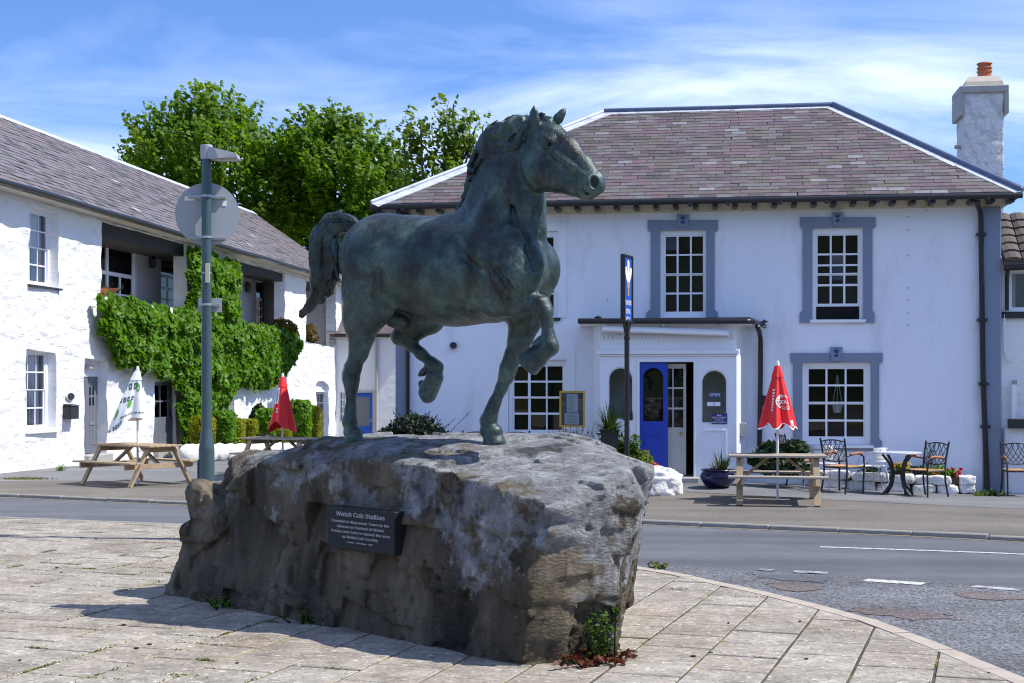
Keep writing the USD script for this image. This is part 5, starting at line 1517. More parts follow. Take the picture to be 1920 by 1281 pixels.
# ------------------------------------------------------------------ shrubs: a lumpy body of leaves
def shrub(name, label, cat_, blobs, n, size, m, seed, group=None, flat=0.6, boxy=False, stems=True, extra=None, aspect=0.7):
    """blobs: (centre xyz, radii xyz). Leaves lie through the outer layer of every blob."""
    r = np.random.default_rng(seed)
    cs = np.array([b_[0] for b_ in blobs], float)
    rs = np.array([b_[1] for b_ in blobs], float)
    base = np.array([cs[:, 0].mean(), cs[:, 1].mean(), (cs[:, 2] - rs[:, 2]).min()])
    t = thing(name, label, cat_, loc=base, group=group)
    vol = (rs[:, 0] * rs[:, 2] + rs[:, 1] * rs[:, 2] + rs[:, 0] * rs[:, 1])
    P_, N_ = [], []
    for c, rr, k in zip(cs, rs, (vol / vol.sum() * n).astype(int) + 1):
        d = r.normal(size=(k, 3))
        d /= np.linalg.norm(d, axis=1, keepdims=True)
        if boxy:
            e = np.abs(d) ** 5
            d = d / (e.sum(1, keepdims=True) ** 0.2)
        rad = (0.80 + 0.24 * r.random(k) ** 0.6) * (0.92 + 0.18 * meshkit.noise(d * 3 + c, seed))
        if not boxy:
            rad *= 0.72 + 0.45 * meshkit.noise(d * 2.3 + c * 3, seed + 1)
        P_.append(c + d * rr * rad[:, None])
        N_.append(d / rr + [0, 0, 0.35 / rr.mean()])
    P_, N_ = np.vstack(P_), np.vstack(N_)
    N_ /= np.linalg.norm(N_, axis=1, keepdims=True)
    keep = P_[:, 2] > base[2] - 0.02
    part(t, 'foliage', leaves(P_[keep], N_[keep], size, r, flat, aspect), m, world=True, kind='stuff')
    if stems:
        ms = [tube([base + [r.normal(0, 0.03), r.normal(0, 0.03), -0.05], base * 0.5 + c * 0.5 + r.normal(0, 0.04, 3), c + [0, 0, rr[2] * 0.4]], [0.02, 0.014, 0.006], 5) for c, rr in zip(cs, rs)]
        part(t, 'stem', cat(ms), 'twig', world=True, kind='stuff')
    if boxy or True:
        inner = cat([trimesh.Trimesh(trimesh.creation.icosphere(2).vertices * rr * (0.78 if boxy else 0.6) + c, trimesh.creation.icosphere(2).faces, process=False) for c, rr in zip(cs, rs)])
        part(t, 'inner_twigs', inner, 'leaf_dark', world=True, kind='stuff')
    return t


def px_blob(u, v, ru, rv, Y, ry=None):
    k = FPX / Y
    c = at_depth(u, v, Y)
    return (c, (ru / k, ry if ry else ru / k, rv / k))
# ------------------------------------------------------------------ implicit shapes and their surface
def surface_nets(D, origin, h):
    """The zero surface of the field D (negative inside) on a grid of step h, as (vertices, quads)."""
    n0, n1, n2 = D.shape
    inside = D < 0
    c = [inside[i:n0 - 1 + i, j:n1 - 1 + j, k:n2 - 1 + k] for i in (0, 1) for j in (0, 1) for k in (0, 1)]
    s_ = sum(x.astype(np.int8) for x in c)
    act = (s_ > 0) & (s_ < 8)
    idx = np.full(act.shape, -1, np.int64)
    I = np.argwhere(act)
    idx[act] = np.arange(len(I))
    acc, cnt = np.zeros((len(I), 3)), np.zeros(len(I))
    corner = [(i, j, k) for i in (0, 1) for j in (0, 1) for k in (0, 1)]
    val = np.stack([D[I[:, 0] + i, I[:, 1] + j, I[:, 2] + k] for i, j, k in corner], 1)
    for a in range(8):
        for b in range(a + 1, 8):
            df = np.abs(np.array(corner[a]) - corner[b])
            if df.sum() != 1:
                continue
            va, vb = val[:, a], val[:, b]
            m = (va < 0) != (vb < 0)
            t = np.where(m, va / np.where(va - vb == 0, 1, va - vb), 0)
            p = np.array(corner[a]) + t[:, None] * (np.array(corner[b]) - np.array(corner[a]))
            acc[m] += p[m]
            cnt[m] += 1
    V = (I + acc / cnt[:, None]) * h + origin
    Q = []
    for ax in range(3):
        o1, o2 = [a for a in range(3) if a != ax]
        sl0 = [slice(1, -1)] * 3
        sl1 = [slice(1, -1)] * 3
        sl0[ax], sl1[ax] = slice(0, -1), slice(1, None)
        a_, b_ = inside[tuple(sl0)], inside[tuple(sl1)]
        ch = np.argwhere(a_ != b_)
        flip = a_[tuple(ch.T)]
        e = ch.copy()
        e[:, o1] += 1
        e[:, o2] += 1
        def cell(d1, d2):
            q = e.copy()
            q[:, o1] -= d1
            q[:, o2] -= d2
            return idx[q[:, 0], q[:, 1], q[:, 2]]
        q = np.stack([cell(1, 1), cell(0, 1), cell(0, 0), cell(1, 0)], 1)
        if ax == 1:
            flip = ~flip
        q[~flip] = q[~flip][:, ::-1]
        Q.append(q)
    return V, np.vstack(Q)


class Field:
    def __init__(self, lo, hi, h):
        self.lo, self.h = np.array(lo, float), h
        self.n = np.ceil((np.array(hi) - self.lo) / h).astype(int) + 1
        self.D = np.full(self.n, 0.5, np.float32)

    def block(self, lo, hi):
        a = np.maximum(0, np.floor((lo - self.lo) / self.h).astype(int))
        b = np.minimum(self.n, np.ceil((hi - self.lo) / self.h).astype(int) + 1)
        ax = [self.lo[i] + self.h * np.arange(a[i], b[i]) for i in range(3)]
        return tuple(slice(a[i], b[i]) for i in range(3)), ax[0][:, None, None], ax[1][None, :, None], ax[2][None, None, :]

    def mix(self, sl, d, k, cut=False):
        o_ = self.D[sl]
        if cut:          # smooth subtraction
            h_ = np.clip(0.5 - 0.5 * (o_ + d) / k, 0, 1)
            self.D[sl] = o_ * (1 - h_) + (-d) * h_ + k * h_ * (1 - h_)
        else:
            h_ = np.clip(0.5 + 0.5 * (o_ - d) / k, 0, 1)
            self.D[sl] = o_ * (1 - h_) + d * h_ - k * h_ * (1 - h_)

    def cone(self, p, q, r0, r1, k=0.04, flat=1.0, cut=False):
        """A tapered rounded bar from p to q; flat < 1 makes it thinner across (the second axis)."""
        p, q = np.array(p, float), np.array(q, float)
        pad = k + 0.03
        R = max(r0, r1)
        lo = np.minimum(p - [r0, r0 * flat, r0], q - [r1, r1 * flat, r1]) - pad
        hi = np.maximum(p + [r0, r0 * flat, r0], q + [r1, r1 * flat, r1]) + pad
        sl, X, Y, Z = self.block(lo, hi)
        if 0 in [s_.stop - s_.start for s_ in sl]:
            return
        mid = p[1]
        dx, dy, dz = q[0] - p[0], (q[1] - p[1]), q[2] - p[2]
        yy = (Y - p[1])
        # thin across: distances along the second axis count 1/flat times, about the bar's own axis
        L2 = dx * dx + dy * dy + dz * dz + 1e-12
        t = np.clip(((X - p[0]) * dx + yy * dy + (Z - p[2]) * dz) / L2, 0, 1)
        ex, ey, ez_ = (X - p[0]) - t * dx, (yy - t * dy) / flat, (Z - p[2]) - t * dz
        d = np.sqrt(ex * ex + ey * ey + ez_ * ez_) - (r0 + (r1 - r0) * t)
        if flat < 1:
            d = d * (0.5 + 0.5 * flat)
        self.mix(sl, d.astype(np.float32), k, cut)

    def chain(self, pts, k=0.04, flat=1.0, cut=False):
        for (a, ra), (b, rb) in zip(pts[:-1], pts[1:]):
            self.cone(a, b, ra, rb, k, flat, cut)

    def ball(self, c, r, k=0.04, cut=False):
        """r: one radius or three."""
        r = np.broadcast_to(np.asarray(r, float), (3,))
        c = np.array(c, float)
        sl, X, Y, Z = self.block(c - r - k - 0.03, c + r + k + 0.03)
        a, b, e = (X - c[0]) / r[0], (Y - c[1]) / r[1], (Z - c[2]) / r[2]
        l = np.sqrt(a * a + b * b + e * e)
        g = np.sqrt((a / r[0]) ** 2 + (b / r[1]) ** 2 + (e / r[2]) ** 2) + 1e-9
        self.mix(sl, (l * (l - 1) / g).astype(np.float32), k, cut)

    def plane_cut(self, p, n, c, r, k=0.006):
        """Cuts away what lies beyond the plane through p with normal n, within r of c."""
        p, n, c = np.array(p, float), np.array(n, float), np.array(c, float)
        n = n / np.linalg.norm(n)
        sl, X, Y, Z = self.block(c - r, c + r)
        d = -((X - p[0]) * n[0] + (Y - p[1]) * n[1] + (Z - p[2]) * n[2])
        w = np.sqrt((X - c[0]) ** 2 + (Y - c[1]) ** 2 + (Z - c[2]) ** 2)
        d = np.where(w < r * 0.96, d, 1.0)
        self.mix(sl, d.astype(np.float32), k, True)

    def mesh(self, smooth=0):
        V, Q = surface_nets(self.D, self.lo, self.h)
        F = np.vstack([Q[:, [0, 1, 2]], Q[:, [0, 2, 3]]])
        m = trimesh.Trimesh(V, F, process=False)
        if smooth:
            E = np.vstack([Q[:, [0, 1]], Q[:, [1, 2]], Q[:, [2, 3]], Q[:, [3, 0]]])
            E = np.vstack([E, E[:, ::-1]])
            deg = np.maximum(np.bincount(E[:, 0], minlength=len(V)), 1)[:, None]
            for it in range(2 * smooth):
                S = np.stack([np.bincount(E[:, 0], weights=V[E[:, 1], k], minlength=len(V)) for k in range(3)], 1) / deg
                V = V + (0.5 if it % 2 == 0 else -0.53) * (S - V)
            m = trimesh.Trimesh(V, F, process=False)
        # keep the one large body, drop loose crumbs
        lab = trimesh.graph.connected_component_labels(m.edges_unique, node_count=len(V))
        big = np.bincount(lab[F[:, 0]]).argmax()
        m = trimesh.Trimesh(V, F[lab[F[:, 0]] == big], process=False)
        m.remove_unreferenced_vertices()
        return m


# ------------------------------------------------------------------ the boulder
def plane_d(n, p):
    n = np.array(n, float)
    n /= np.linalg.norm(n)
    return n, float(np.dot(n, p))


RK = Field((-3.1, 8.0, -0.25), (1.35, 12.8, 1.45), 0.017)
ax = [RK.lo[i] + RK.h * np.arange(RK.n[i]) for i in range(3)]
PX, PY, PZ = np.meshgrid(*ax, indexing='ij')
PX, PY, PZ = PX.astype(np.float32), PY.astype(np.float32), PZ.astype(np.float32)
faces = [((-0.715, -0.69, 0.07), (-1.4, 9.86, 0.0), 0.012), ((0.47, -0.88, -0.07), (0.04, 8.31, 0.0), 0.012), ((0.95, -0.12, -0.20), (0.60, 8.64, 0.0), 0.03),
         ((-0.90, 0.22, 0.31), (-2.74, 11.25, 0.0), 0.03), ((0.45, 0.89, 0.12), (0.4, 11.1, 0.0), 0.06),
         ((-0.02, -0.165, 1.0), (-0.15, 9.81, 1.25), 0.02), ((0, 0, 1.0), (0, 0, 1.262), 0.03), ((0.36, -0.02, 1.0), (0.56, 9.8, 1.205), 0.04), ((-0.42, 0.10, 1.0), (-1.40, 10.3, 1.255), 0.04),
         ((0.72, -0.30, 0.50), (0.93, 9.3, 1.08), 0.03), ((-0.43, -0.42, 1.0), (-1.12, 9.62, 1.10), 0.02), ((0.02, -0.60, 0.9), (0.0, 8.56, 1.06), 0.015), ((0.55, -0.70, 0.45), (0.46, 8.46, 1.0), 0.015)]
d = None
for n, p, k in faces:
    n, h0 = plane_d(n, p)
    e = n[0] * PX + n[1] * PY + n[2] * PZ - h0
    if d is None:
        d = e
    else:
        hh = np.clip(0.5 - 0.5 * (d - e) / k, 0, 1)
        d = d * (1 - hh) + e * hh + k * hh * (1 - hh)
RK.D = d.astype(np.float32)
for c, r in (((-2.02, 11.25, 0.97), (0.26, 0.30, 0.15)), ((-2.36, 11.25, 0.78), (0.22, 0.25, 0.16)), ((-1.75, 11.0, 0.93), (0.4, 0.4, 0.2))):
    RK.ball(c, r, 0.05)
# broken notches: the upper corner has come away above the lower block, a slab is missing on the left
for c, r in (((-0.08, 8.34, 0.86), (0.30, 0.17, 0.40)), ((-2.0, 10.2, 0.60), (0.35, 0.10, 0.10)), ((0.52, 8.52, 0.10), (0.16, 0.06, 0.26)), ((-0.65, 8.98, 0.43), (0.55, 0.10, 0.035))):
    RK.ball(c, r, 0.02, cut=True)
near = np.abs(RK.D) < 0.16
q = np.column_stack([PX[near], PY[near], PZ[near]]).astype(float)
big = (meshkit.fbm(q * [1.3, 1.3, 1.9], 2, 21) - 0.5) * 0.09
seat = np.minimum(np.hypot(q[:, 0] + 1.10, q[:, 1] - 10.06), np.hypot(q[:, 0] + 0.11, q[:, 1] - 9.81))
keep_ = sstep(0.10, 0.34, seat)
RK.D[near] += (big * keep_ - 0.022 * keep_).astype(np.float32)
# broken faces: slivers split off along tilted planes, in rectangles that follow the bedding
gx_, gy_, gz_d = np.gradient(RK.D, RK.h)
shell = np.argwhere(np.abs(RK.D) < RK.h * 0.6)
rr_c = np.random.default_rng(404)
bedn = np.array([0.09, 0.05, 0.99])
for pas, (n_c, R0, R1, dep) in enumerate(((70, 0.26, 0.46, 0.10), (420, 0.12, 0.26, 0.13), (2400, 0.045, 0.11, 0.18))):
    for ci in shell[rr_c.integers(0, len(shell), n_c)]:
        p = RK.lo + RK.h * ci
        if p[2] < -0.1 or min(np.hypot(p[0] + 1.10, p[1] - 10.06), np.hypot(p[0] + 0.11, p[1] - 9.81)) < 0.30:
            continue
        n = np.array([gx_[tuple(ci)], gy_[tuple(ci)], gz_d[tuple(ci)]])
        n /= np.linalg.norm(n) + 1e-9
        if pas == 2 and meshkit.noise((p * 1.5)[None], 9)[0] < 0.40:
            continue
        R = rr_c.uniform(R0, R1)
        t1 = np.cross(bedn, n)
        if np.linalg.norm(t1) < 0.35:
            t1 = np.array([0.7, -0.7, 0.1]) + rr_c.normal(0, 0.3, 3)
        t1 = t1 - n * np.dot(t1, n)
        t1 /= np.linalg.norm(t1)
        t2 = np.cross(n, t1)
        sp_ = rr_c.normal(0, 0.22)
        t1, t2 = t1 * math.cos(sp_) + t2 * math.sin(sp_), t2 * math.cos(sp_) - t1 * math.sin(sp_)
        tl = rr_c.uniform(-0.26, 0.26, 2) * (0.5 if n[2] > 0.55 else 1.0)
        m_ = n + t1 * tl[0] + t2 * tl[1]
        m_ /= np.linalg.norm(m_)
        asp = rr_c.uniform(0.35, 0.8)
        depth_ = R * dep * rr_c.uniform(0.2, 0.8) * (0.45 if n[2] > 0.55 else 1.0)
        sl, X, Y, Z = RK.block(p - R * 1.3, p + R * 1.3)
        ax_, ay_, az_ = X - p[0], Y - p[1], Z - p[2]
        u_ = ax_ * t1[0] + ay_ * t1[1] + az_ * t1[2]
        v_c = ax_ * t2[0] + ay_ * t2[1] + az_ * t2[2]
        w_c = ax_ * n[0] + ay_ * n[1] + az_ * n[2]
        pl_ = ax_ * m_[0] + ay_ * m_[1] + az_ * m_[2] + depth_
        lim = np.maximum(np.abs(u_) - R, np.abs(v_c) - R * asp)
        # only what stands proud of the plane inside the rectangle goes; its border becomes a step
        d_ = np.minimum(pl_, -lim)
        ok_ = (np.abs(w_c) < R)
        RK.D[sl] = np.where(ok_, np.maximum(RK.D[sl], d_), RK.D[sl])
near = np.abs(RK.D) < 0.08
q = np.column_stack([PX[near], PY[near], PZ[near]]).astype(float)
seat = np.minimum(np.hypot(q[:, 0] + 1.10, q[:, 1] - 10.06), np.hypot(q[:, 0] + 0.11, q[:, 1] - 9.81))
RK.D[near] += ((meshkit.fbm(q * [13, 13, 26], 3, 33) - 0.5) * 0.014 * (0.2 + 0.8 * sstep(0.10, 0.34, seat))).astype(np.float32)
rm = RK.mesh(0)
if rm.volume < 0:
    rm.invert()
rv_ = np.array(rm.vertices)
MAT['boulder_stone'] = usdkit.material(stage, '/World/Looks/boulder_stone', {
    'g': ('geometry', {}), 'mp': ('mapping', {'mapping_type': 'point', 'scale': (1, 1, 0.32)}),
    'n1': ('noise_texture', {'scale': 2.0, 'detail': 11.0, 'roughness': 0.68}),
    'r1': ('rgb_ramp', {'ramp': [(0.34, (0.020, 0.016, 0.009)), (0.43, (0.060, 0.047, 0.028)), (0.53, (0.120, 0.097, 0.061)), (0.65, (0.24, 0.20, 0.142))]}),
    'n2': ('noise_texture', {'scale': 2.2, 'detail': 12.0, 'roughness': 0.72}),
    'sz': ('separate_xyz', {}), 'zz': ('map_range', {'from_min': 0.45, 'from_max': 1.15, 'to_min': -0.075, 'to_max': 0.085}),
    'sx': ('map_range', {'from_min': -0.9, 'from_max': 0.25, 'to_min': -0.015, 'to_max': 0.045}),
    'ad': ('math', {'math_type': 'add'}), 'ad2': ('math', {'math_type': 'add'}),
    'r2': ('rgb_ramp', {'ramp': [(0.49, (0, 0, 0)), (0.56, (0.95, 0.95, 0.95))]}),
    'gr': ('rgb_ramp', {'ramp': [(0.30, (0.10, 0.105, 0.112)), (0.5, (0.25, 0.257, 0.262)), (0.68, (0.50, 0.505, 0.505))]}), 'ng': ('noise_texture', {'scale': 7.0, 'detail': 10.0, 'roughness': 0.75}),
    'mx': ('mix_color', {}),
    'nv': ('noise_texture', {'scale': 3.0, 'detail': 8.0, 'roughness': 0.62}), 'rv': ('rgb_ramp', {'ramp': [(0.56, (0, 0, 0)), (0.66, (0.8, 0.8, 0.8))]}), 'mv': ('mix_color', {'b': (0.022, 0.018, 0.014)}),
    'nl': ('noise_texture', {'scale': 26.0, 'detail': 5.0, 'roughness': 0.6}), 'rl': ('rgb_ramp', {'ramp': [(0.66, (0, 0, 0)), (0.72, (0.6, 0.6, 0.6))]}), 'ml': ('mix_color', {'b': (0.33, 0.32, 0.27)}),
    'wn': ('noise_texture', {'scale': 6.0, 'detail': 4.0}), 'wv': ('mix_vector', {'fac': 0.07}),
    'ms': ('mapping', {'mapping_type': 'point', 'scale': (1, 1, 1.9), 'rotation': (0.08, -0.10, 0.2)}),
    'v1': ('voronoi_texture', {'scale': 11.0, 'feature': 'f1'}), 'v2': ('voronoi_texture', {'scale': 27.0, 'feature': 'f1'}),
    'v1b': ('rgb_to_bw', {}), 'hx': ('math', {'math_type': 'multiply_add', 'value2': 0.5}), 'hy': ('math', {'math_type': 'multiply_add', 'value2': 0.35}), 'nb': ('noise_texture', {'scale': 22.0, 'detail': 12.0, 'roughness': 0.78}), 'hz': ('math', {'math_type': 'multiply_add', 'value2': 0.9}),
    'b': ('bump', {'strength': 1.0, 'distance': 0.042}),
    'p': ('principled_bsdf', {'roughness': 0.80, 'specular_ior_level': 0.4})},
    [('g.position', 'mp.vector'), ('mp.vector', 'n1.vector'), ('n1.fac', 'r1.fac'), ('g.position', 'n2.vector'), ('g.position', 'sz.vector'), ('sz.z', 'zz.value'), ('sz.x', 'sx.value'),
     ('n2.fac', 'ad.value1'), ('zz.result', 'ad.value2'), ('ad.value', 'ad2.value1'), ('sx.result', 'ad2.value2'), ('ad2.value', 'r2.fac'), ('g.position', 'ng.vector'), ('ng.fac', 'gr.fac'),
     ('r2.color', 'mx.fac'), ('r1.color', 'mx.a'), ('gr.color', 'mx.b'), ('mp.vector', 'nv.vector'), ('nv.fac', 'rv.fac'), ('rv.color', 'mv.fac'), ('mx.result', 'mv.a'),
     ('g.position', 'nl.vector'), ('nl.fac', 'rl.fac'), ('rl.color', 'ml.fac'), ('mv.result', 'ml.a'), ('ml.result', 'p.base_color'),
     ('g.position', 'ms.vector'), ('ms.vector', 'wn.vector'), ('ms.vector', 'wv.a'), ('wn.color', 'wv.b'), ('wv.result', 'v1.vector'), ('wv.result', 'v2.vector'), ('ms.vector', 'nb.vector'),
     ('v1.color', 'v1b.color'), ('v1b.val', 'hx.value1'), ('v2.distance', 'hy.value1'), ('hx.value', 'hy.value3'), ('nb.fac', 'hz.value1'), ('hy.value', 'hz.value3'), ('hz.value', 'b.height'), ('b.normal', 'p.normal')], surface='p.BSDF')
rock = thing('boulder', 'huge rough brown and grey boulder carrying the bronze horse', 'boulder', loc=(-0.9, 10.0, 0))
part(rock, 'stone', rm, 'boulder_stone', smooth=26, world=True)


def rock_top(x, y):
    i, j = int(round((x - RK.lo[0]) / RK.h)), int(round((y - RK.lo[1]) / RK.h))
    col = RK.D[i, j]
    k = np.where(col < 0)[0]
    return RK.lo[2] + RK.h * k.max() if len(k) else 0.0


# the plaque, upright on the front face
PF = Frame(-1.4, 9.86, math.degrees(math.atan2(-0.715, 0.69)) )
px_ = [PF.hit(u, v, 0.05) for u, v in ((611, 951), (735, 958.5), (732, 1040), (606, 1028.5))]
w_pl = (px_[1][0] + px_[2][0] - px_[0][0] - px_[3][0]) / 2
h_pl = (px_[0][1] + px_[1][1] - px_[2][1] - px_[3][1]) / 2
c_pl = (sum(a for a, _ in px_) / 4, sum(b for _, b in px_) / 4)
print('plaque', w_pl, h_pl, c_pl, px_)
mat('plaque_slate', (0.014, 0.016, 0.020), 0.55, 0.15, 12.0, spec=0.25)
mat('plaque_letter', (0.42, 0.42, 0.44), 0.6, 0.1, 12.0)
pl = thing('plaque', 'dark slate plaque with silver lettering fixed to the boulder', 'plaque', loc=PF.pt(c_pl[0], -0.025, c_pl[1]), rz=PF.rz)
part(pl, 'tablet', box(-w_pl / 2, w_pl / 2, 0, 0.10, -h_pl / 2, h_pl / 2, 0.004), 'plaque_slate')
tilt = math.atan2(((px_[1][1] - px_[0][1]) + (px_[2][1] - px_[3][1])) / 2, w_pl)
for tx, zz, hh, ww in (('Welsh Cob Stallion', 0.285, 0.105, 0.72), ('Donated to Aberaeron Town by the', 0.13, 0.062, 0.86), ('Aberaeron Festival of Welsh', 0.01, 0.062, 0.70), ('Ponies and Cobs to denote the area', -0.11, 0.062, 0.87), ('as Welsh Cob Country', -0.23, 0.062, 0.54), ('Sculptor - David Mayer  2005', -0.335, 0.036, 0.38)):
    tm = meshkit.text_mesh(tx, hh * h_pl, 0.002)
    b = tm.bounds
    v = np.array(tm.vertices)
    kx = ww * w_pl / (b[1][0] - b[0][0])
    V = np.stack([(v[:, 0] - (b[0][0] + b[1][0]) / 2) * kx, -0.0005 - v[:, 2], v[:, 1] + zz * h_pl], 1)
    part(pl, 'lettering', trimesh.Trimesh(V, np.array(tm.faces), process=False), 'plaque_letter')

# ------------------------------------------------------------------ the bronze horse
# joints were measured on the photograph and set out in the horse's own axes: a towards the head, t towards its right side, z up
YAW = math.radians(28.0)
HA, HT = np.array([math.cos(YAW), -math.sin(YAW), 0]), np.array([-math.sin(YAW), -math.cos(YAW), 0])
HO = np.array([-1.07, 10.175, 1.245])


def J(u, v, t=0.0):
    """(a, t, z) of the ray through a pixel on the plane t metres to the horse's right."""
    r_ = ray(u, v)
    c = np.array([0, 0, EYE])
    k = (np.dot(HO, HT) + t - np.dot(c, HT)) / np.dot(r_, HT)
    p = c + r_ * k - HO
    return np.array([np.dot(p, HA), t, p[2]]), k / FPX


def Z(zx, zy, zr, t=0.0):
    """From the enlarged view (1.884x): centre and radius."""
    j, s_ = J(540 + zx / 1.884, 180 + zy / 1.884, t)
    return j, zr / 1.884 * s_


def Q(u, v, rp, t=0.0):
    j, s_ = J(u, v, t)
    return j, rp * s_


H = Field((-0.75, -0.46, -0.03), (2.05, 0.46, 2.40), 0.0085)
# trunk
b_ = Z(310, 562, 128)
H.cone(b_[0], Z(460, 600, 158)[0], b_[1], Z(460, 600, 156)[1], 0.08, 0.92)
H.cone(Z(350, 552, 132)[0], Z(500, 585, 142)[0], Z(0, 0, 130)[1], Z(0, 0, 140)[1], 0.08, 0.92)
c_ = [Z(460, 602, 158), Z(590, 625, 181), Z(720, 612, 180), Z(800, 600, 138)]
H.chain(c_, 0.08, 0.86)
H.cone(Z(610, 500, 84)[0], Z(700, 540, 100)[0], Z(0, 0, 82)[1], Z(0, 0, 110)[1], 0.10, 0.62)          # withers
# haunches
for t in (0.13, -0.13):
    dz = 0 if t > 0 else -6
    a_ = Z(292 if t > 0 else 330, 575, 108, t)
    H.ball(a_[0], (a_[1] * 1.02, 0.17, a_[1] * 1.12), 0.08)
# chest and shoulders
for t, x in ((0.15, 832), (-0.15, 882)):
    a_ = Z(x, 612, 84, t)
    H.ball(a_[0], (a_[1], a_[1] * 0.8, a_[1] * 1.2), 0.06)
a_ = Z(780, 600, 112, 0.17)
H.ball(a_[0], (a_[1] * 0.9, 0.13, a_[1] * 1.35), 0.07)
a_ = Z(700, 560, 80, 0.19)
H.cone(a_[0], Z(800, 640, 70, 0.21)[0], a_[1] * 0.7, a_[1] * 0.85, 0.06)
# neck
n_ = [Z(752, 490, 150), Z(758, 400, 138), Z(766, 325, 116), Z(775, 245, 100), Z(805, 175, 78), Z(845, 135, 58)]
H.chain(n_, 0.09, 0.60)
H.chain([Z(870, 470, 42), Z(858, 380, 42), Z(850, 318, 44)], 0.06)                                        # throat
H.chain([Z(700, 600, 50, 0.13), Z(722, 440, 54, 0.12), Z(752, 300, 46, 0.10)], 0.06)                       # neck muscle
# head, turned a little out to the right
hd = [Z(880, 140, 56, 0.02), Z(925, 162, 60, 0.03), Z(975, 205, 62, 0.035), Z(1030, 262, 52, 0.05), Z(1066, 303, 42, 0.06), Z(1078, 318, 36, 0.065)]
H.chain(hd, 0.05, 0.72)
H.chain([Z(872, 230, 62, 0.055), Z(890, 268, 64, 0.06), Z(950, 290, 46, 0.06), Z(1010, 312, 34, 0.065), Z(1052, 332, 25, 0.065)], 0.05, 0.72)
a_ = Z(880, 262, 66, 0.085)
H.ball(a_[0], (a_[1], 0.060, a_[1] * 1.05), 0.03)                                                           # cheek
a_ = Z(1064, 348, 19, 0.06)
H.cone(Z(1040, 346, 17, 0.06)[0], a_[0], a_[1] * 0.9, a_[1], 0.02)                                           # chin
H.cone(Z(1072, 325, 24, 0.09)[0], Z(1098, 318, 20, 0.06)[0], Z(0, 0, 22)[1], Z(0, 0, 20)[1], 0.03)            # upper lip
H.cone(Z(1070, 302, 26, 0.095)[0], Z(1092, 296, 20, 0.06)[0], Z(0, 0, 24)[1], Z(0, 0, 21)[1], 0.03)           # nostril rim
H.chain([Z(940, 205, 12, 0.125), Z(1000, 250, 10, 0.125), Z(1045, 285, 9, 0.115)], 0.03)                     # facial crest
H.chain([Z(905, 150, 15, 0.115), Z(930, 155, 13, 0.105), Z(948, 172, 10, 0.1)], 0.025)                       # brow
H.chain([Z(985, 150, 15, -0.07), Z(1008, 165, 11, -0.07), Z(1020, 190, 8, -0.065)], 0.03)                     # far brow
a_ = Z(914, 170, 17, 0.130)
H.ball(a_[0], (a_[1] * 1.35, a_[1] * 0.9, a_[1] * 1.1), 0.010, cut=True)
H.ball(Z(914, 170, 11, 0.118)[0], Z(0, 0, 11)[1], 0.002)
H.chain([Z(892, 171, 5, .124), Z(902, 156, 6, .133), Z(918, 152, 6.5, .134), Z(933, 161, 5.5, .127), Z(938, 176, 4, .12)], 0.006)
H.chain([Z(896, 170, 3, .126), Z(905, 182, 4, .134), Z(918, 184, 4, .133), Z(931, 178, 3.5, .125)], 0.008)                                                      # eyeball
a_ = Z(1080, 305, 13, 0.122)
H.ball(a_[0], (a_[1] * 0.9, a_[1] * 1.6, a_[1] * 1.5), 0.012, cut=True)                                        # nostril
H.chain([Z(1080, 338, 6, 0.085), Z(1055, 341, 7, 0.105), Z(1025, 333, 7, 0.122), Z(985, 318, 6, 0.13)], 0.010, cut=True)               # mouth
H.chain([Z(828, 190, 7, 0.125), Z(812, 250, 8, 0.135), Z(822, 300, 8, 0.135), Z(850, 335, 8, 0.12)], 0.03, cut=True)   # behind the jaw
# ears
def ear(base, mid, tip, t, tt, r0, k=0.018):
    b0, m0, t0 = Z(*base, 10, t), Z(*mid, 10, (t + tt) / 2), Z(*tip, 10, tt)
    s_ = b0[1] / 10
    H.chain([(b0[0], r0 * 0.8 * s_), (m0[0], r0 * 1.12 * s_), (m0[0] * 0.5 + t0[0] * 0.5, r0 * 0.78 * s_), (t0[0], 2.0 * s_)], k, 0.7)


ear((868, 112), (869, 84), (869, 34), 0.085, 0.10, 17)
ear((930, 114), (955, 80), (982, 42), -0.04, -0.07, 16)
H.chain([Z(866, 100, 8, 0.125), Z(867, 75, 7, 0.128), Z(870, 52, 3, 0.125)], 0.01, cut=True)
# near hind leg, planted
t = 0.13
H.chain([Z(300, 640, 98, t), Z(280, 700, 86, t), Z(270, 770, 66, t)], 0.08, 0.85)
H.chain([Z(270, 770, 64, t), Z(259, 850, 43, t), Z(252, 905, 34, t)], 0.05, 0.9)
H.chain([Q(667, 600, 26, t), Q(694, 596, 22, t), Q(714, 580, 24, t)], 0.07, 0.8)
H.chain([Q(673, 655, 17, t), Q(662, 690, 14.5, t), Q(658.5, 711, 14.5, t), Q(658.5, 727, 11.5, t), Q(657.5, 766, 9.2, t), Q(657, 783, 10, t)], 0.03)
H.chain([Q(651, 686, 7, t - .02), Q(651, 700, 7, t), Q(653, 716, 6, t)], 0.03)
H.chain([Q(657, 783, 10.5, t), Q(656, 791, 13, t), Q(661, 805, 10.5, t)], 0.03)
H.chain([Q(650, 793, 7.5, t), Q(650, 806, 5, t)], 0.02)
H.cone(Q(661, 811, 12.8, t)[0], Q(665.5, 827, 17, t)[0], Q(0, 0, 12.6, t)[1], Q(0, 0, 15.6, t)[1], 0.005)
H.cone(Q(657, 809, 12.8, t)[0], Q(665, 812, 13, t)[0], Q(0, 0, 12, t)[1], Q(0, 0, 12.6, t)[1], 0.006)
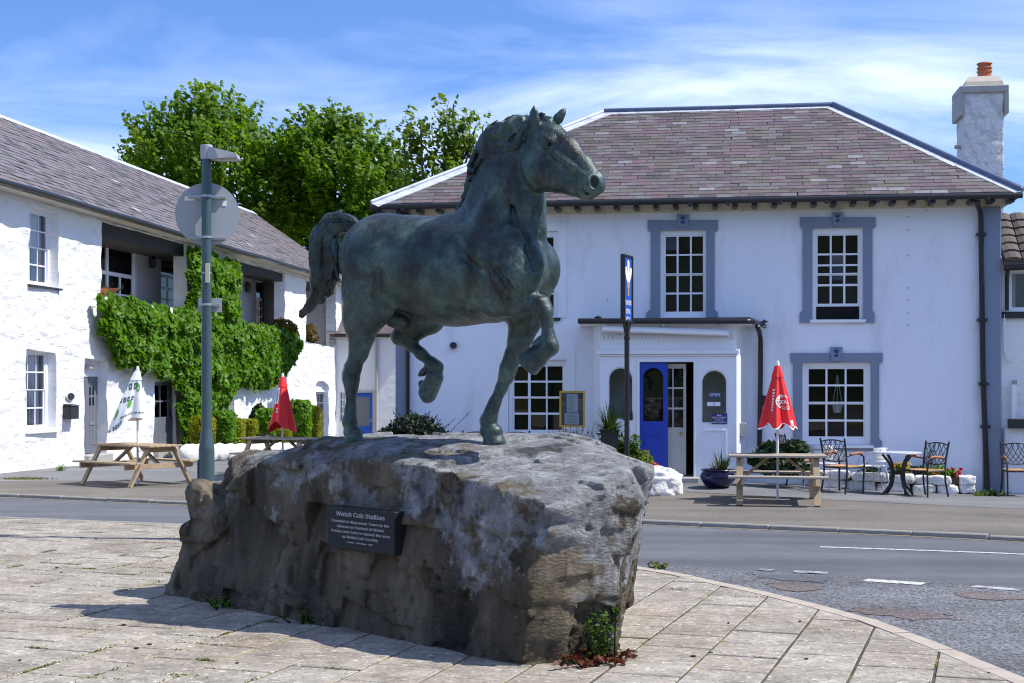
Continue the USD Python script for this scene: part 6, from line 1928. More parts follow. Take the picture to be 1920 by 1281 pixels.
# far hind leg, lifted
t = -0.14
H.chain([Z(330, 640, 90, t), Q(765, 575, 40, t), Q(806, 598, 27, t)], 0.09, 0.8)
H.chain([Q(806, 598, 26, t), Q(778, 617, 20, t), Q(752, 630, 14.5, t)], 0.05, 0.9)
H.chain([Q(752, 630, 14.5, t), Q(749, 634, 13.5, t), Q(770, 646, 11.5, t), Q(790, 664, 10.3, t), Q(811, 682, 10.2, t)], 0.03)
H.ball(Q(741, 630, 7, t)[0], Q(0, 0, 7, t)[1], 0.025)
H.chain([Q(811, 682, 10.5, t), Q(819, 690, 11.5, t), Q(815, 706, 11, t)], 0.03)
H.chain([Q(802, 690, 8, t), Q(793, 699, 6.5, t), Q(787, 703, 4.5, t)], 0.02)
H.chain([Q(814, 712, 13, t), Q(806, 724, 14, t), Q(799, 741, 11.5, t)], 0.02)
H.chain([Q(791, 720, 8, t), Q(797, 742, 9, t)], 0.02)
H.cone(Q(815, 708, 14, t)[0], Q(801, 738, 15, t)[0], Q(0, 0, 14.2, t)[1], Q(0, 0, 15.5, t)[1], 0.006)
j0, j1 = Q(783, 716, 1, t)[0], Q(797.5, 754, 1, t)[0]
H.plane_cut(j0, (-(j0[2] - j1[2]), 0, (j0[0] - j1[0])), Q(800, 735, 1, t)[0], 0.16)
# near fore leg, lifted
t = 0.15
H.chain([Q(905, 545, 34, t - .02), Q(930, 570, 26, t), Q(965, 574, 20.5, t), Q(1000, 568, 16.5, t), Q(1013, 571, 17.5, t)], 0.04)
H.chain([Q(1013, 571, 17.5, t), Q(1021, 585, 15, t), Q(1025, 604, 11.2, t), Q(1028, 628, 11, t), Q(1029, 642, 13, t)], 0.03)
H.chain([Q(1029, 642, 14, t), Q(1031, 652, 15, t), Q(1017, 662, 16, t)], 0.03)
H.chain([Q(1014, 638, 8, t), Q(1004, 645, 6, t)], 0.02)
H.chain([Q(1016, 663, 16.5, t), Q(1003, 671, 18, t)], 0.02)
H.cone(Q(1006, 670, 17, t)[0], Q(990, 684, 19, t)[0], Q(0, 0, 17.6, t)[1], Q(0, 0, 19.5, t)[1], 0.006)
j0, j1 = Q(978, 676, 1, t)[0], Q(999, 700, 1, t)[0]
H.plane_cut(j0, (-(j0[2] - j1[2]), 0, (j0[0] - j1[0])), Q(990, 684, 1, t)[0], 0.13)
# far fore leg, planted
t = -0.12
H.chain([Q(990, 560, 40, t), Q(985, 600, 29, t), Q(975, 636, 20.5, t), Q(962, 666, 16, t)], 0.06, 0.9)
H.chain([Q(962, 666, 15.5, t), Q(953.5, 690, 15.5, t), Q(949, 706, 13, t), Q(940, 728, 10.3, t), Q(927, 757, 10.5, t), Q(921, 772, 12, t)], 0.03)
H.chain([Q(921, 772, 12.5, t), Q(916.5, 788, 15, t), Q(919, 802, 12.5, t)], 0.03)
H.chain([Q(907, 788, 8, t), Q(905, 799, 5, t)], 0.02)
H.cone(Q(922, 812, 14, t)[0], Q(927, 832, 19.5, t)[0], Q(0, 0, 14.2, t)[1], Q(0, 0, 18.0, t)[1], 0.005)
H.cone(Q(915, 808, 14, t)[0], Q(926, 811, 14, t)[0], Q(0, 0, 13.2, t)[1], Q(0, 0, 13.8, t)[1], 0.006)
# sheath
H.ball(Q(737, 600, 12, 0.02)[0], (Q(0, 0, 13)[1], 0.05, Q(0, 0, 13)[1]), 0.03)
H.ball(Q(756, 603, 10, 0.0)[0], Q(0, 0, 9)[1], 0.03)
# muscle lines
for pts in ([(590, 510, 5, .27), (620, 570, 6, .30), (690, 630, 6, .31), (715, 690, 5, .29)], [(830, 470, 5, .15), (850, 540, 6, .22), (875, 610, 6, .22)], [(905, 560, 5, .10), (912, 640, 6, .12), (895, 700, 5, .16)], [(318, 620, 6, .28), (308, 700, 7, .27), (320, 760, 6, .24)],
            [(225, 640, 5, .24), (235, 740, 5, .22), (240, 820, 4, .19)], [(790, 380, 5, .12), (805, 470, 6, .16)], [(735, 610, 5, .31), (770, 660, 5, .31), (800, 700, 5, .28)]):
    H.chain([Z(x, y, r_, t_) for x, y, r_, t_ in pts], 0.05, cut=True)
body_f = H
# bronze skin: gentle tool marks and flowing hair on the quarters
nr_ = np.abs(H.D) < 0.03
ii = np.argwhere(nr_)
q = ii * H.h + H.lo
tool = (meshkit.fbm(q * 9, 3, 3) - 0.5) * 0.010 + (meshkit.noise(q * [55, 55, 16], 4) - 0.5) * 0.0035 * np.clip((0.75 - q[:, 0]) * 2, 0, 1) * np.clip((0.95 - q[:, 2]) * 3, 0, 1)
H.D[nr_] += tool.astype(np.float32)
hm = H.mesh(3)
if hm.volume < 0:
    hm.invert()
MAT['bronze'] = usdkit.material(stage, '/World/Looks/bronze', {
    'g': ('geometry', {}), 'n1': ('noise_texture', {'scale': 4.0, 'detail': 10.0, 'roughness': 0.72}),
    'r1': ('rgb_ramp', {'ramp': [(0.34, (0.012, 0.016, 0.016)), (0.45, (0.027, 0.045, 0.042)), (0.54, (0.045, 0.077, 0.069)), (0.66, (0.100, 0.150, 0.125))]}),
    'mp': ('mapping', {'mapping_type': 'point', 'scale': (1, 1, 0.28)}), 'n2': ('noise_texture', {'scale': 4.0, 'detail': 8.0, 'roughness': 0.7}),
    'r2': ('rgb_ramp', {'ramp': [(0.50, (0, 0, 0)), (0.62, (0.9, 0.9, 0.9))]}), 'm': ('mix_color', {'b': (0.014, 0.012, 0.011)}),
    'n3': ('noise_texture', {'scale': 16.0, 'detail': 6.0, 'roughness': 0.7}), 'r3': ('rgb_ramp', {'ramp': [(0.62, (0, 0, 0)), (0.74, (0.7, 0.7, 0.7))]}), 'm3': ('mix_color', {'b': (0.13, 0.175, 0.15)}),
    'nr': ('map_range', {'from_min': 0.3, 'from_max': 0.7, 'to_min': 0.25, 'to_max': 0.42}),
    'nb': ('noise_texture', {'scale': 26.0, 'detail': 9.0, 'roughness': 0.7}), 'b': ('bump', {'strength': 0.6, 'distance': 0.012}),
    'p': ('principled_bsdf', {'metallic': 0.30, 'specular_ior_level': 0.5})},
    [('g.position', 'n1.vector'), ('n1.fac', 'r1.fac'), ('g.position', 'mp.vector'), ('mp.vector', 'n2.vector'), ('n2.fac', 'r2.fac'), ('r2.color', 'm.fac'), ('r1.color', 'm.a'), ('g.position', 'n3.vector'), ('n3.fac', 'r3.fac'),
     ('r3.color', 'm3.fac'), ('m.result', 'm3.a'), ('m3.result', 'p.base_color'), ('n1.fac', 'nr.value'), ('nr.result', 'p.roughness'), ('g.position', 'nb.vector'), ('nb.fac', 'b.height'), ('b.normal', 'p.normal')], surface='p.BSDF')
horse = thing('horse_statue', 'green-black bronze statue of a trotting horse on the boulder', 'statue', loc=HO, rz=-math.degrees(YAW))


def to_local(m):
    v = np.array(m.vertices)
    return trimesh.Trimesh(np.column_stack([v[:, 0], -v[:, 1], v[:, 2]]), np.array(m.faces)[:, ::-1], process=False)


part(horse, 'body', to_local(hm), 'bronze', smooth=True)

# tail and mane: locks of hair of their own
T = Field((-0.95, -0.22, 0.75), (0.05, 0.22, 1.90), 0.0085)
tail = [Q(672, 430, 10), Q(655, 418, 14), Q(640, 416, 17), Q(622, 424, 21), Q(607, 448, 25.5), Q(605, 478, 22), Q(604, 505, 20.5), Q(600, 532, 18), Q(595, 555, 13.5), Q(583, 574, 8.5), Q(568, 587, 4.5)]
T.chain(tail, 0.03, 0.72)
T.chain([Q(620, 440, 12, .03), Q(625, 480, 13, .03), Q(622, 520, 11, .02), Q(612, 548, 8, .02)], 0.03)
T.chain([Q(594, 450, 11, .03), Q(590, 475, 9, .03), Q(593, 510, 9, .03)], 0.02)
T.chain([Q(566, 586, 3.5), Q(565, 593, 2.0)], 0.008)
sp = np.argwhere(np.abs(T.D) < 0.04)
q = sp * T.h + T.lo
# furrows run down the length of the hair
cen = np.array([x[0] for x in tail])
seg_i = np.argmin(((q[:, None, [0, 2]] - cen[None][:, :, [0, 2]]) ** 2).sum(-1), 1)
tg = np.gradient(cen, axis=0)
tg /= np.linalg.norm(tg, axis=1, keepdims=True)
nrm2 = np.stack([tg[:, 2], 0 * tg[:, 0], -tg[:, 0]], 1)
cross = ((q - cen[seg_i]) * nrm2[seg_i]).sum(1)
along = seg_i * 0.06 + ((q - cen[seg_i]) * tg[seg_i]).sum(1)
fur = np.abs(meshkit.noise(np.column_stack([cross * 48, q[:, 1] * 22, along * 4.0]), 7) - 0.5) * 2
T.D[tuple(sp.T)] += (fur * 0.034 - 0.013).astype(np.float32)
tm_ = T.mesh(1)
if tm_.volume < 0:
    tm_.invert()
part(horse, 'tail', to_local(tm_), 'bronze', smooth=True)

M = Field((0.55, -0.16, 1.15), (1.75, 0.26, 2.30), 0.0085)
S5 = lambda x, y, r_, t_=0.06: Q(680 + x / 3.0, 180 + y / 3.0, r_ / 3.0, t_)
M.chain([S5(925, 140, 30, .05), S5(850, 170, 48, .07), S5(780, 205, 62, .075), S5(725, 250, 62, .075), S5(690, 300, 50, .07), S5(655, 355, 42, .06), S5(625, 420, 34, .05), S5(600, 500, 26, .045), S5(585, 560, 18, .04), S5(560, 615, 14, .03), S5(525, 665, 8, .02)], 0.03, 0.70)
for L in ([(935, 165, 18), (895, 215, 22), (850, 275, 22), (800, 305, 24), (740, 330, 20), (690, 355, 18), (640, 350, 14)],
          [(930, 150, 16), (870, 190, 20), (810, 240, 20), (750, 290, 22), (690, 330, 18), (650, 390, 14)],
          [(900, 135, 16), (820, 160, 20), (740, 200, 20), (690, 260, 18), (640, 330, 16), (605, 400, 14), (595, 470, 10)],
          [(940, 190, 12), (905, 245, 14), (870, 280, 13), (830, 318, 12), (780, 345, 12), (720, 358, 10), (670, 372, 7)],
          [(640, 360, 14), (625, 430, 12), (632, 500, 9), (615, 560, 7), (590, 610, 5)]):
    M.chain([S5(x, y, r_, 0.10 - 0.02 * (i == 0)) for i, (x, y, r_) in enumerate(L)], 0.012)
M.chain([S5(960, 125, 14, .0), S5(1010, 120, 18, .01), S5(1060, 145, 16, .0), S5(1100, 175, 12, .0), S5(1125, 200, 6, .0)], 0.02)   # forelock
M.chain([S5(985, 130, 9, .03), S5(1040, 145, 10, .03), S5(1085, 175, 8, .02), S5(1110, 200, 4, .02)], 0.01)
sp = np.argwhere(np.abs(M.D) < 0.04)
q = sp * M.h + M.lo
wv_ = 0.035 * np.sin((q[:, 0] * 0.75 + q[:, 2] * 0.65) * 22 + q[:, 1] * 20)
fur = np.abs(meshkit.noise(np.column_stack([(q[:, 2] * 0.75 - q[:, 0] * 0.65 + wv_) * 34, q[:, 1] * 20, (q[:, 0] * 0.75 + q[:, 2] * 0.65) * 6]), 8) - 0.5) * 2
M.D[tuple(sp.T)] += (fur * 0.032 - 0.011).astype(np.float32)
mm_ = M.mesh(1)
if mm_.volume < 0:
    mm_.invert()
part(horse, 'mane', to_local(mm_), 'bronze', smooth=True)
print('rock tris', len(rm.faces), 'horse', len(hm.faces), len(tm_.faces), len(mm_.faces), 'hoof gaps', rock_top(-1.12, 10.06), rock_top(-0.13, 9.81), hm.bounds)
# ------------------------------------------------------------------ street lamp with the backs of two signs
mat('lamp_green', (0.045, 0.085, 0.095), 0.42, 0.08, 3.0, dark=(0.07, 0.10, 0.10), dark_at=(0.6, 0.75), dark_scale=8)
mat('sign_back_grey', (0.33, 0.36, 0.39), 0.5, 0.04, 2.0)
mat('alloy', (0.42, 0.43, 0.44), 0.4, 0.08, 6.0, metallic=0.7)
mat('lamp_head_grey', (0.33, 0.34, 0.36), 0.5, 0.05, 3.0)
mat('cream_label', (0.60, 0.53, 0.35), 0.6, 0.05, 3.0)
mat('pine_wood', (0.37, 0.275, 0.17), 0.75, 0.18, 3.0, detail=6, bump=0.3, bscale=20, bdist=0.003, stretch=(4, 4, 4), dark=(0.26, 0.18, 0.105), dark_at=(0.5, 0.75), dark_scale=2.0)
mat('grey_wood', (0.34, 0.29, 0.225), 0.8, 0.15, 3.0, detail=6, bump=0.3, bscale=20, bdist=0.003, dark=(0.24, 0.20, 0.155), dark_at=(0.5, 0.75), dark_scale=2.0)
mat('teak', (0.48, 0.26, 0.10), 0.6, 0.15, 4.0)
mat('teak_red', (0.36, 0.13, 0.06), 0.6, 0.15, 4.0)
mat('umbrella_red', (0.74, 0.016, 0.02), 0.65, 0.05, 3.0)
mat('umbrella_white', (0.74, 0.75, 0.76), 0.75, 0.03, 3.0)
mat('print_green', (0.10, 0.30, 0.05), 0.7, 0.1, 4.0)
mat('print_dark', (0.03, 0.10, 0.07), 0.7, 0.1, 4.0)
mat('print_blue', (0.04, 0.03, 0.20), 0.7, 0.1, 4.0)
mat('white_pole', (0.72, 0.72, 0.73), 0.4, 0.03, 3.0)
mat('white_plastic', (0.74, 0.75, 0.76), 0.35, 0.02, 3.0)
mat('alu_white', (0.62, 0.63, 0.65), 0.35, 0.04, 4.0, metallic=0.3)
mat('blue_glaze', (0.004, 0.005, 0.030), 0.16, 0.2, 4.0)
mat('black_pot', (0.022, 0.021, 0.021), 0.5, 0.2, 4.0)
mat('limewash_stone', (0.70, 0.70, 0.69), 0.85, 0.08, 3.0, bump=0.9, bscale=16, bdist=0.03, dark=(0.36, 0.34, 0.30), dark_at=(0.52, 0.72), dark_scale=5.0)
mat('earth', (0.075, 0.050, 0.032), 0.95, 0.3, 8.0, bump=0.8, bscale=40, bdist=0.02)
mat('paper_white', (0.82, 0.83, 0.85), 0.7, 0.02, 3.0)
mat('board_grey', (0.17, 0.175, 0.19), 0.6, 0.05, 3.0)

LP = np.array([(387.3 - 960) / FPX * 15.17, 15.17, 0.0])
lamp = thing('street_lamp', 'dark green street lamp column left of the boulder', 'street lamp', loc=LP)
zv = lambda v: EYE + (722 - v) * 15.17 / FPX
part(lamp, 'base', lathe([(0.083, -0.05), (0.083, zv(842)), (0.079, zv(838)), (0.058, zv(808)), (0.0535, zv(805))], 24), 'lamp_green', smooth=40)
part(lamp, 'base_door', box(-0.0905, -0.076, -0.045, 0.045, 0.25, zv(862), 0.004), 'lamp_green')
part(lamp, 'post', lathe([(0.0535, zv(806)), (0.052, zv(560)), (0.0515, zv(477)), (0.0525, zv(476.5)), (0.0525, zv(474.5)), (0.0515, zv(474)), (0.050, zv(288))], 24), 'lamp_green', smooth=40)
part(lamp, 'collar', lathe([(0.060, zv(299)), (0.064, zv(297)), (0.066, zv(276)), (0.060, zv(272)), (0.02, zv(271))], 24), 'lamp_head_grey', smooth=40)
hv = [(0.02, -0.055, zv(277)), (0.02, 0.055, zv(277)), (0.03, -0.06, zv(299)), (0.03, 0.06, zv(299)), (0.33, -0.10, zv(290)), (0.33, 0.10, zv(290)), (0.345, -0.10, zv(297)), (0.345, 0.10, zv(297)), (0.15, -0.11, zv(300)), (0.15, 0.11, zv(300)), (0.34, -0.08, zv(300)), (0.34, 0.08, zv(300)), (0.1, -0.09, zv(279.5)), (0.1, 0.09, zv(279.5))]
head = part(lamp, 'lamp_head', trimesh.convex.convex_hull(np.array(hv)), 'lamp_head_grey')
mat('lamp_lens', (0.30, 0.30, 0.29), 0.25, 0.05, 3.0)
part(head, 'lens', box(0.10, 0.33, -0.075, 0.075, zv(301.2), zv(300.1), 0.002), 'lamp_lens')
part(lamp, 'cream_label', box(0.0, 0.045, -0.062, -0.050, zv(531), zv(495), 0.003), 'cream_label')
part(lamp, 'label_band', lathe([(0.0535, zv(513.5)), (0.0545, zv(513.3)), (0.0545, zv(511.2)), (0.0535, zv(511))], 20), 'alloy')
sg_ = thing('round_road_sign', 'plain grey back of a round road sign on the lamp column', 'road sign', loc=LP + [0.0, 0, zv(400)], rz=9.0)
disc = trimesh.creation.cylinder(0.338, 0.004, sections=64, transform=trimesh.transformations.rotation_matrix(math.pi / 2, (1, 0, 0)))
part(sg_, 'disc', moved(disc, 0.003, 0.092, 0), 'sign_back_grey')
for v in (368, 445):
    z = (400 - v) * 15.17 / FPX
    part(sg_, 'rail', cat([box(-0.20, 0.20, 0.068, 0.0895, z - 0.019, z + 0.019, 0.003), box(-0.20, 0.20, 0.056, 0.0675, z - 0.007, z + 0.007)]), 'alloy')
    part(sg_, 'clip', cat([lathe([(0.0535, z - 0.013), (0.057, z - 0.012), (0.057, z + 0.012), (0.0535, z + 0.013)], 20), box(-0.075, -0.05, 0.0, 0.055, z - 0.012, z + 0.012), box(0.05, 0.075, 0.0, 0.055, z - 0.012, z + 0.012)]), 'alloy')
for u, v, w_, h_ in ((356, 371, 0.105, 0.045), (420.5, 379, 0.045, 0.06)):
    part(sg_, 'sticker', box((u - 388) * 15.17 / FPX - w_ / 2, (u - 388) * 15.17 / FPX + w_ / 2, 0.0855, 0.0875, (400 - v) * 15.17 / FPX - h_ / 2, (400 - v) * 15.17 / FPX + h_ / 2), 'sign_white')
pl2 = thing('small_sign_plate', 'small grey oblong sign back clipped on the lamp column under the round one', 'road sign', loc=LP + [0.0, 0, zv(571)], rz=6.0)
part(pl2, 'plate', box(-0.10, 0.155, 0.075, 0.079, -0.078, 0.074, 0.0), 'sign_back_grey')
part(pl2, 'rail', box(-0.07, 0.13, 0.055, 0.0745, -0.018, 0.012, 0.003), 'alloy')
part(pl2, 'clip', cat([lathe([(0.0535, -0.014), (0.057, -0.013), (0.057, 0.010), (0.0535, 0.011)], 20), box(0.052, 0.095, -0.01, 0.05, -0.014, 0.010)]), 'alloy')


# ------------------------------------------------------------------ picnic tables
def picnic_table(name, label, loc, rz, L, top_m, leg_m, group, span=None):
    t = thing(name, label, 'picnic table', loc=loc, rz=rz, group=group)
    r = np.random.default_rng(int(abs(loc[0]) * 100))
    n, w_ = 6, 0.118
    for i in range(n):
        y = (i - (n - 1) / 2) * (w_ + 0.008)
        part(t, 'tabletop_plank', box(-L / 2 + r.uniform(-.004, .004), L / 2 + r.uniform(-.004, .004), y - w_ / 2, y + w_ / 2, 0.715, 0.75, 0.005), top_m)
    for s_ in (-1, 1):
        for i in range(2):
            y = s_ * (0.60 + i * 0.128)
            part(t, 'bench_plank', box(-L / 2 + r.uniform(-.004, .004), L / 2 + r.uniform(-.004, .004), y - 0.06, y + 0.06, 0.415, 0.45, 0.005), top_m)
    lx = (span or (L - 0.36)) / 2
    for x in (-lx, lx):
        o_ = 0.025 * np.sign(x)
        for s_ in (-1, 1):
            part(t, 'leg', beam((x, s_ * 0.69, 0.0), (x, s_ * 0.27, 0.712), 0.045, 0.10, (1, 0, 0), 0.004).apply_transform(np.eye(4)), leg_m)
        part(t, 'bench_bearer', beam((x - np.sign(x) * 0.047, -0.77, 0.365), (x - np.sign(x) * 0.047, 0.77, 0.365), 0.045, 0.095, (0, 0, 1), 0.004), leg_m)
        part(t, 'top_bearer', beam((x - np.sign(x) * 0.047, -0.34, 0.665), (x - np.sign(x) * 0.047, 0.34, 0.665), 0.045, 0.095, (0, 0, 1), 0.004), leg_m)
    for s_ in (-1, 1):
        part(t, 'brace', beam((s_ * (lx - 0.07), 0, 0.40), (s_ * 0.14, 0, 0.70), 0.045, 0.07, (0, 1, 0), 0.004), leg_m)
    return t


G_T = 'picnic tables with closed umbrellas'
t1 = on_ground(256, 908)
picnic_table('picnic_table', 'pale picnic table under the closed white umbrella by the grey door', t1, -38.0, 1.75, 'pine_wood', 'pine_wood', G_T, 1.42)
t2 = np.array([(530 - 960) / 89.5, 29.8, float(court_z(-4.8, 29.8))])
picnic_table('picnic_table', 'picnic table half hidden behind the boulder, under red umbrella near hedges', t2, -24.0, 1.6, 'grey_wood', 'pine_wood', G_T)
t3 = on_ground(1457, 942)
print('tables', t1, t2, t3, FPX / t3[1])
picnic_table('picnic_table', 'weathered picnic table in front of the hotel under closed red umbrella', t3, -9.0, 1.50, 'grey_wood', 'pine_wood', G_T, 1.16)


# ------------------------------------------------------------------ closed umbrellas
def umbrella(name, label, loc, zb, zt, R, m, seed, lean=(0, 0), folds=7, flare=None, prints=None, pole_top=None, hem='sign_white'):
    """A folded canopy hanging round its pole from zt down to zb."""
    t = thing(name, label, 'umbrella', loc=loc, group='closed umbrellas on the picnic tables')
    r = np.random.default_rng(seed)
    ph = r.uniform(0, 6.28, 4)

    def rad(th, h):          # h: 0 at the bottom, 1 at the top
        body = R * (1 - h) ** 0.92 + 0.028
        f = 1 + (0.20 * np.cos(folds * th + ph[0] + 1.2 * h) + 0.09 * np.cos((folds + 4) * th + ph[1]) + 0.08 * np.cos(2 * th + ph[2])) * (1 - h) ** 0.45
        return body * f

    def pos(th, h, lift=0.0):
        hh = h - 0.05 * np.cos(folds * th + ph[0]) * (1 - h) ** 6
        if flare is not None:
            hh = hh - flare(th) * (1 - h) ** 3
        q = rad(th, h) + lift
        return np.stack([q * np.cos(th) + lean[0] * (1 - h), q * np.sin(th) + lean[1] * (1 - h), zb + (zt - zb) * hh], -1)

    TH, HH = np.meshgrid(np.linspace(0, 2 * np.pi, 113), np.linspace(0, 0.985, 30), indexing='ij')
    part(t, 'canopy', grid_mesh(pos(TH, HH)), m, smooth=True)
    T2, H2 = np.meshgrid(np.linspace(0, 2 * np.pi, 57), np.linspace(0.80, 0.99, 6), indexing='ij')
    part(t, 'top_flap', grid_mesh(pos(T2, H2, 0.014)), m, smooth=True)
    T3, H3 = np.meshgrid(np.linspace(0, 2 * np.pi, 113), np.linspace(0.0, 0.022, 2), indexing='ij')
    if hem:
        part(t, 'hem', grid_mesh(pos(T3, H3, 0.003)), hem)
    part(t, 'pole', lathe([(0.021, 0.0), (0.021, zt + 0.02)], 12), 'white_pole', smooth=40)
    part(t, 'finial', moved(lathe([(0.03, -0.03), (0.034, 0.0), (0.026, 0.05), (0.012, 0.075)], 12), 0, 0, zt), 'white_plastic', smooth=40)
    for th0, h0, shape, mm in prints or []:
        for g in getattr(shape, 'geoms', [shape]):
            v, f = trimesh.creation.triangulate_polygon(g, engine='earcut')
            v3, f = trimesh.remesh.subdivide_to_size(np.column_stack([v, 0 * v[:, 0]]), f, 0.05, max_iter=8)
            h = h0 + v3[:, 1] / (zt - zb)
            th = th0 + v3[:, 0] / np.maximum(0.08, R * (1 - h))
            part(t, 'print', (pos(th, h, 0.006), f), mm)
    return t


ring = sg.Point(0, 0).buffer(0.125, 24).difference(sg.Point(0, 0).buffer(0.108, 24)).union(sg.Point(0, 0).buffer(0.088, 24).difference(sg.Point(0, 0).buffer(0.080, 24))).union(sg.box(-0.108, -0.03, 0.108, -0.018)).union(sg.box(-0.108, 0.022, 0.108, 0.032)).union(sg.box(-0.05, -0.012, -0.02, 0.014)).union(sg.box(-0.005, -0.012, 0.02, 0.014)).union(sg.box(0.035, -0.012, 0.06, 0.014))
for k in range(10):
    a = 0.35 + k * 0.27
    ring = ring.union(affinity.rotate(sg.box(-0.006, 0.090, 0.007, 0.105), math.degrees(a - 1.57), origin=(0, 0)))
marks = shapely.union_all([sg.box(-0.014, -0.16 + k * 0.045, 0.014, -0.16 + k * 0.045 + 0.028).difference(sg.box(-0.005, -0.152 + k * 0.045, 0.005 + 0.006 * (k % 2), -0.152 + k * 0.045 + 0.010)) for k in range(8)])
U3 = on_ground(1458, 938)
uz = lambda v, y: EYE + (722 - v) * y / FPX
umbrella('umbrella', 'closed bright red umbrella with white round print in front of the hotel', U3, uz(800, U3[1]) - U3[2], uz(685, U3[1]) - U3[2], 0.245, 'umbrella_red', 5, folds=6,
         prints=[(-1.2, 0.40, affinity.scale(ring, 0.8, 0.95), 'sign_white'), (-2.15, 0.42, marks, 'sign_white'), (-0.75, 0.10, sg.box(-0.06, -0.02, 0.06, 0.02).union(sg.box(-0.06, -0.05, 0.06, -0.03)), 'sign_white')])
band = sg.box(-0.03, -0.22, 0.05, 0.22)
U2 = t2 + np.array([0.0, 0.0, 0])
umbrella('umbrella', 'closed plain red umbrella near the clipped hedges with blue and white side print', U2, uz(802, U2[1]) - U2[2], uz(706, U2[1]) - U2[2], 0.235, 'umbrella_red', 9, folds=4, flare=lambda th: 0.10 * np.cos(th * 2 + 0.6),
         prints=[(-2.25, 0.62, sg.box(-0.05, -0.17, 0.02, 0.17), 'sign_white'), (-2.25, 0.62, sg.box(-0.035, -0.13, 0.005, 0.13), 'print_blue'), (-2.2, 0.30, sg.box(-0.02, -0.05, 0.02, 0.0).union(sg.box(-0.02, 0.03, 0.02, 0.07)), 'sign_white')], hem=None)
U1 = on_ground(256, 908) + np.array([0.02, 0, 0])
leaf1 = affinity.scale(sg.Point(0, 0).buffer(1, 12), 0.055, 0.075)
word = lambda w_, n, h_: shapely.union_all([sg.box(-w_ / 2 + i * w_ / n, 0, -w_ / 2 + (i + 0.65) * w_ / n, h_).difference(sg.box(-w_ / 2 + (i + 0.2) * w_ / n, h_ * 0.3, -w_ / 2 + (i + 0.45) * w_ / n, h_ * (0.7 if i % 2 else 0.55))) for i in range(n)])
umbrella('umbrella', 'closed white umbrella with green leaf print drooping to the left by the grey door', U1, uz(790, U1[1]) - U1[2], uz(694, U1[1]) - U1[2], 0.32, 'umbrella_white', 12, lean=(-0.17, -0.02), folds=4, flare=lambda th: 0.17 * np.cos(th - 3.3) + 0.03,
         prints=[(-1.75, 0.62, affinity.rotate(word(0.2, 3, 0.12), 12), 'print_dark'), (-1.9, 0.40, affinity.rotate(word(0.28, 5, 0.08), 8), 'print_dark'), (-2.3, 0.22, leaf1, 'print_green'), (-2.65, 0.12, leaf1, 'print_green'), (-1.45, 0.35, affinity.scale(leaf1, 0.6, 1.0), 'print_green'), (-1.2, 0.12, affinity.rotate(word(0.36, 9, 0.035), -4), 'print_dark'),
                 (-1.9, 0.02, affinity.rotate(word(0.16, 4, 0.055), 24), 'print_dark'), (-0.9, 0.66, affinity.scale(leaf1, 0.35, 1.1), 'print_green')], hem=None)


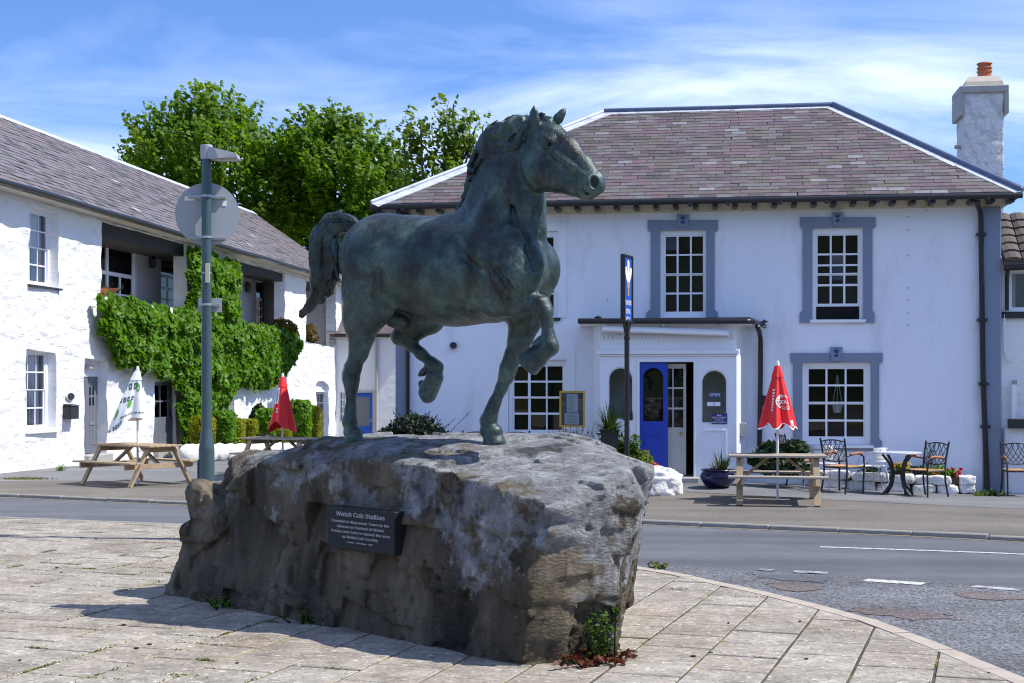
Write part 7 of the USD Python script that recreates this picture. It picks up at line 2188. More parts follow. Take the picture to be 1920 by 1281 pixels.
# ------------------------------------------------------------------ chairs and tables of the terrace
def iron_chair(name, label, loc, rz, group, seat_m='teak'):
    """Facing +x: lattice back, curved arms with wooden rests, wooden slat seat."""
    t = thing(name, label, 'chair', loc=loc, rz=rz, group=group)
    for s_ in (-1, 1):
        part(t, 'leg', tube([(-0.21, s_ * 0.235, 0.44), (-0.22, s_ * 0.24, 0.25), (-0.28, s_ * 0.25, 0.0)], 0.016, 8), 'iron_black', smooth=True)
        part(t, 'leg', tube([(0.22, s_ * 0.245, 0.0), (0.225, s_ * 0.25, 0.25), (0.24, s_ * 0.255, 0.45), (0.21, s_ * 0.262, 0.62), (0.10, s_ * 0.265, 0.665)], 0.016, 8), 'iron_black', smooth=True)
        part(t, 'back_post', tube([(-0.21, s_ * 0.235, 0.43), (-0.235, s_ * 0.24, 0.65), (-0.30, s_ * 0.25, 0.93)], 0.016, 8), 'iron_black', smooth=True)
        arm = part(t, 'arm', tube([(0.12, s_ * 0.265, 0.665), (0.0, s_ * 0.268, 0.668), (-0.235, s_ * 0.245, 0.63)], 0.013, 8), 'iron_black', smooth=True)
        part(arm, 'arm_rest', tube([(0.18, s_ * 0.266, 0.665), (0.08, s_ * 0.27, 0.684), (-0.15, s_ * 0.262, 0.662)], [0.018, 0.022, 0.018], 8), 'teak_red', smooth=True)
    bx = lambda z: -0.21 - 0.09 * ((z - 0.43) / 0.5) ** 1.4
    ys = np.linspace(-0.225, 0.225, 12)
    ms = [tube([(bx(0.87 + 0.035 * math.cos(y / 0.23 * 1.5)), y, 0.87 + 0.035 * math.cos(y / 0.23 * 1.5)) for y in ys], 0.012, 6), tube([(bx(0.56), y, 0.56 - 0.02 * math.cos(y / 0.23 * 1.5)) for y in ys], 0.012, 6)]
    part(t, 'back_rail', cat(ms), 'iron_black', smooth=True)
    ms = []
    for k in range(6):
        for sgn in (-1, 1):
            y0 = -0.225 + k * 0.09
            pts = []
            for a in np.linspace(0, 1, 7):
                y = sgn * (y0 + 0.225 * 0.9 * a + 0.03 * math.sin(a * 3.14))
                z = 0.56 + 0.34 * a
                if abs(y) < 0.235:
                    pts.append((bx(z), y, z))
            if len(pts) > 1:
                ms.append(tube(pts, 0.0065, 5))
            pts = []
            for a in np.linspace(0, 1, 7):
                y = sgn * (y0 - 0.225 * 0.9 * (1 - a))
                z = 0.56 + 0.34 * a
                if abs(y) < 0.235 and k < 3:
                    pts.append((bx(z), y, z))
            if len(pts) > 1:
                ms.append(tube(pts, 0.0065, 5))
    part(t, 'back_lattice', cat(ms), 'iron_black', kind='stuff')
    for i in range(6):
        y = (i - 2.5) * 0.082
        part(t, 'seat_slat', box(-0.21, 0.24, y - 0.037, y + 0.037, 0.445, 0.463, 0.004), seat_m)
    part(t, 'seat_frame', cat([tube([(-0.22, -0.24, 0.435), (0.24, -0.25, 0.435)], 0.013, 6), tube([(-0.22, 0.24, 0.435), (0.24, 0.25, 0.435)], 0.013, 6), tube([(0.22, -0.25, 0.433), (0.22, 0.25, 0.433)], 0.012, 6), tube([(-0.2, -0.24, 0.433), (-0.2, 0.24, 0.433)], 0.012, 6)]), 'iron_black')
    return t


G_C = 'black iron chairs on the hotel terrace'
c0 = iron_chair('iron_chair', 'black lattice iron chair with wooden seat between picnic table and metal table', on_ground(1581, 924), 40.0, G_C)
cp = [(on_ground(1735, 931), 212.0, 'black lattice iron chair at the flower bed, right of the metal table'),
      (on_ground(1493, 912) , 8.0, 'black lattice iron chair seen side-on behind the red umbrella pole'),
      (on_ground(1911, 930), -96.0, 'black lattice iron chair cut off by the right edge near downpipe'),
      (at_depth(887, 850, 25.3) * [1, 1, 0] + [0, 0, -0.1], -100.0, 'black iron chair whose lattice back shows left of the planted bronze hoof'),
      (at_depth(970, 850, 25.2) * [1, 1, 0] + [0, 0, -0.1], -84.0, 'black iron chair whose lattice back shows right of the planted bronze hoof')]
for loc, rz, lb in cp:
    copy_of(c0, loc, rz, lb)

tb = on_ground(1683, 928)
mt = thing('metal_table', 'round silver metal table on curved black legs by the flower bed', 'table', loc=tb)
part(mt, 'tabletop', moved(lathe([(0.36, 0.0), (0.40, 0.004), (0.405, 0.018), (0.40, 0.03), (0.30, 0.032)], 40), 0, 0, 0.70), 'alu_white', smooth=30)
for k in range(4):
    a = math.radians(20 + 90 * k)
    ca, sa = math.cos(a), math.sin(a)
    part(mt, 'leg', tube([(ca * 0.30, sa * 0.30, 0.69), (ca * 0.17, sa * 0.17, 0.55), (ca * 0.10, sa * 0.10, 0.36), (ca * 0.16, sa * 0.16, 0.16), (ca * 0.31, sa * 0.31, 0.0)], 0.022, 8), 'iron_black', smooth=True)
part(mt, 'ring', moved(trimesh.creation.torus(0.11, 0.014, 24, 8), 0, 0, 0.36), 'iron_black', smooth=True)


def alu_chair(name, label, loc, rz, group):
    t = thing(name, label, 'chair', loc=loc, rz=rz, group=group)
    for s_ in (-1, 1):
        part(t, 'frame', tube([(0.22, s_ * 0.24, 0.0), (0.20, s_ * 0.25, 0.44), (0.12, s_ * 0.27, 0.66), (-0.12, s_ * 0.26, 0.68), (-0.22, s_ * 0.20, 0.74)], 0.013, 8), 'alu_white', smooth=True)
        part(t, 'leg', tube([(-0.27, s_ * 0.22, 0.0), (-0.17, s_ * 0.22, 0.44)], 0.013, 8), 'alu_white', smooth=True)
    th = np.linspace(-1.25, 1.25, 14)
    for z0, z1 in ((0.52, 0.56), (0.58, 0.62), (0.64, 0.68), (0.70, 0.77)):
        Pg = np.stack([np.stack([-0.02 - 0.22 * np.cos(th), 0.245 * np.sin(th), np.full(14, z)], -1) for z in (z0, z1)], 0)
        part(t, 'back_slat', grid_mesh(Pg), 'white_plastic', smooth=True)
    for i in range(6):
        x = -0.17 + i * 0.068
        part(t, 'seat_slat', box(x, x + 0.052, -0.22, 0.22, 0.435, 0.45, 0.003), 'white_plastic')
    return t


a0_ = alu_chair('aluminium_chair', 'silver-white aluminium chair just left of the metal table', on_ground(1635, 921), 150.0, 'aluminium chairs by the flower bed')
copy_of(a0_, on_ground(1540, 917), 60.0, 'silver-white aluminium chair half hidden behind the black chair by picnic table')

# ------------------------------------------------------------------ hotel name sign on its post
HB = on_level(1176, 905, -0.12)
HB = np.array([(1175.5 - 960) / FPX * 22.6, 22.6, float(court_z(4.6, 22.6))]) if False else np.array([(1175.5 - 960) / FPX * 23.2, 23.2, float(court_z(1.87, 23.2))])
hz = lambda v: EYE + (722 - v) * HB[1] / FPX - HB[2]
hs = thing('hotel_sign', 'blue hanging hotel sign with white feathers on a black post', 'sign', loc=HB, rz=69.0)
part(hs, 'post', box(-0.035, 0.035, -0.035, 0.035, 0.0, hz(598), 0.006), 'black_paint')
wS, z0, z1 = 0.42, hz(601), hz(482)
part(hs, 'panel', box(-wS / 2, wS / 2, -0.02, 0.02, z0, z1), 'sign_blue')
part(hs, 'frame', cat([box(-wS / 2 - 0.035, -wS / 2, -0.04, 0.04, z0 - 0.03, z1 + 0.03, 0.006), box(wS / 2, wS / 2 + 0.035, -0.04, 0.04, z0 - 0.03, z1 + 0.03, 0.006), box(-wS / 2 - 0.001, wS / 2 + 0.001, -0.038, 0.038, z1, z1 + 0.028), box(-wS / 2 - 0.001, wS / 2 + 0.001, -0.038, 0.038, z0 - 0.028, z0)]), 'black_paint')
for s_ in (-1, 1):
    part(hs, 'bracket', tube([(s_ * 0.20, 0, z0 - 0.02), (s_ * 0.17, 0, z0 - 0.12), (s_ * 0.05, 0, hz(632))], 0.014, 6), 'black_paint')
part(hs, 'band', box(-0.045, 0.045, -0.045, 0.045, hz(637), hz(631), 0.006), 'iron_black')
fe = []
cz_ = z0 + (z1 - z0) * 0.60
for a, L, ox in ((0, 0.36, 0.0), (27, 0.27, -0.10), (-27, 0.27, 0.10)):
    f = sg.Polygon([(-0.012, 0), (0.012, 0), (0.04, L * 0.35), (0.05, L * 0.7), (0.04, L * 0.93), (0.0, L), (-0.04, L * 0.93), (-0.05, L * 0.7), (-0.04, L * 0.35)]).buffer(0.006)
    fe.append(affinity.translate(affinity.rotate(f, a, origin=(0, 0)), ox * 0.4, cz_))
for sd_ in (-1, 1):
    emb = prism(shapely.union_all(fe), 0.004)
    crown_ = prism(sg.Polygon([(-0.06, cz_ - 0.10), (0.06, cz_ - 0.10), (0.075, cz_ + 0.02), (0.035, cz_ - 0.02), (0, cz_ + 0.03), (-0.035, cz_ - 0.02), (-0.075, cz_ + 0.02)]), 0.006)
    rib_ = prism(sg.box(-0.035, cz_ - 0.22, 0.035, cz_ - 0.105), 0.004)
    tx = [(meshkit.text_mesh(w_, 0.075, 0.004), cz_ - dz, wd) for w_, dz, wd in (('FEATHERS', 0.37, 0.34), ('ROYAL', 0.51, 0.26), ('HOTEL', 0.64, 0.24))]
    for nm, m_, mm in (('feathers', emb, 'sign_white'), ('coronet', crown_, 'sign_gold'), ('ribbon', rib_, 'sign_gold')):
        m_ = moved(m_, 0, -0.0265, 0)
        if sd_ > 0:
            m_ = moved(m_, rz=180)
        part(hs, nm, m_, mm)
    for m_, zz, wd in tx:
        b = m_.bounds
        v = np.array(m_.vertices)
        V = np.stack([(v[:, 0] - (b[0][0] + b[1][0]) / 2) * wd / (b[1][0] - b[0][0]), -0.0205 - v[:, 2], v[:, 1] + zz], 1)
        if sd_ > 0:
            V = V * [-1, -1, 1]
        part(hs, 'lettering', trimesh.Trimesh(V, np.array(m_.faces), process=False), 'sign_white')

# ------------------------------------------------------------------ menu case on two legs
YM = 24.6
mk = YM / FPX
MB = np.array([(1073 - 960) * mk, YM, float(court_z(1.0, YM))])
mz = lambda v: EYE + (722 - v) * mk - MB[2]
mb_ = thing('menu_board', 'brass-framed menu case on two thin posts left of the porch', 'menu board', loc=MB, rz=-6.0)
w_ = 48 * mk / 2
za_, zb_ = mz(801), mz(733)
part(mb_, 'back', box(-w_ + 0.02, w_ - 0.02, -0.03, 0.03, za_ + 0.02, zb_ - 0.02), 'board_grey')
part(mb_, 'frame', moved(prism(sg.box(-w_, za_, w_, zb_).difference(sg.box(-w_ + 0.035, za_ + 0.035, w_ - 0.035, zb_ - 0.035)), 0.07), 0, -0.04, 0), 'brass')
part(mb_, 'case_glass', box(-w_ + 0.036, w_ - 0.036, -0.038, -0.036, za_ + 0.036, zb_ - 0.036), 'pane_glass')
for u0, u1, v0, v1 in ((1063, 1083.5, 739, 773.5), (1059, 1086, 775, 796)):
    x0, x1 = (u0 - 1073) * mk, (u1 - 1073) * mk
    pp = part(mb_, 'menu_page', box(x0, x1, -0.034, -0.031, mz(v1), mz(v0)), 'paper_white')
    part(pp, 'menu_text', cat([box(x0 + 0.03, x1 - 0.03 - 0.03 * ((i * 7) % 3), -0.0352, -0.0345, z_, z_ + 0.005) for i, z_ in enumerate(np.arange(mz(v1) + 0.03, mz(v0) - 0.02, 0.018))]), 'board_grey', kind='stuff')
mat('rosette_red', (0.4, 0.05, 0.05), 0.6)
mat('rosette_green', (0.05, 0.30, 0.15), 0.6)
for u in (1056, 1089):
    part(mb_, 'rosette', box((u - 1073) * mk - 0.025, (u - 1073) * mk + 0.025, -0.034, -0.031, mz(752), mz(746)), 'rosette_red')
    part(mb_, 'rosette', box((u - 1073) * mk - 0.022, (u - 1073) * mk + 0.022, -0.034, -0.031, mz(757), mz(752.3)), 'rosette_green')
for u in (1055.5, 1092):
    part(mb_, 'leg', box((u - 1073) * mk - 0.018, (u - 1073) * mk + 0.018, -0.018, 0.018, -0.02, za_ + 0.02, 0.004), 'cement_cream')

# ------------------------------------------------------------------ pots, beds and their plants
def spiky(t, base, n, L, m, seed, spread=0.5, w=0.02, droop=0.5, name='leaf_blades'):
    r = np.random.default_rng(seed)
    qs = []
    for i in range(n):
        a = r.uniform(0, 6.283)
        l = L * r.uniform(0.6, 1.1)
        d = np.array([math.cos(a), math.sin(a), 0])
        s_ = np.array([-math.sin(a), math.cos(a), 0])
        p = np.array(base) + d * r.uniform(0, 0.06)
        up = 1 - spread * r.random()
        pts = []
        for k in range(5):
            u_ = k / 4
            pts.append(p + d * l * (1 - up * 0.75) * u_ + np.array([0, 0, l * up * (u_ - droop * u_ * u_ * (1.2 - up))]))
        ww = w * r.uniform(0.7, 1.2)
        for k in range(4):
            w0, w1 = ww * (1 - k / 4) ** 0.6, ww * (1 - (k + 1) / 4) ** 0.6 + 0.0008
            qs.append([pts[k] - s_ * w0, pts[k] + s_ * w0, pts[k + 1] + s_ * w1, pts[k + 1] - s_ * w1])
    return part(t, name, quads(qs), m, kind='stuff')


YP = 23.6
TP = np.array([(1143 - 960) * YP / FPX, YP, float(court_z(1.6, YP))])
tp = thing('tall_planter', 'tall black tapered planter with a spiky grass plant beside the porch', 'planter', loc=TP)
pzt = EYE + (722 - 806) * YP / FPX - TP[2]
part(tp, 'pot', lathe([(0.12, 0.0), (0.15, 0.05), (0.21, pzt - 0.03), (0.235, pzt - 0.028), (0.235, pzt), (0.19, pzt), (0.18, pzt - 0.05)], 4).apply_transform(trimesh.transformations.rotation_matrix(0.7, (0, 0, 1))), 'black_pot')
spiky(tp, (0, 0, pzt - 0.04), 240, 0.64, 'leaf_grass', 3, 0.95, 0.013, 0.75)
YB = 24.1
BP = np.array([(1346 - 960) * YB / FPX, YB, float(court_z(3.5, YB))])
bp = thing('blue_pot', 'dark blue glazed pot with spiky plants at the foot of the porch', 'plant pot', loc=BP)
part(bp, 'pot', lathe([(0.16, 0.0), (0.22, 0.04), (0.29, 0.14), (0.30, 0.20), (0.26, 0.27), (0.27, 0.29), (0.29, 0.30), (0.28, 0.315), (0.24, 0.31), (0.22, 0.27)], 28), 'blue_glaze', smooth=40)
part(bp, 'earth', moved(lathe([(0.23, 0.0), (0.1, 0.02)], 16), 0, 0, 0.27), 'earth')
spiky(bp, (0.08, 0, 0.28), 40, 0.42, 'leaf_grass', 4, 0.45, 0.016, 0.2)
spiky(bp, (-0.05, 0, 0.28), 50, 0.24, 'leaf_rust', 5, 0.9, 0.012, 0.5, name='rusty_blades')


def lump(center, radii, seed, sub=3, amp=0.16, f=2.2):
    m = trimesh.creation.icosphere(sub)
    v = np.array(m.vertices)
    d = np.sign(v) * np.abs(v) ** 0.75
    d /= np.abs(d).max() ** 0.0 * np.linalg.norm(d, axis=1, keepdims=True) ** 0.55
    nz = meshkit.fbm(v * f + seed * 3.1, 3, seed) - 0.5
    n2 = meshkit.noise(v * 5 + seed, seed + 1) - 0.5
    v = d * (1 + amp * 2 * nz[:, None] + amp * 0.5 * n2[:, None]) * np.array(radii)
    return trimesh.Trimesh(v + np.array(center), np.array(m.faces), process=False)


# white-painted stones left of the door
YW = 23.6
for u, v, ru, rv, lb, sd_ in ((1234, 896, 46, 38, 'big white-painted stone in front of the blue door', 4), (1178, 898, 40, 34, 'white-painted stone under the ferns, mostly behind the boulder', 7)):
    c = at_depth(u, v, YW)
    k = YW / FPX
    g_ = float(court_z(c[0], YW))
    t = thing('white_stone', lb, 'stone', loc=(c[0], YW, g_), group='white-painted stones by the hotel door')
    part(t, 'stone', lump((0, 0, rv * k * 0.30), (ru * k, 0.36, rv * k), sd_, 4, 0.22, 3.0), 'limewash_stone', smooth=True)


def rooted(name, label, cat_, u, v, Y, group=None):
    c = at_depth(u, v, Y)
    return thing(name, label, cat_, loc=(c[0], Y, c[2]), group=group)


def stems_plant(t, n, H_, spread, m, seed, leaf=0.06, per=12, name='foliage', aspect=0.35):
    """Upright leafy stems from the thing's own origin."""
    r = np.random.default_rng(seed)
    P_, N_, st = [], [], []
    for i in range(n):
        b = np.append(r.normal(0, spread * 0.4, 2), 0)
        tip = b + [r.normal(0, spread * 0.5), r.normal(0, spread * 0.5), H_ * r.uniform(0.6, 1.05)]
        st.append(tube([b, (b + tip) / 2 + r.normal(0, 0.02, 3) * [1, 1, 0], tip], [0.007, 0.005, 0.003], 5))
        for k in range(per):
            a = (k + r.random()) / per
            p = b + (tip - b) * (0.15 + 0.85 * a)
            d = r.normal(size=3) * [1, 1, 0.25]
            d /= np.linalg.norm(d)
            P_.append(p + d * leaf * (0.75 - 0.45 * a))
            N_.append(d * 0.3 + np.array([0, -0.2, 0.8]))
    part(t, name, leaves(np.array(P_), np.array(N_), leaf, r, 0.6, aspect), m, kind='stuff')
    part(t, 'stem', cat(st), 'leaf_dark', kind='stuff')


f1 = rooted('fern_plant', 'tall bright green fern-like plant behind the boulder by the sign post', 'plant', 1163, 876, 23.7)
stems_plant(f1, 20, 0.60, 0.26, 'leaf_fern', 21, 0.13, 26, aspect=0.3)
f2 = rooted('fern_plant', 'bright green upright plant in front of the blue door, right of sign post', 'plant', 1180, 876, 23.7)
stems_plant(f2, 14, 0.52, 0.16, 'leaf_fern', 22, 0.12, 24, aspect=0.3)
shrub('lime_shrub', 'small yellow-green shrub against the blue door above white stone', 'shrub', [px_blob(1204, 862, 20, 17, 23.7, 0.16), px_blob(1196, 870, 16, 12, 23.65, 0.14), px_blob(1212, 868, 13, 12, 23.75, 0.14)], 900, 0.055, 'leaf_lime', 23)
of = rooted('orange_flower', 'small orange flowers on top of the big white stone', 'flower', 1229, 876, 23.6)
stems_plant(of, 4, 0.08, 0.05, 'petal_orange', 24, 0.045, 10, name='petals', aspect=0.9)
pf = rooted('purple_flower', 'few purple flower spikes among the ferns behind the boulder', 'flower', 1143, 862, 23.7)
stems_plant(pf, 6, 0.32, 0.10, 'petal_purple', 25, 0.03, 8, name='petals', aspect=0.8)
hb = rooted('heather_plant', 'wispy pinkish garden plant under the menu case', 'plant', 1082, 850, 24.2)
stems_plant(hb, 26, 0.42, 0.34, 'leaf_dark', 26, 0.05, 16)
stems_plant(hb, 10, 0.52, 0.30, 'petal_pink', 27, 0.03, 10, name='petals', aspect=0.8)
cr = thing('dark_crate', 'low tilted black wooden crate below the ground-floor window left of menu case', 'crate', loc=at_depth(1014, 846, 24.9), rz=12)
part(cr, 'lid', beam((-0.13, 0, 0.15), (0.15, 0, 0.2), 0.4, 0.035, (0, 0, 1), 0.006), 'iron_black')
for x in (-0.11, 0.13):
    for y in (-0.16, 0.16):
        part(cr, 'leg', beam((x, y, -0.25), (x, y, 0.155), 0.04, 0.04, (0, 1, 0)), 'iron_black')

# dark bush at the hotel's left corner, leafy plants behind the right picnic table
shrub('dark_bush', 'dark green loose bush at the left corner of the hotel', 'bush', [px_blob(772, 805, 46, 30, 25.9, 0.5), px_blob(735, 822, 30, 22, 25.9, 0.4), px_blob(810, 818, 28, 26, 25.9, 0.4), px_blob(770, 840, 60, 35, 25.8, 0.5)], 4200, 0.075, 'leaf_dark', 31)
db = rooted('bush_shoots', 'thin upright shoots rising above the dark bush at hotel corner', 'shoots', 772, 830, 25.9)
stems_plant(db, 26, 0.62, 0.62, 'leaf_dark', 33, 0.05, 16)
leaf_mat('leaf_peony', ramp3((0.012, 0.032, 0.008), (0.028, 0.070, 0.014), (0.055, 0.115, 0.02)), 0.25, clump=2.5)
shrub('peony_bush', 'dark leafy bush behind the picnic table under the right ground-floor window', 'bush', [px_blob(1448, 852, 30, 24, 24.6, 0.3), px_blob(1490, 845, 24, 22, 24.6, 0.3), px_blob(1420, 862, 20, 14, 24.5, 0.25), px_blob(1465, 875, 50, 18, 24.4, 0.3)], 1900, 0.11, 'leaf_peony', 35, aspect=0.45)

# raised flower bed along the hotel front
fl0, fl1 = HF.local(on_ground(1530, 917))[0], HF.local(on_ground(1832, 930))[0]
bed = thing('flower_bed', 'low raised bed of white-painted stones along the hotel wall', 'flower bed', loc=HF.pt(fl0, -0.62, float(court_z(*HF.pt(fl0, -0.62, 0)[:2]))), rz=HF.rz)
rb_ = np.random.default_rng(6)


def block(w_, d_, h_, seed):
    """A roughly squared stone with worn corners."""
    m = box(-w_ / 2, w_ / 2, -d_ / 2, d_ / 2, -h_ / 2, h_ / 2)
    m = m.subdivide().subdivide().subdivide()
    v = np.array(m.vertices)
    u_ = v / (np.array([w_, d_, h_]) / 2)
    rnd = np.clip(np.linalg.norm(np.clip(np.abs(u_) - 0.62, 0, 1), axis=1) - 0.30, 0, 1)
    v = v * (1 - 0.55 * rnd[:, None]) + (meshkit.fbm(v * 7 + seed * 2.3, 2, seed)[:, None] - 0.5) * 0.05 * u_
    return trimesh.Trimesh(v, np.array(m.faces), process=False)


k_ = 0
for j in range(2):
    x = fl0
    while x < fl1 - 0.3:
        wd = min(rb_.uniform(0.38, 0.72), fl1 - 0.24 - x)
        if wd < 0.15:
            break
        zg_ = float(court_z(*HF.pt(x + wd / 2, -0.6, 0)[:2]))
        c = HF.pt(x + wd / 2, -0.60 + rb_.uniform(-0.015, 0.015), zg_ + (0.075 if j == 0 else 0.235))
        m = block(wd - 0.012, 0.24, 0.165, 30 + k_)
        m.apply_transform(trimesh.transformations.rotation_matrix(math.radians(HF.rz + rb_.uniform(-2, 2)), (0, 0, 1)))
        m.apply_translation(c)
        part(bed, 'stone', m, 'limewash_stone', smooth=True, world=True)
        k_ += 1
        x += wd
zg_ = float(court_z(*HF.pt(fl1, -0.5, 0)[:2]))
for yy in (-0.42, -0.16):
    for za_, hh in ((0.0, 0.18), (0.17, 0.15)):
        m = block(0.27, 0.25, hh - 0.004, 60 + k_)
        m.apply_translation(HF.pt(fl1 - 0.11, yy - 0.08, zg_ + za_ + hh / 2))
        part(bed, 'stone', m, 'limewash_stone', smooth=True, world=True)
        k_ += 1
sb = box(0, fl1 - fl0 - 0.1, -0.5, -0.02, 0.0, 0.29)
sb.apply_transform(trimesh.transformations.rotation_matrix(math.radians(HF.rz), (0, 0, 1)))
sb.apply_translation(HF.pt(fl0, 0, zg_))
part(bed, 'earth', sb, 'earth', world=True)
zs_ = zg_ + 0.29


def bed_plant(name, label, cat_, u, d, n, H_, spread, m, seed, leaf=0.06, per=12, petals=None):
    x = HF.hit(u, 870, d)[0]
    t = thing(name, label, cat_, loc=HF.pt(x, -d, zs_), rz=HF.rz)
    stems_plant(t, n, H_, spread, m, seed, leaf, per, aspect=0.5)
    if petals:
        pm, pn, ph_, ps, psp = petals
        stems_plant(t, pn, ph_, psp, pm, seed + 50, ps, 9, name='petals', aspect=0.9)
    return t


bed_plant('yellow_flowers', 'clump of yellow flowers in the bed behind the metal table', 'flowers', 1688, 0.42, 26, 0.22, 0.17, 'leaf_grass', 41, 0.07, 12, ('petal_yellow', 22, 0.30, 0.05, 0.14))
bed_plant('red_geranium', 'red geraniums at the right end of the raised flower bed', 'flowers', 1778, 0.45, 14, 0.16, 0.16, 'leaf_hedge_green', 42, 0.08, 10, ('petal_red', 16, 0.18, 0.06, 0.17))
bed_plant('leafy_plant', 'fresh green leafy plant under the chair beside red geraniums', 'plant', 1750, 0.40, 14, 0.22, 0.16, 'leaf_hedge_green', 43, 0.10, 10)
bed_plant('tall_weed', 'thin tall weed rising behind the chair by the flower bed', 'plant', 1742, 0.2, 6, 0.62, 0.16, 'leaf_peony', 44, 0.06, 14)
bed_plant('grey_plant', 'grey-green low plant in the middle of the flower bed', 'plant', 1722, 0.35, 12, 0.22, 0.14, 'leaf_peony', 45, 0.07, 12)
bed_plant('bed_greens', 'dark greens in the left part of the flower bed behind silver chair', 'plant', 1640, 0.35, 16, 0.20, 0.3, 'leaf_peony', 46, 0.08, 12)
bed_plant('thin_weed', 'spindly seed-headed weed at the wall right of the picnic table', 'plant', 1532, 0.2, 5, 0.42, 0.12, 'leaf_peony', 47, 0.05, 10)


# ------------------------------------------------------------------ hedges and shrubs before the cottages
def lf_blob(u, v, ru, rv, d, ry=0.4):
    x, z = LF.hit(u, v, d)
    p = LF.pt(x, -d, z)
    k = p[1] / FPX
    return (p, (ru * k, ry, rv * k))


GH = 'clipped hedges in front of the cottages'
HD = [(380, 808, 21, 27, 1.1, 'leaf_hedge_gold', 'golden clipped dome hedge behind the lamp column'), (419, 804, 20, 32, 1.4, 'leaf_hedge_green', 'bright green bush right of the lamp column'),
      (443, 811, 14, 25, 1.3, 'leaf_hedge_gold', 'golden clipped hedge block next to the bright green bush'), (469, 812, 12, 24, 1.2, 'leaf_hedge_gold', 'narrow golden clipped hedge block at the rose bush'),
      (498, 799, 15, 31, 1.0, 'leaf_hedge_green', 'green clipped hedge just left of the far red umbrella'), (531, 817, 13, 14, 1.2, 'leaf_hedge_gold', 'low golden hedge under the far red umbrella'),
      (562, 790, 20, 38, 1.0, 'leaf_hedge_green', 'tall bright green bush right of the far red umbrella'), (590, 796, 12, 33, 0.9, 'leaf_hedge_gold', 'golden clipped hedge at the arched cottage door')]
for i, (u, v, ru, rv, d, m, lb) in enumerate(HD):
    gold = m == 'leaf_hedge_gold'
    shrub('clipped_hedge' if gold else 'green_bush', lb, 'hedge' if gold else 'bush', [lf_blob(u, v, ru, rv, d)], 5200 if gold else 1900, 0.07 if gold else 0.15, m, 60 + i, GH if gold else None, 0.8 if gold else 0.55, boxy=True, stems=False)
shrub('rose_bush', 'thin dark rose bush against the white cottage wall', 'bush', [lf_blob(484, 785, 15, 28, 0.6, 0.35)], 420, 0.14, 'leaf_peony', 71)
lv = shrub('lavender', 'low grey-green lavender with pink heads under the rose bush', 'plant', [lf_blob(497, 823, 22, 10, 1.6, 0.4)], 900, 0.09, 'leaf_grass', 72)
shrub('rusty_shrub', 'rust-coloured bushy plant on the balcony at the white pillar', 'shrub', [lf_blob(530, 617, 24, 18, 0.05, 0.5), lf_blob(548, 630, 12, 16, 0.1, 0.4)], 1700, 0.13, 'leaf_rust', 73)
shrub('rusty_shrub', 'golden-brown bushy plant on the far balcony left of bronze tail', 'shrub', [lf_blob(585, 630, 11, 20, -0.2, 0.4), lf_blob(580, 622, 9, 14, -0.2, 0.4)], 1000, 0.12, 'leaf_rust', 74)
x, z = LF.hit(206, 551, -0.1)
bp1 = thing('balcony_pots', 'shallow terracotta bowl of small plants on the near balcony ledge', 'plant pot', loc=LF.pt(x, 0.15, z - 0.03), rz=LF.rz)
part(bp1, 'bowl', lathe([(0.14, 0), (0.24, 0.12), (0.26, 0.16), (0.2, 0.15)], 18), 'terracotta')
stems_plant(bp1, 14, 0.28, 0.3, 'leaf_fern', 75, 0.06, 8)
x, z = LF.hit(640, 648, -0.1)
bp2 = thing('balcony_pot', 'small grey planter with greens on the farthest balcony ledge', 'plant pot', loc=LF.pt(x - 0.6, 0.15, z), rz=LF.rz)
part(bp2, 'trough', box(-0.5, 0.5, -0.12, 0.12, 0, 0.22, 0.02), 'cement_grey')
stems_plant(bp2, 14, 0.35, 0.5, 'leaf_peony', 76, 0.09, 10)
# low white garden wall in front of the hedges
gw = thing('garden_wall', 'low whitewashed stone wall in front of the clipped hedges', 'wall', loc=LF.pt(LF.hit(345, 840, 2.0)[0], -2.0, -0.6), rz=LF.rz)
x0, x1 = LF.hit(343, 840, 2.0)[0], LF.hit(628, 835, 2.0)[0]
rg = np.random.default_rng(9)
x = x0
while x < x1:
    wd = rg.uniform(0.45, 0.9)
    _, zt_ = LF.hit(960 + FPX * LF.pt(x + wd / 2, -2.0, 0)[0] / LF.pt(x + wd / 2, -2.0, 0)[1], 832 - 4 * (x - x0) / (x1 - x0), 2.0)
    gz_b = float(court_z(*LF.pt(x, -2.0, 0)[:2]))
    hh = max(0.25, zt_ - gz_b)
    m = lump((0, 0, 0), (wd / 2 * 1.08, 0.2, hh / 2 * 1.1), 90 + int(x * 10) % 50, 2, 0.10)
    m.apply_transform(trimesh.transformations.rotation_matrix(math.radians(LF.rz), (0, 0, 1)))
    m.apply_translation(LF.pt(x + wd / 2, -2.0, gz_b + hh / 2 - 0.02))
    part(gw, 'stone', m, 'stone_white_low', smooth=True, world=True)
    x += wd * 0.95

hx_, hz_ = HF.hit(1570, 765, -0.45)
hk_ = thing('hanging_pot', 'white plant pot hanging on cords behind the right ground-floor window', 'hanging pot', loc=HF.pt(hx_, 0.45, hz_), rz=HF.rz)
part(hk_, 'pot', lathe([(0.07, -0.09), (0.09, 0.0), (0.105, 0.05), (0.085, 0.045)], 16), 'white_plastic', smooth=40)
for a in (0.4, 2.5, 4.6):
    part(hk_, 'cord', tube([(0.1 * math.cos(a), 0.1 * math.sin(a), 0.04), (0, 0, 0.62)], 0.006, 5), 'white_pole')

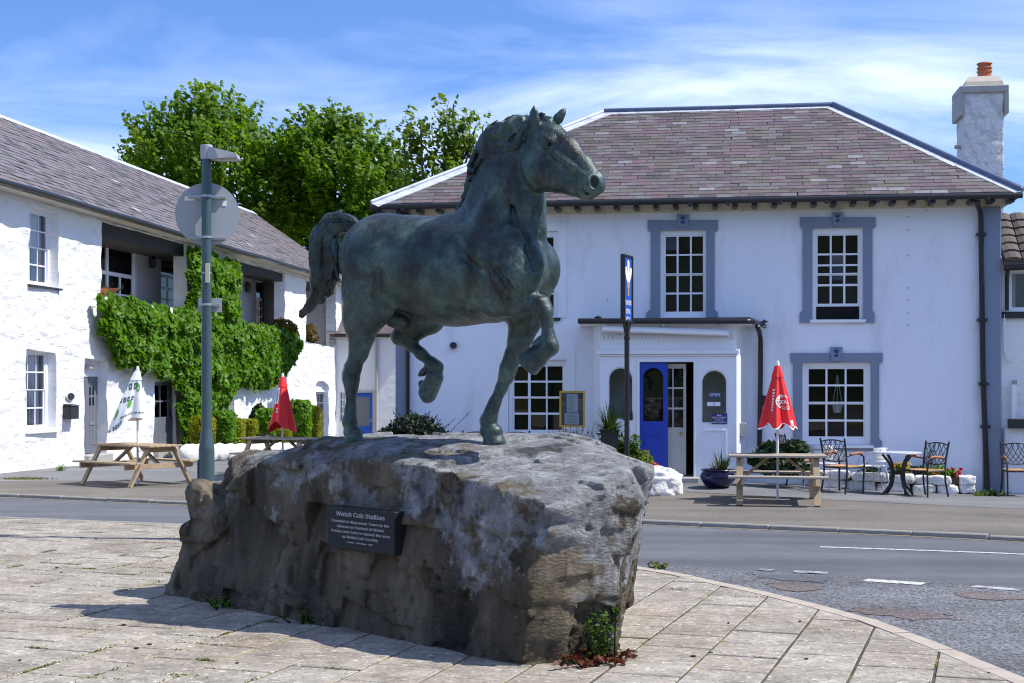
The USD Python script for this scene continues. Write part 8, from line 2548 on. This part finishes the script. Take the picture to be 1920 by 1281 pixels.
# ------------------------------------------------------------------ weeds, moss and grass
def weed(name, label, u, v, z, n, H_, spread, m, seed, leaf=0.05, per=12, extra=None):
    p = on_level(u, v, z)
    t = thing(name, label, 'weed', loc=p)
    stems_plant(t, n, H_, spread, m, seed, leaf, per, aspect=0.4)
    if extra:
        em, en, eh, es, el = extra
        stems_plant(t, en, eh, es, em, seed + 20, el, 9, name='red_leaves', aspect=0.6)
    return t


leaf_mat('leaf_weed_red', ramp3((0.10, 0.025, 0.012), (0.20, 0.06, 0.02), (0.26, 0.13, 0.04)), 0.3, clump=6)
weed('tall_weed_clump', 'straggly green weed with reddish low leaves at the right foot of the boulder', 1118, 1240, 0.0, 12, 0.34, 0.12, 'leaf_fern', 81, 0.045, 16, ('leaf_weed_red', 26, 0.07, 0.22, 0.05))
weed('small_weed', 'little green weed growing under the left part of the boulder', 420, 1138, 0.0, 10, 0.09, 0.12, 'leaf_hedge_green', 83, 0.035, 8)
weed('small_weed', 'little green weed growing under the boulder below the plaque', 562, 1168, 0.0, 10, 0.07, 0.10, 'leaf_hedge_green', 84, 0.03, 8)
weed('verge_weed', 'yellow-green weeds in the paving edge just right of the boulder', 1232, 1066, 0.0, 10, 0.05, 0.12, 'leaf_moss', 85, 0.04, 8)
for i, (u, v, lb) in enumerate(((1838, 930, 'yellowing grass tuft at the foot of the hotel downpipe'), (1862, 930, 'green weeds between the downpipe and the right chair'), (1215, 912, 'green weeds at the base of the big white stone'), (1258, 908, 'small weeds on the right side of big white stone'), (112, 883, 'grass tuft at the foot of the white cottage wall'))):
    p = on_ground(u, v)
    t = thing('grass_tuft', lb, 'grass', loc=p)
    spiky(t, (0, 0, -0.01), 70, 0.16, 'leaf_lime' if i % 2 == 0 else 'leaf_grass', 90 + i, 0.9, 0.008, 0.4)
    stems_plant(t, 8, 0.13, 0.2, 'leaf_hedge_green', 95 + i, 0.05, 8)
p = on_ground(45, 899)
gp = thing('grass_patch', 'flat green grass patch on the tarmac at the left edge', 'grass', loc=p)
r = np.random.default_rng(98)
xy = np.column_stack([r.normal(0, 0.22, 700), r.normal(0, 0.10, 700), r.uniform(0.0, 0.03, 700)])
part(gp, 'blades', leaves(xy, np.tile([0, -0.5, 0.6], (700, 1)), 0.05, r, 0.7, 0.3), 'leaf_moss', kind='stuff')
# moss along the joints, thickest on the left
r = np.random.default_rng(101)
P_ = []
for i in range(-34, 16):
    for j in range(-34, 40):
        for kind_ in (0, 1):
            c = o + DB * (i * SL) + DA * (j * SL)
            if not (-5.5 < c[0] < 4 and 7.4 < c[1] < 17) or ROCK_BASE.contains(sg.Point(c)):
                continue
            den = meshkit.noise(np.array([[c[0] * 0.9, c[1] * 0.9, 3.0]]), 4)[0]
            left = sstep(1.0, -3.0, c[0])
            if r.random() > 0.10 + 0.75 * left * max(0, den - 0.25) * 1.6:
                continue
            n = int(r.uniform(20, 110) * (0.4 + left))
            a = r.random() * SL
            L = r.uniform(0.08, 0.40)
            along = a + np.clip(r.normal(0, L * 0.4, n), -L, L)
            across = r.normal(0, 0.008, n)
            dA, dB = (DA, DB) if kind_ == 0 else (DB, DA)
            if kind_ == 1:
                c = c + DA * ((0.5 if i % 2 else 0.0) * SL)
            q = c + dA * along[:, None] + dB * across[:, None]
            P_.append(np.column_stack([q, r.uniform(-0.008, 0.007, n)]))
P_ = np.vstack(P_)
ok = shapely.contains_xy(region, P_[:, 0], P_[:, 1])
P_ = P_[ok]
mo = single('moss', leaves(P_, np.tile([0, -0.3, 0.8], (len(P_), 1)), 0.016, r, 0.6, 0.6), 'leaf_moss', 'yellow-green moss growing in the joints of the paving', 'moss', kind='stuff')
# crumbs of bark and grit lying on the slabs
mat('grit', (0.045, 0.037, 0.028), 0.9, 0.3, 20)
gr_ = []
for (u, v) in ((107, 1064), (115, 1073), (233, 1171), (280, 1208), (37, 1238), (256, 1215), (445, 1243), (1500, 1165), (1366, 1168), (1512, 1235), (1300, 1230), (1854, 1262), (1190, 1222), (1332, 1224), (60, 1100), (180, 1010)):
    p = on_level(u, v, 0.004)
    gr_.append(lump(p, (r.uniform(.008, .02), r.uniform(.008, .02), 0.006), 3 + len(gr_), 1, 0.2))
single('crumbs', cat(gr_), 'grit', 'dark crumbs of bark scattered on the paving slabs', 'crumbs', kind='stuff')
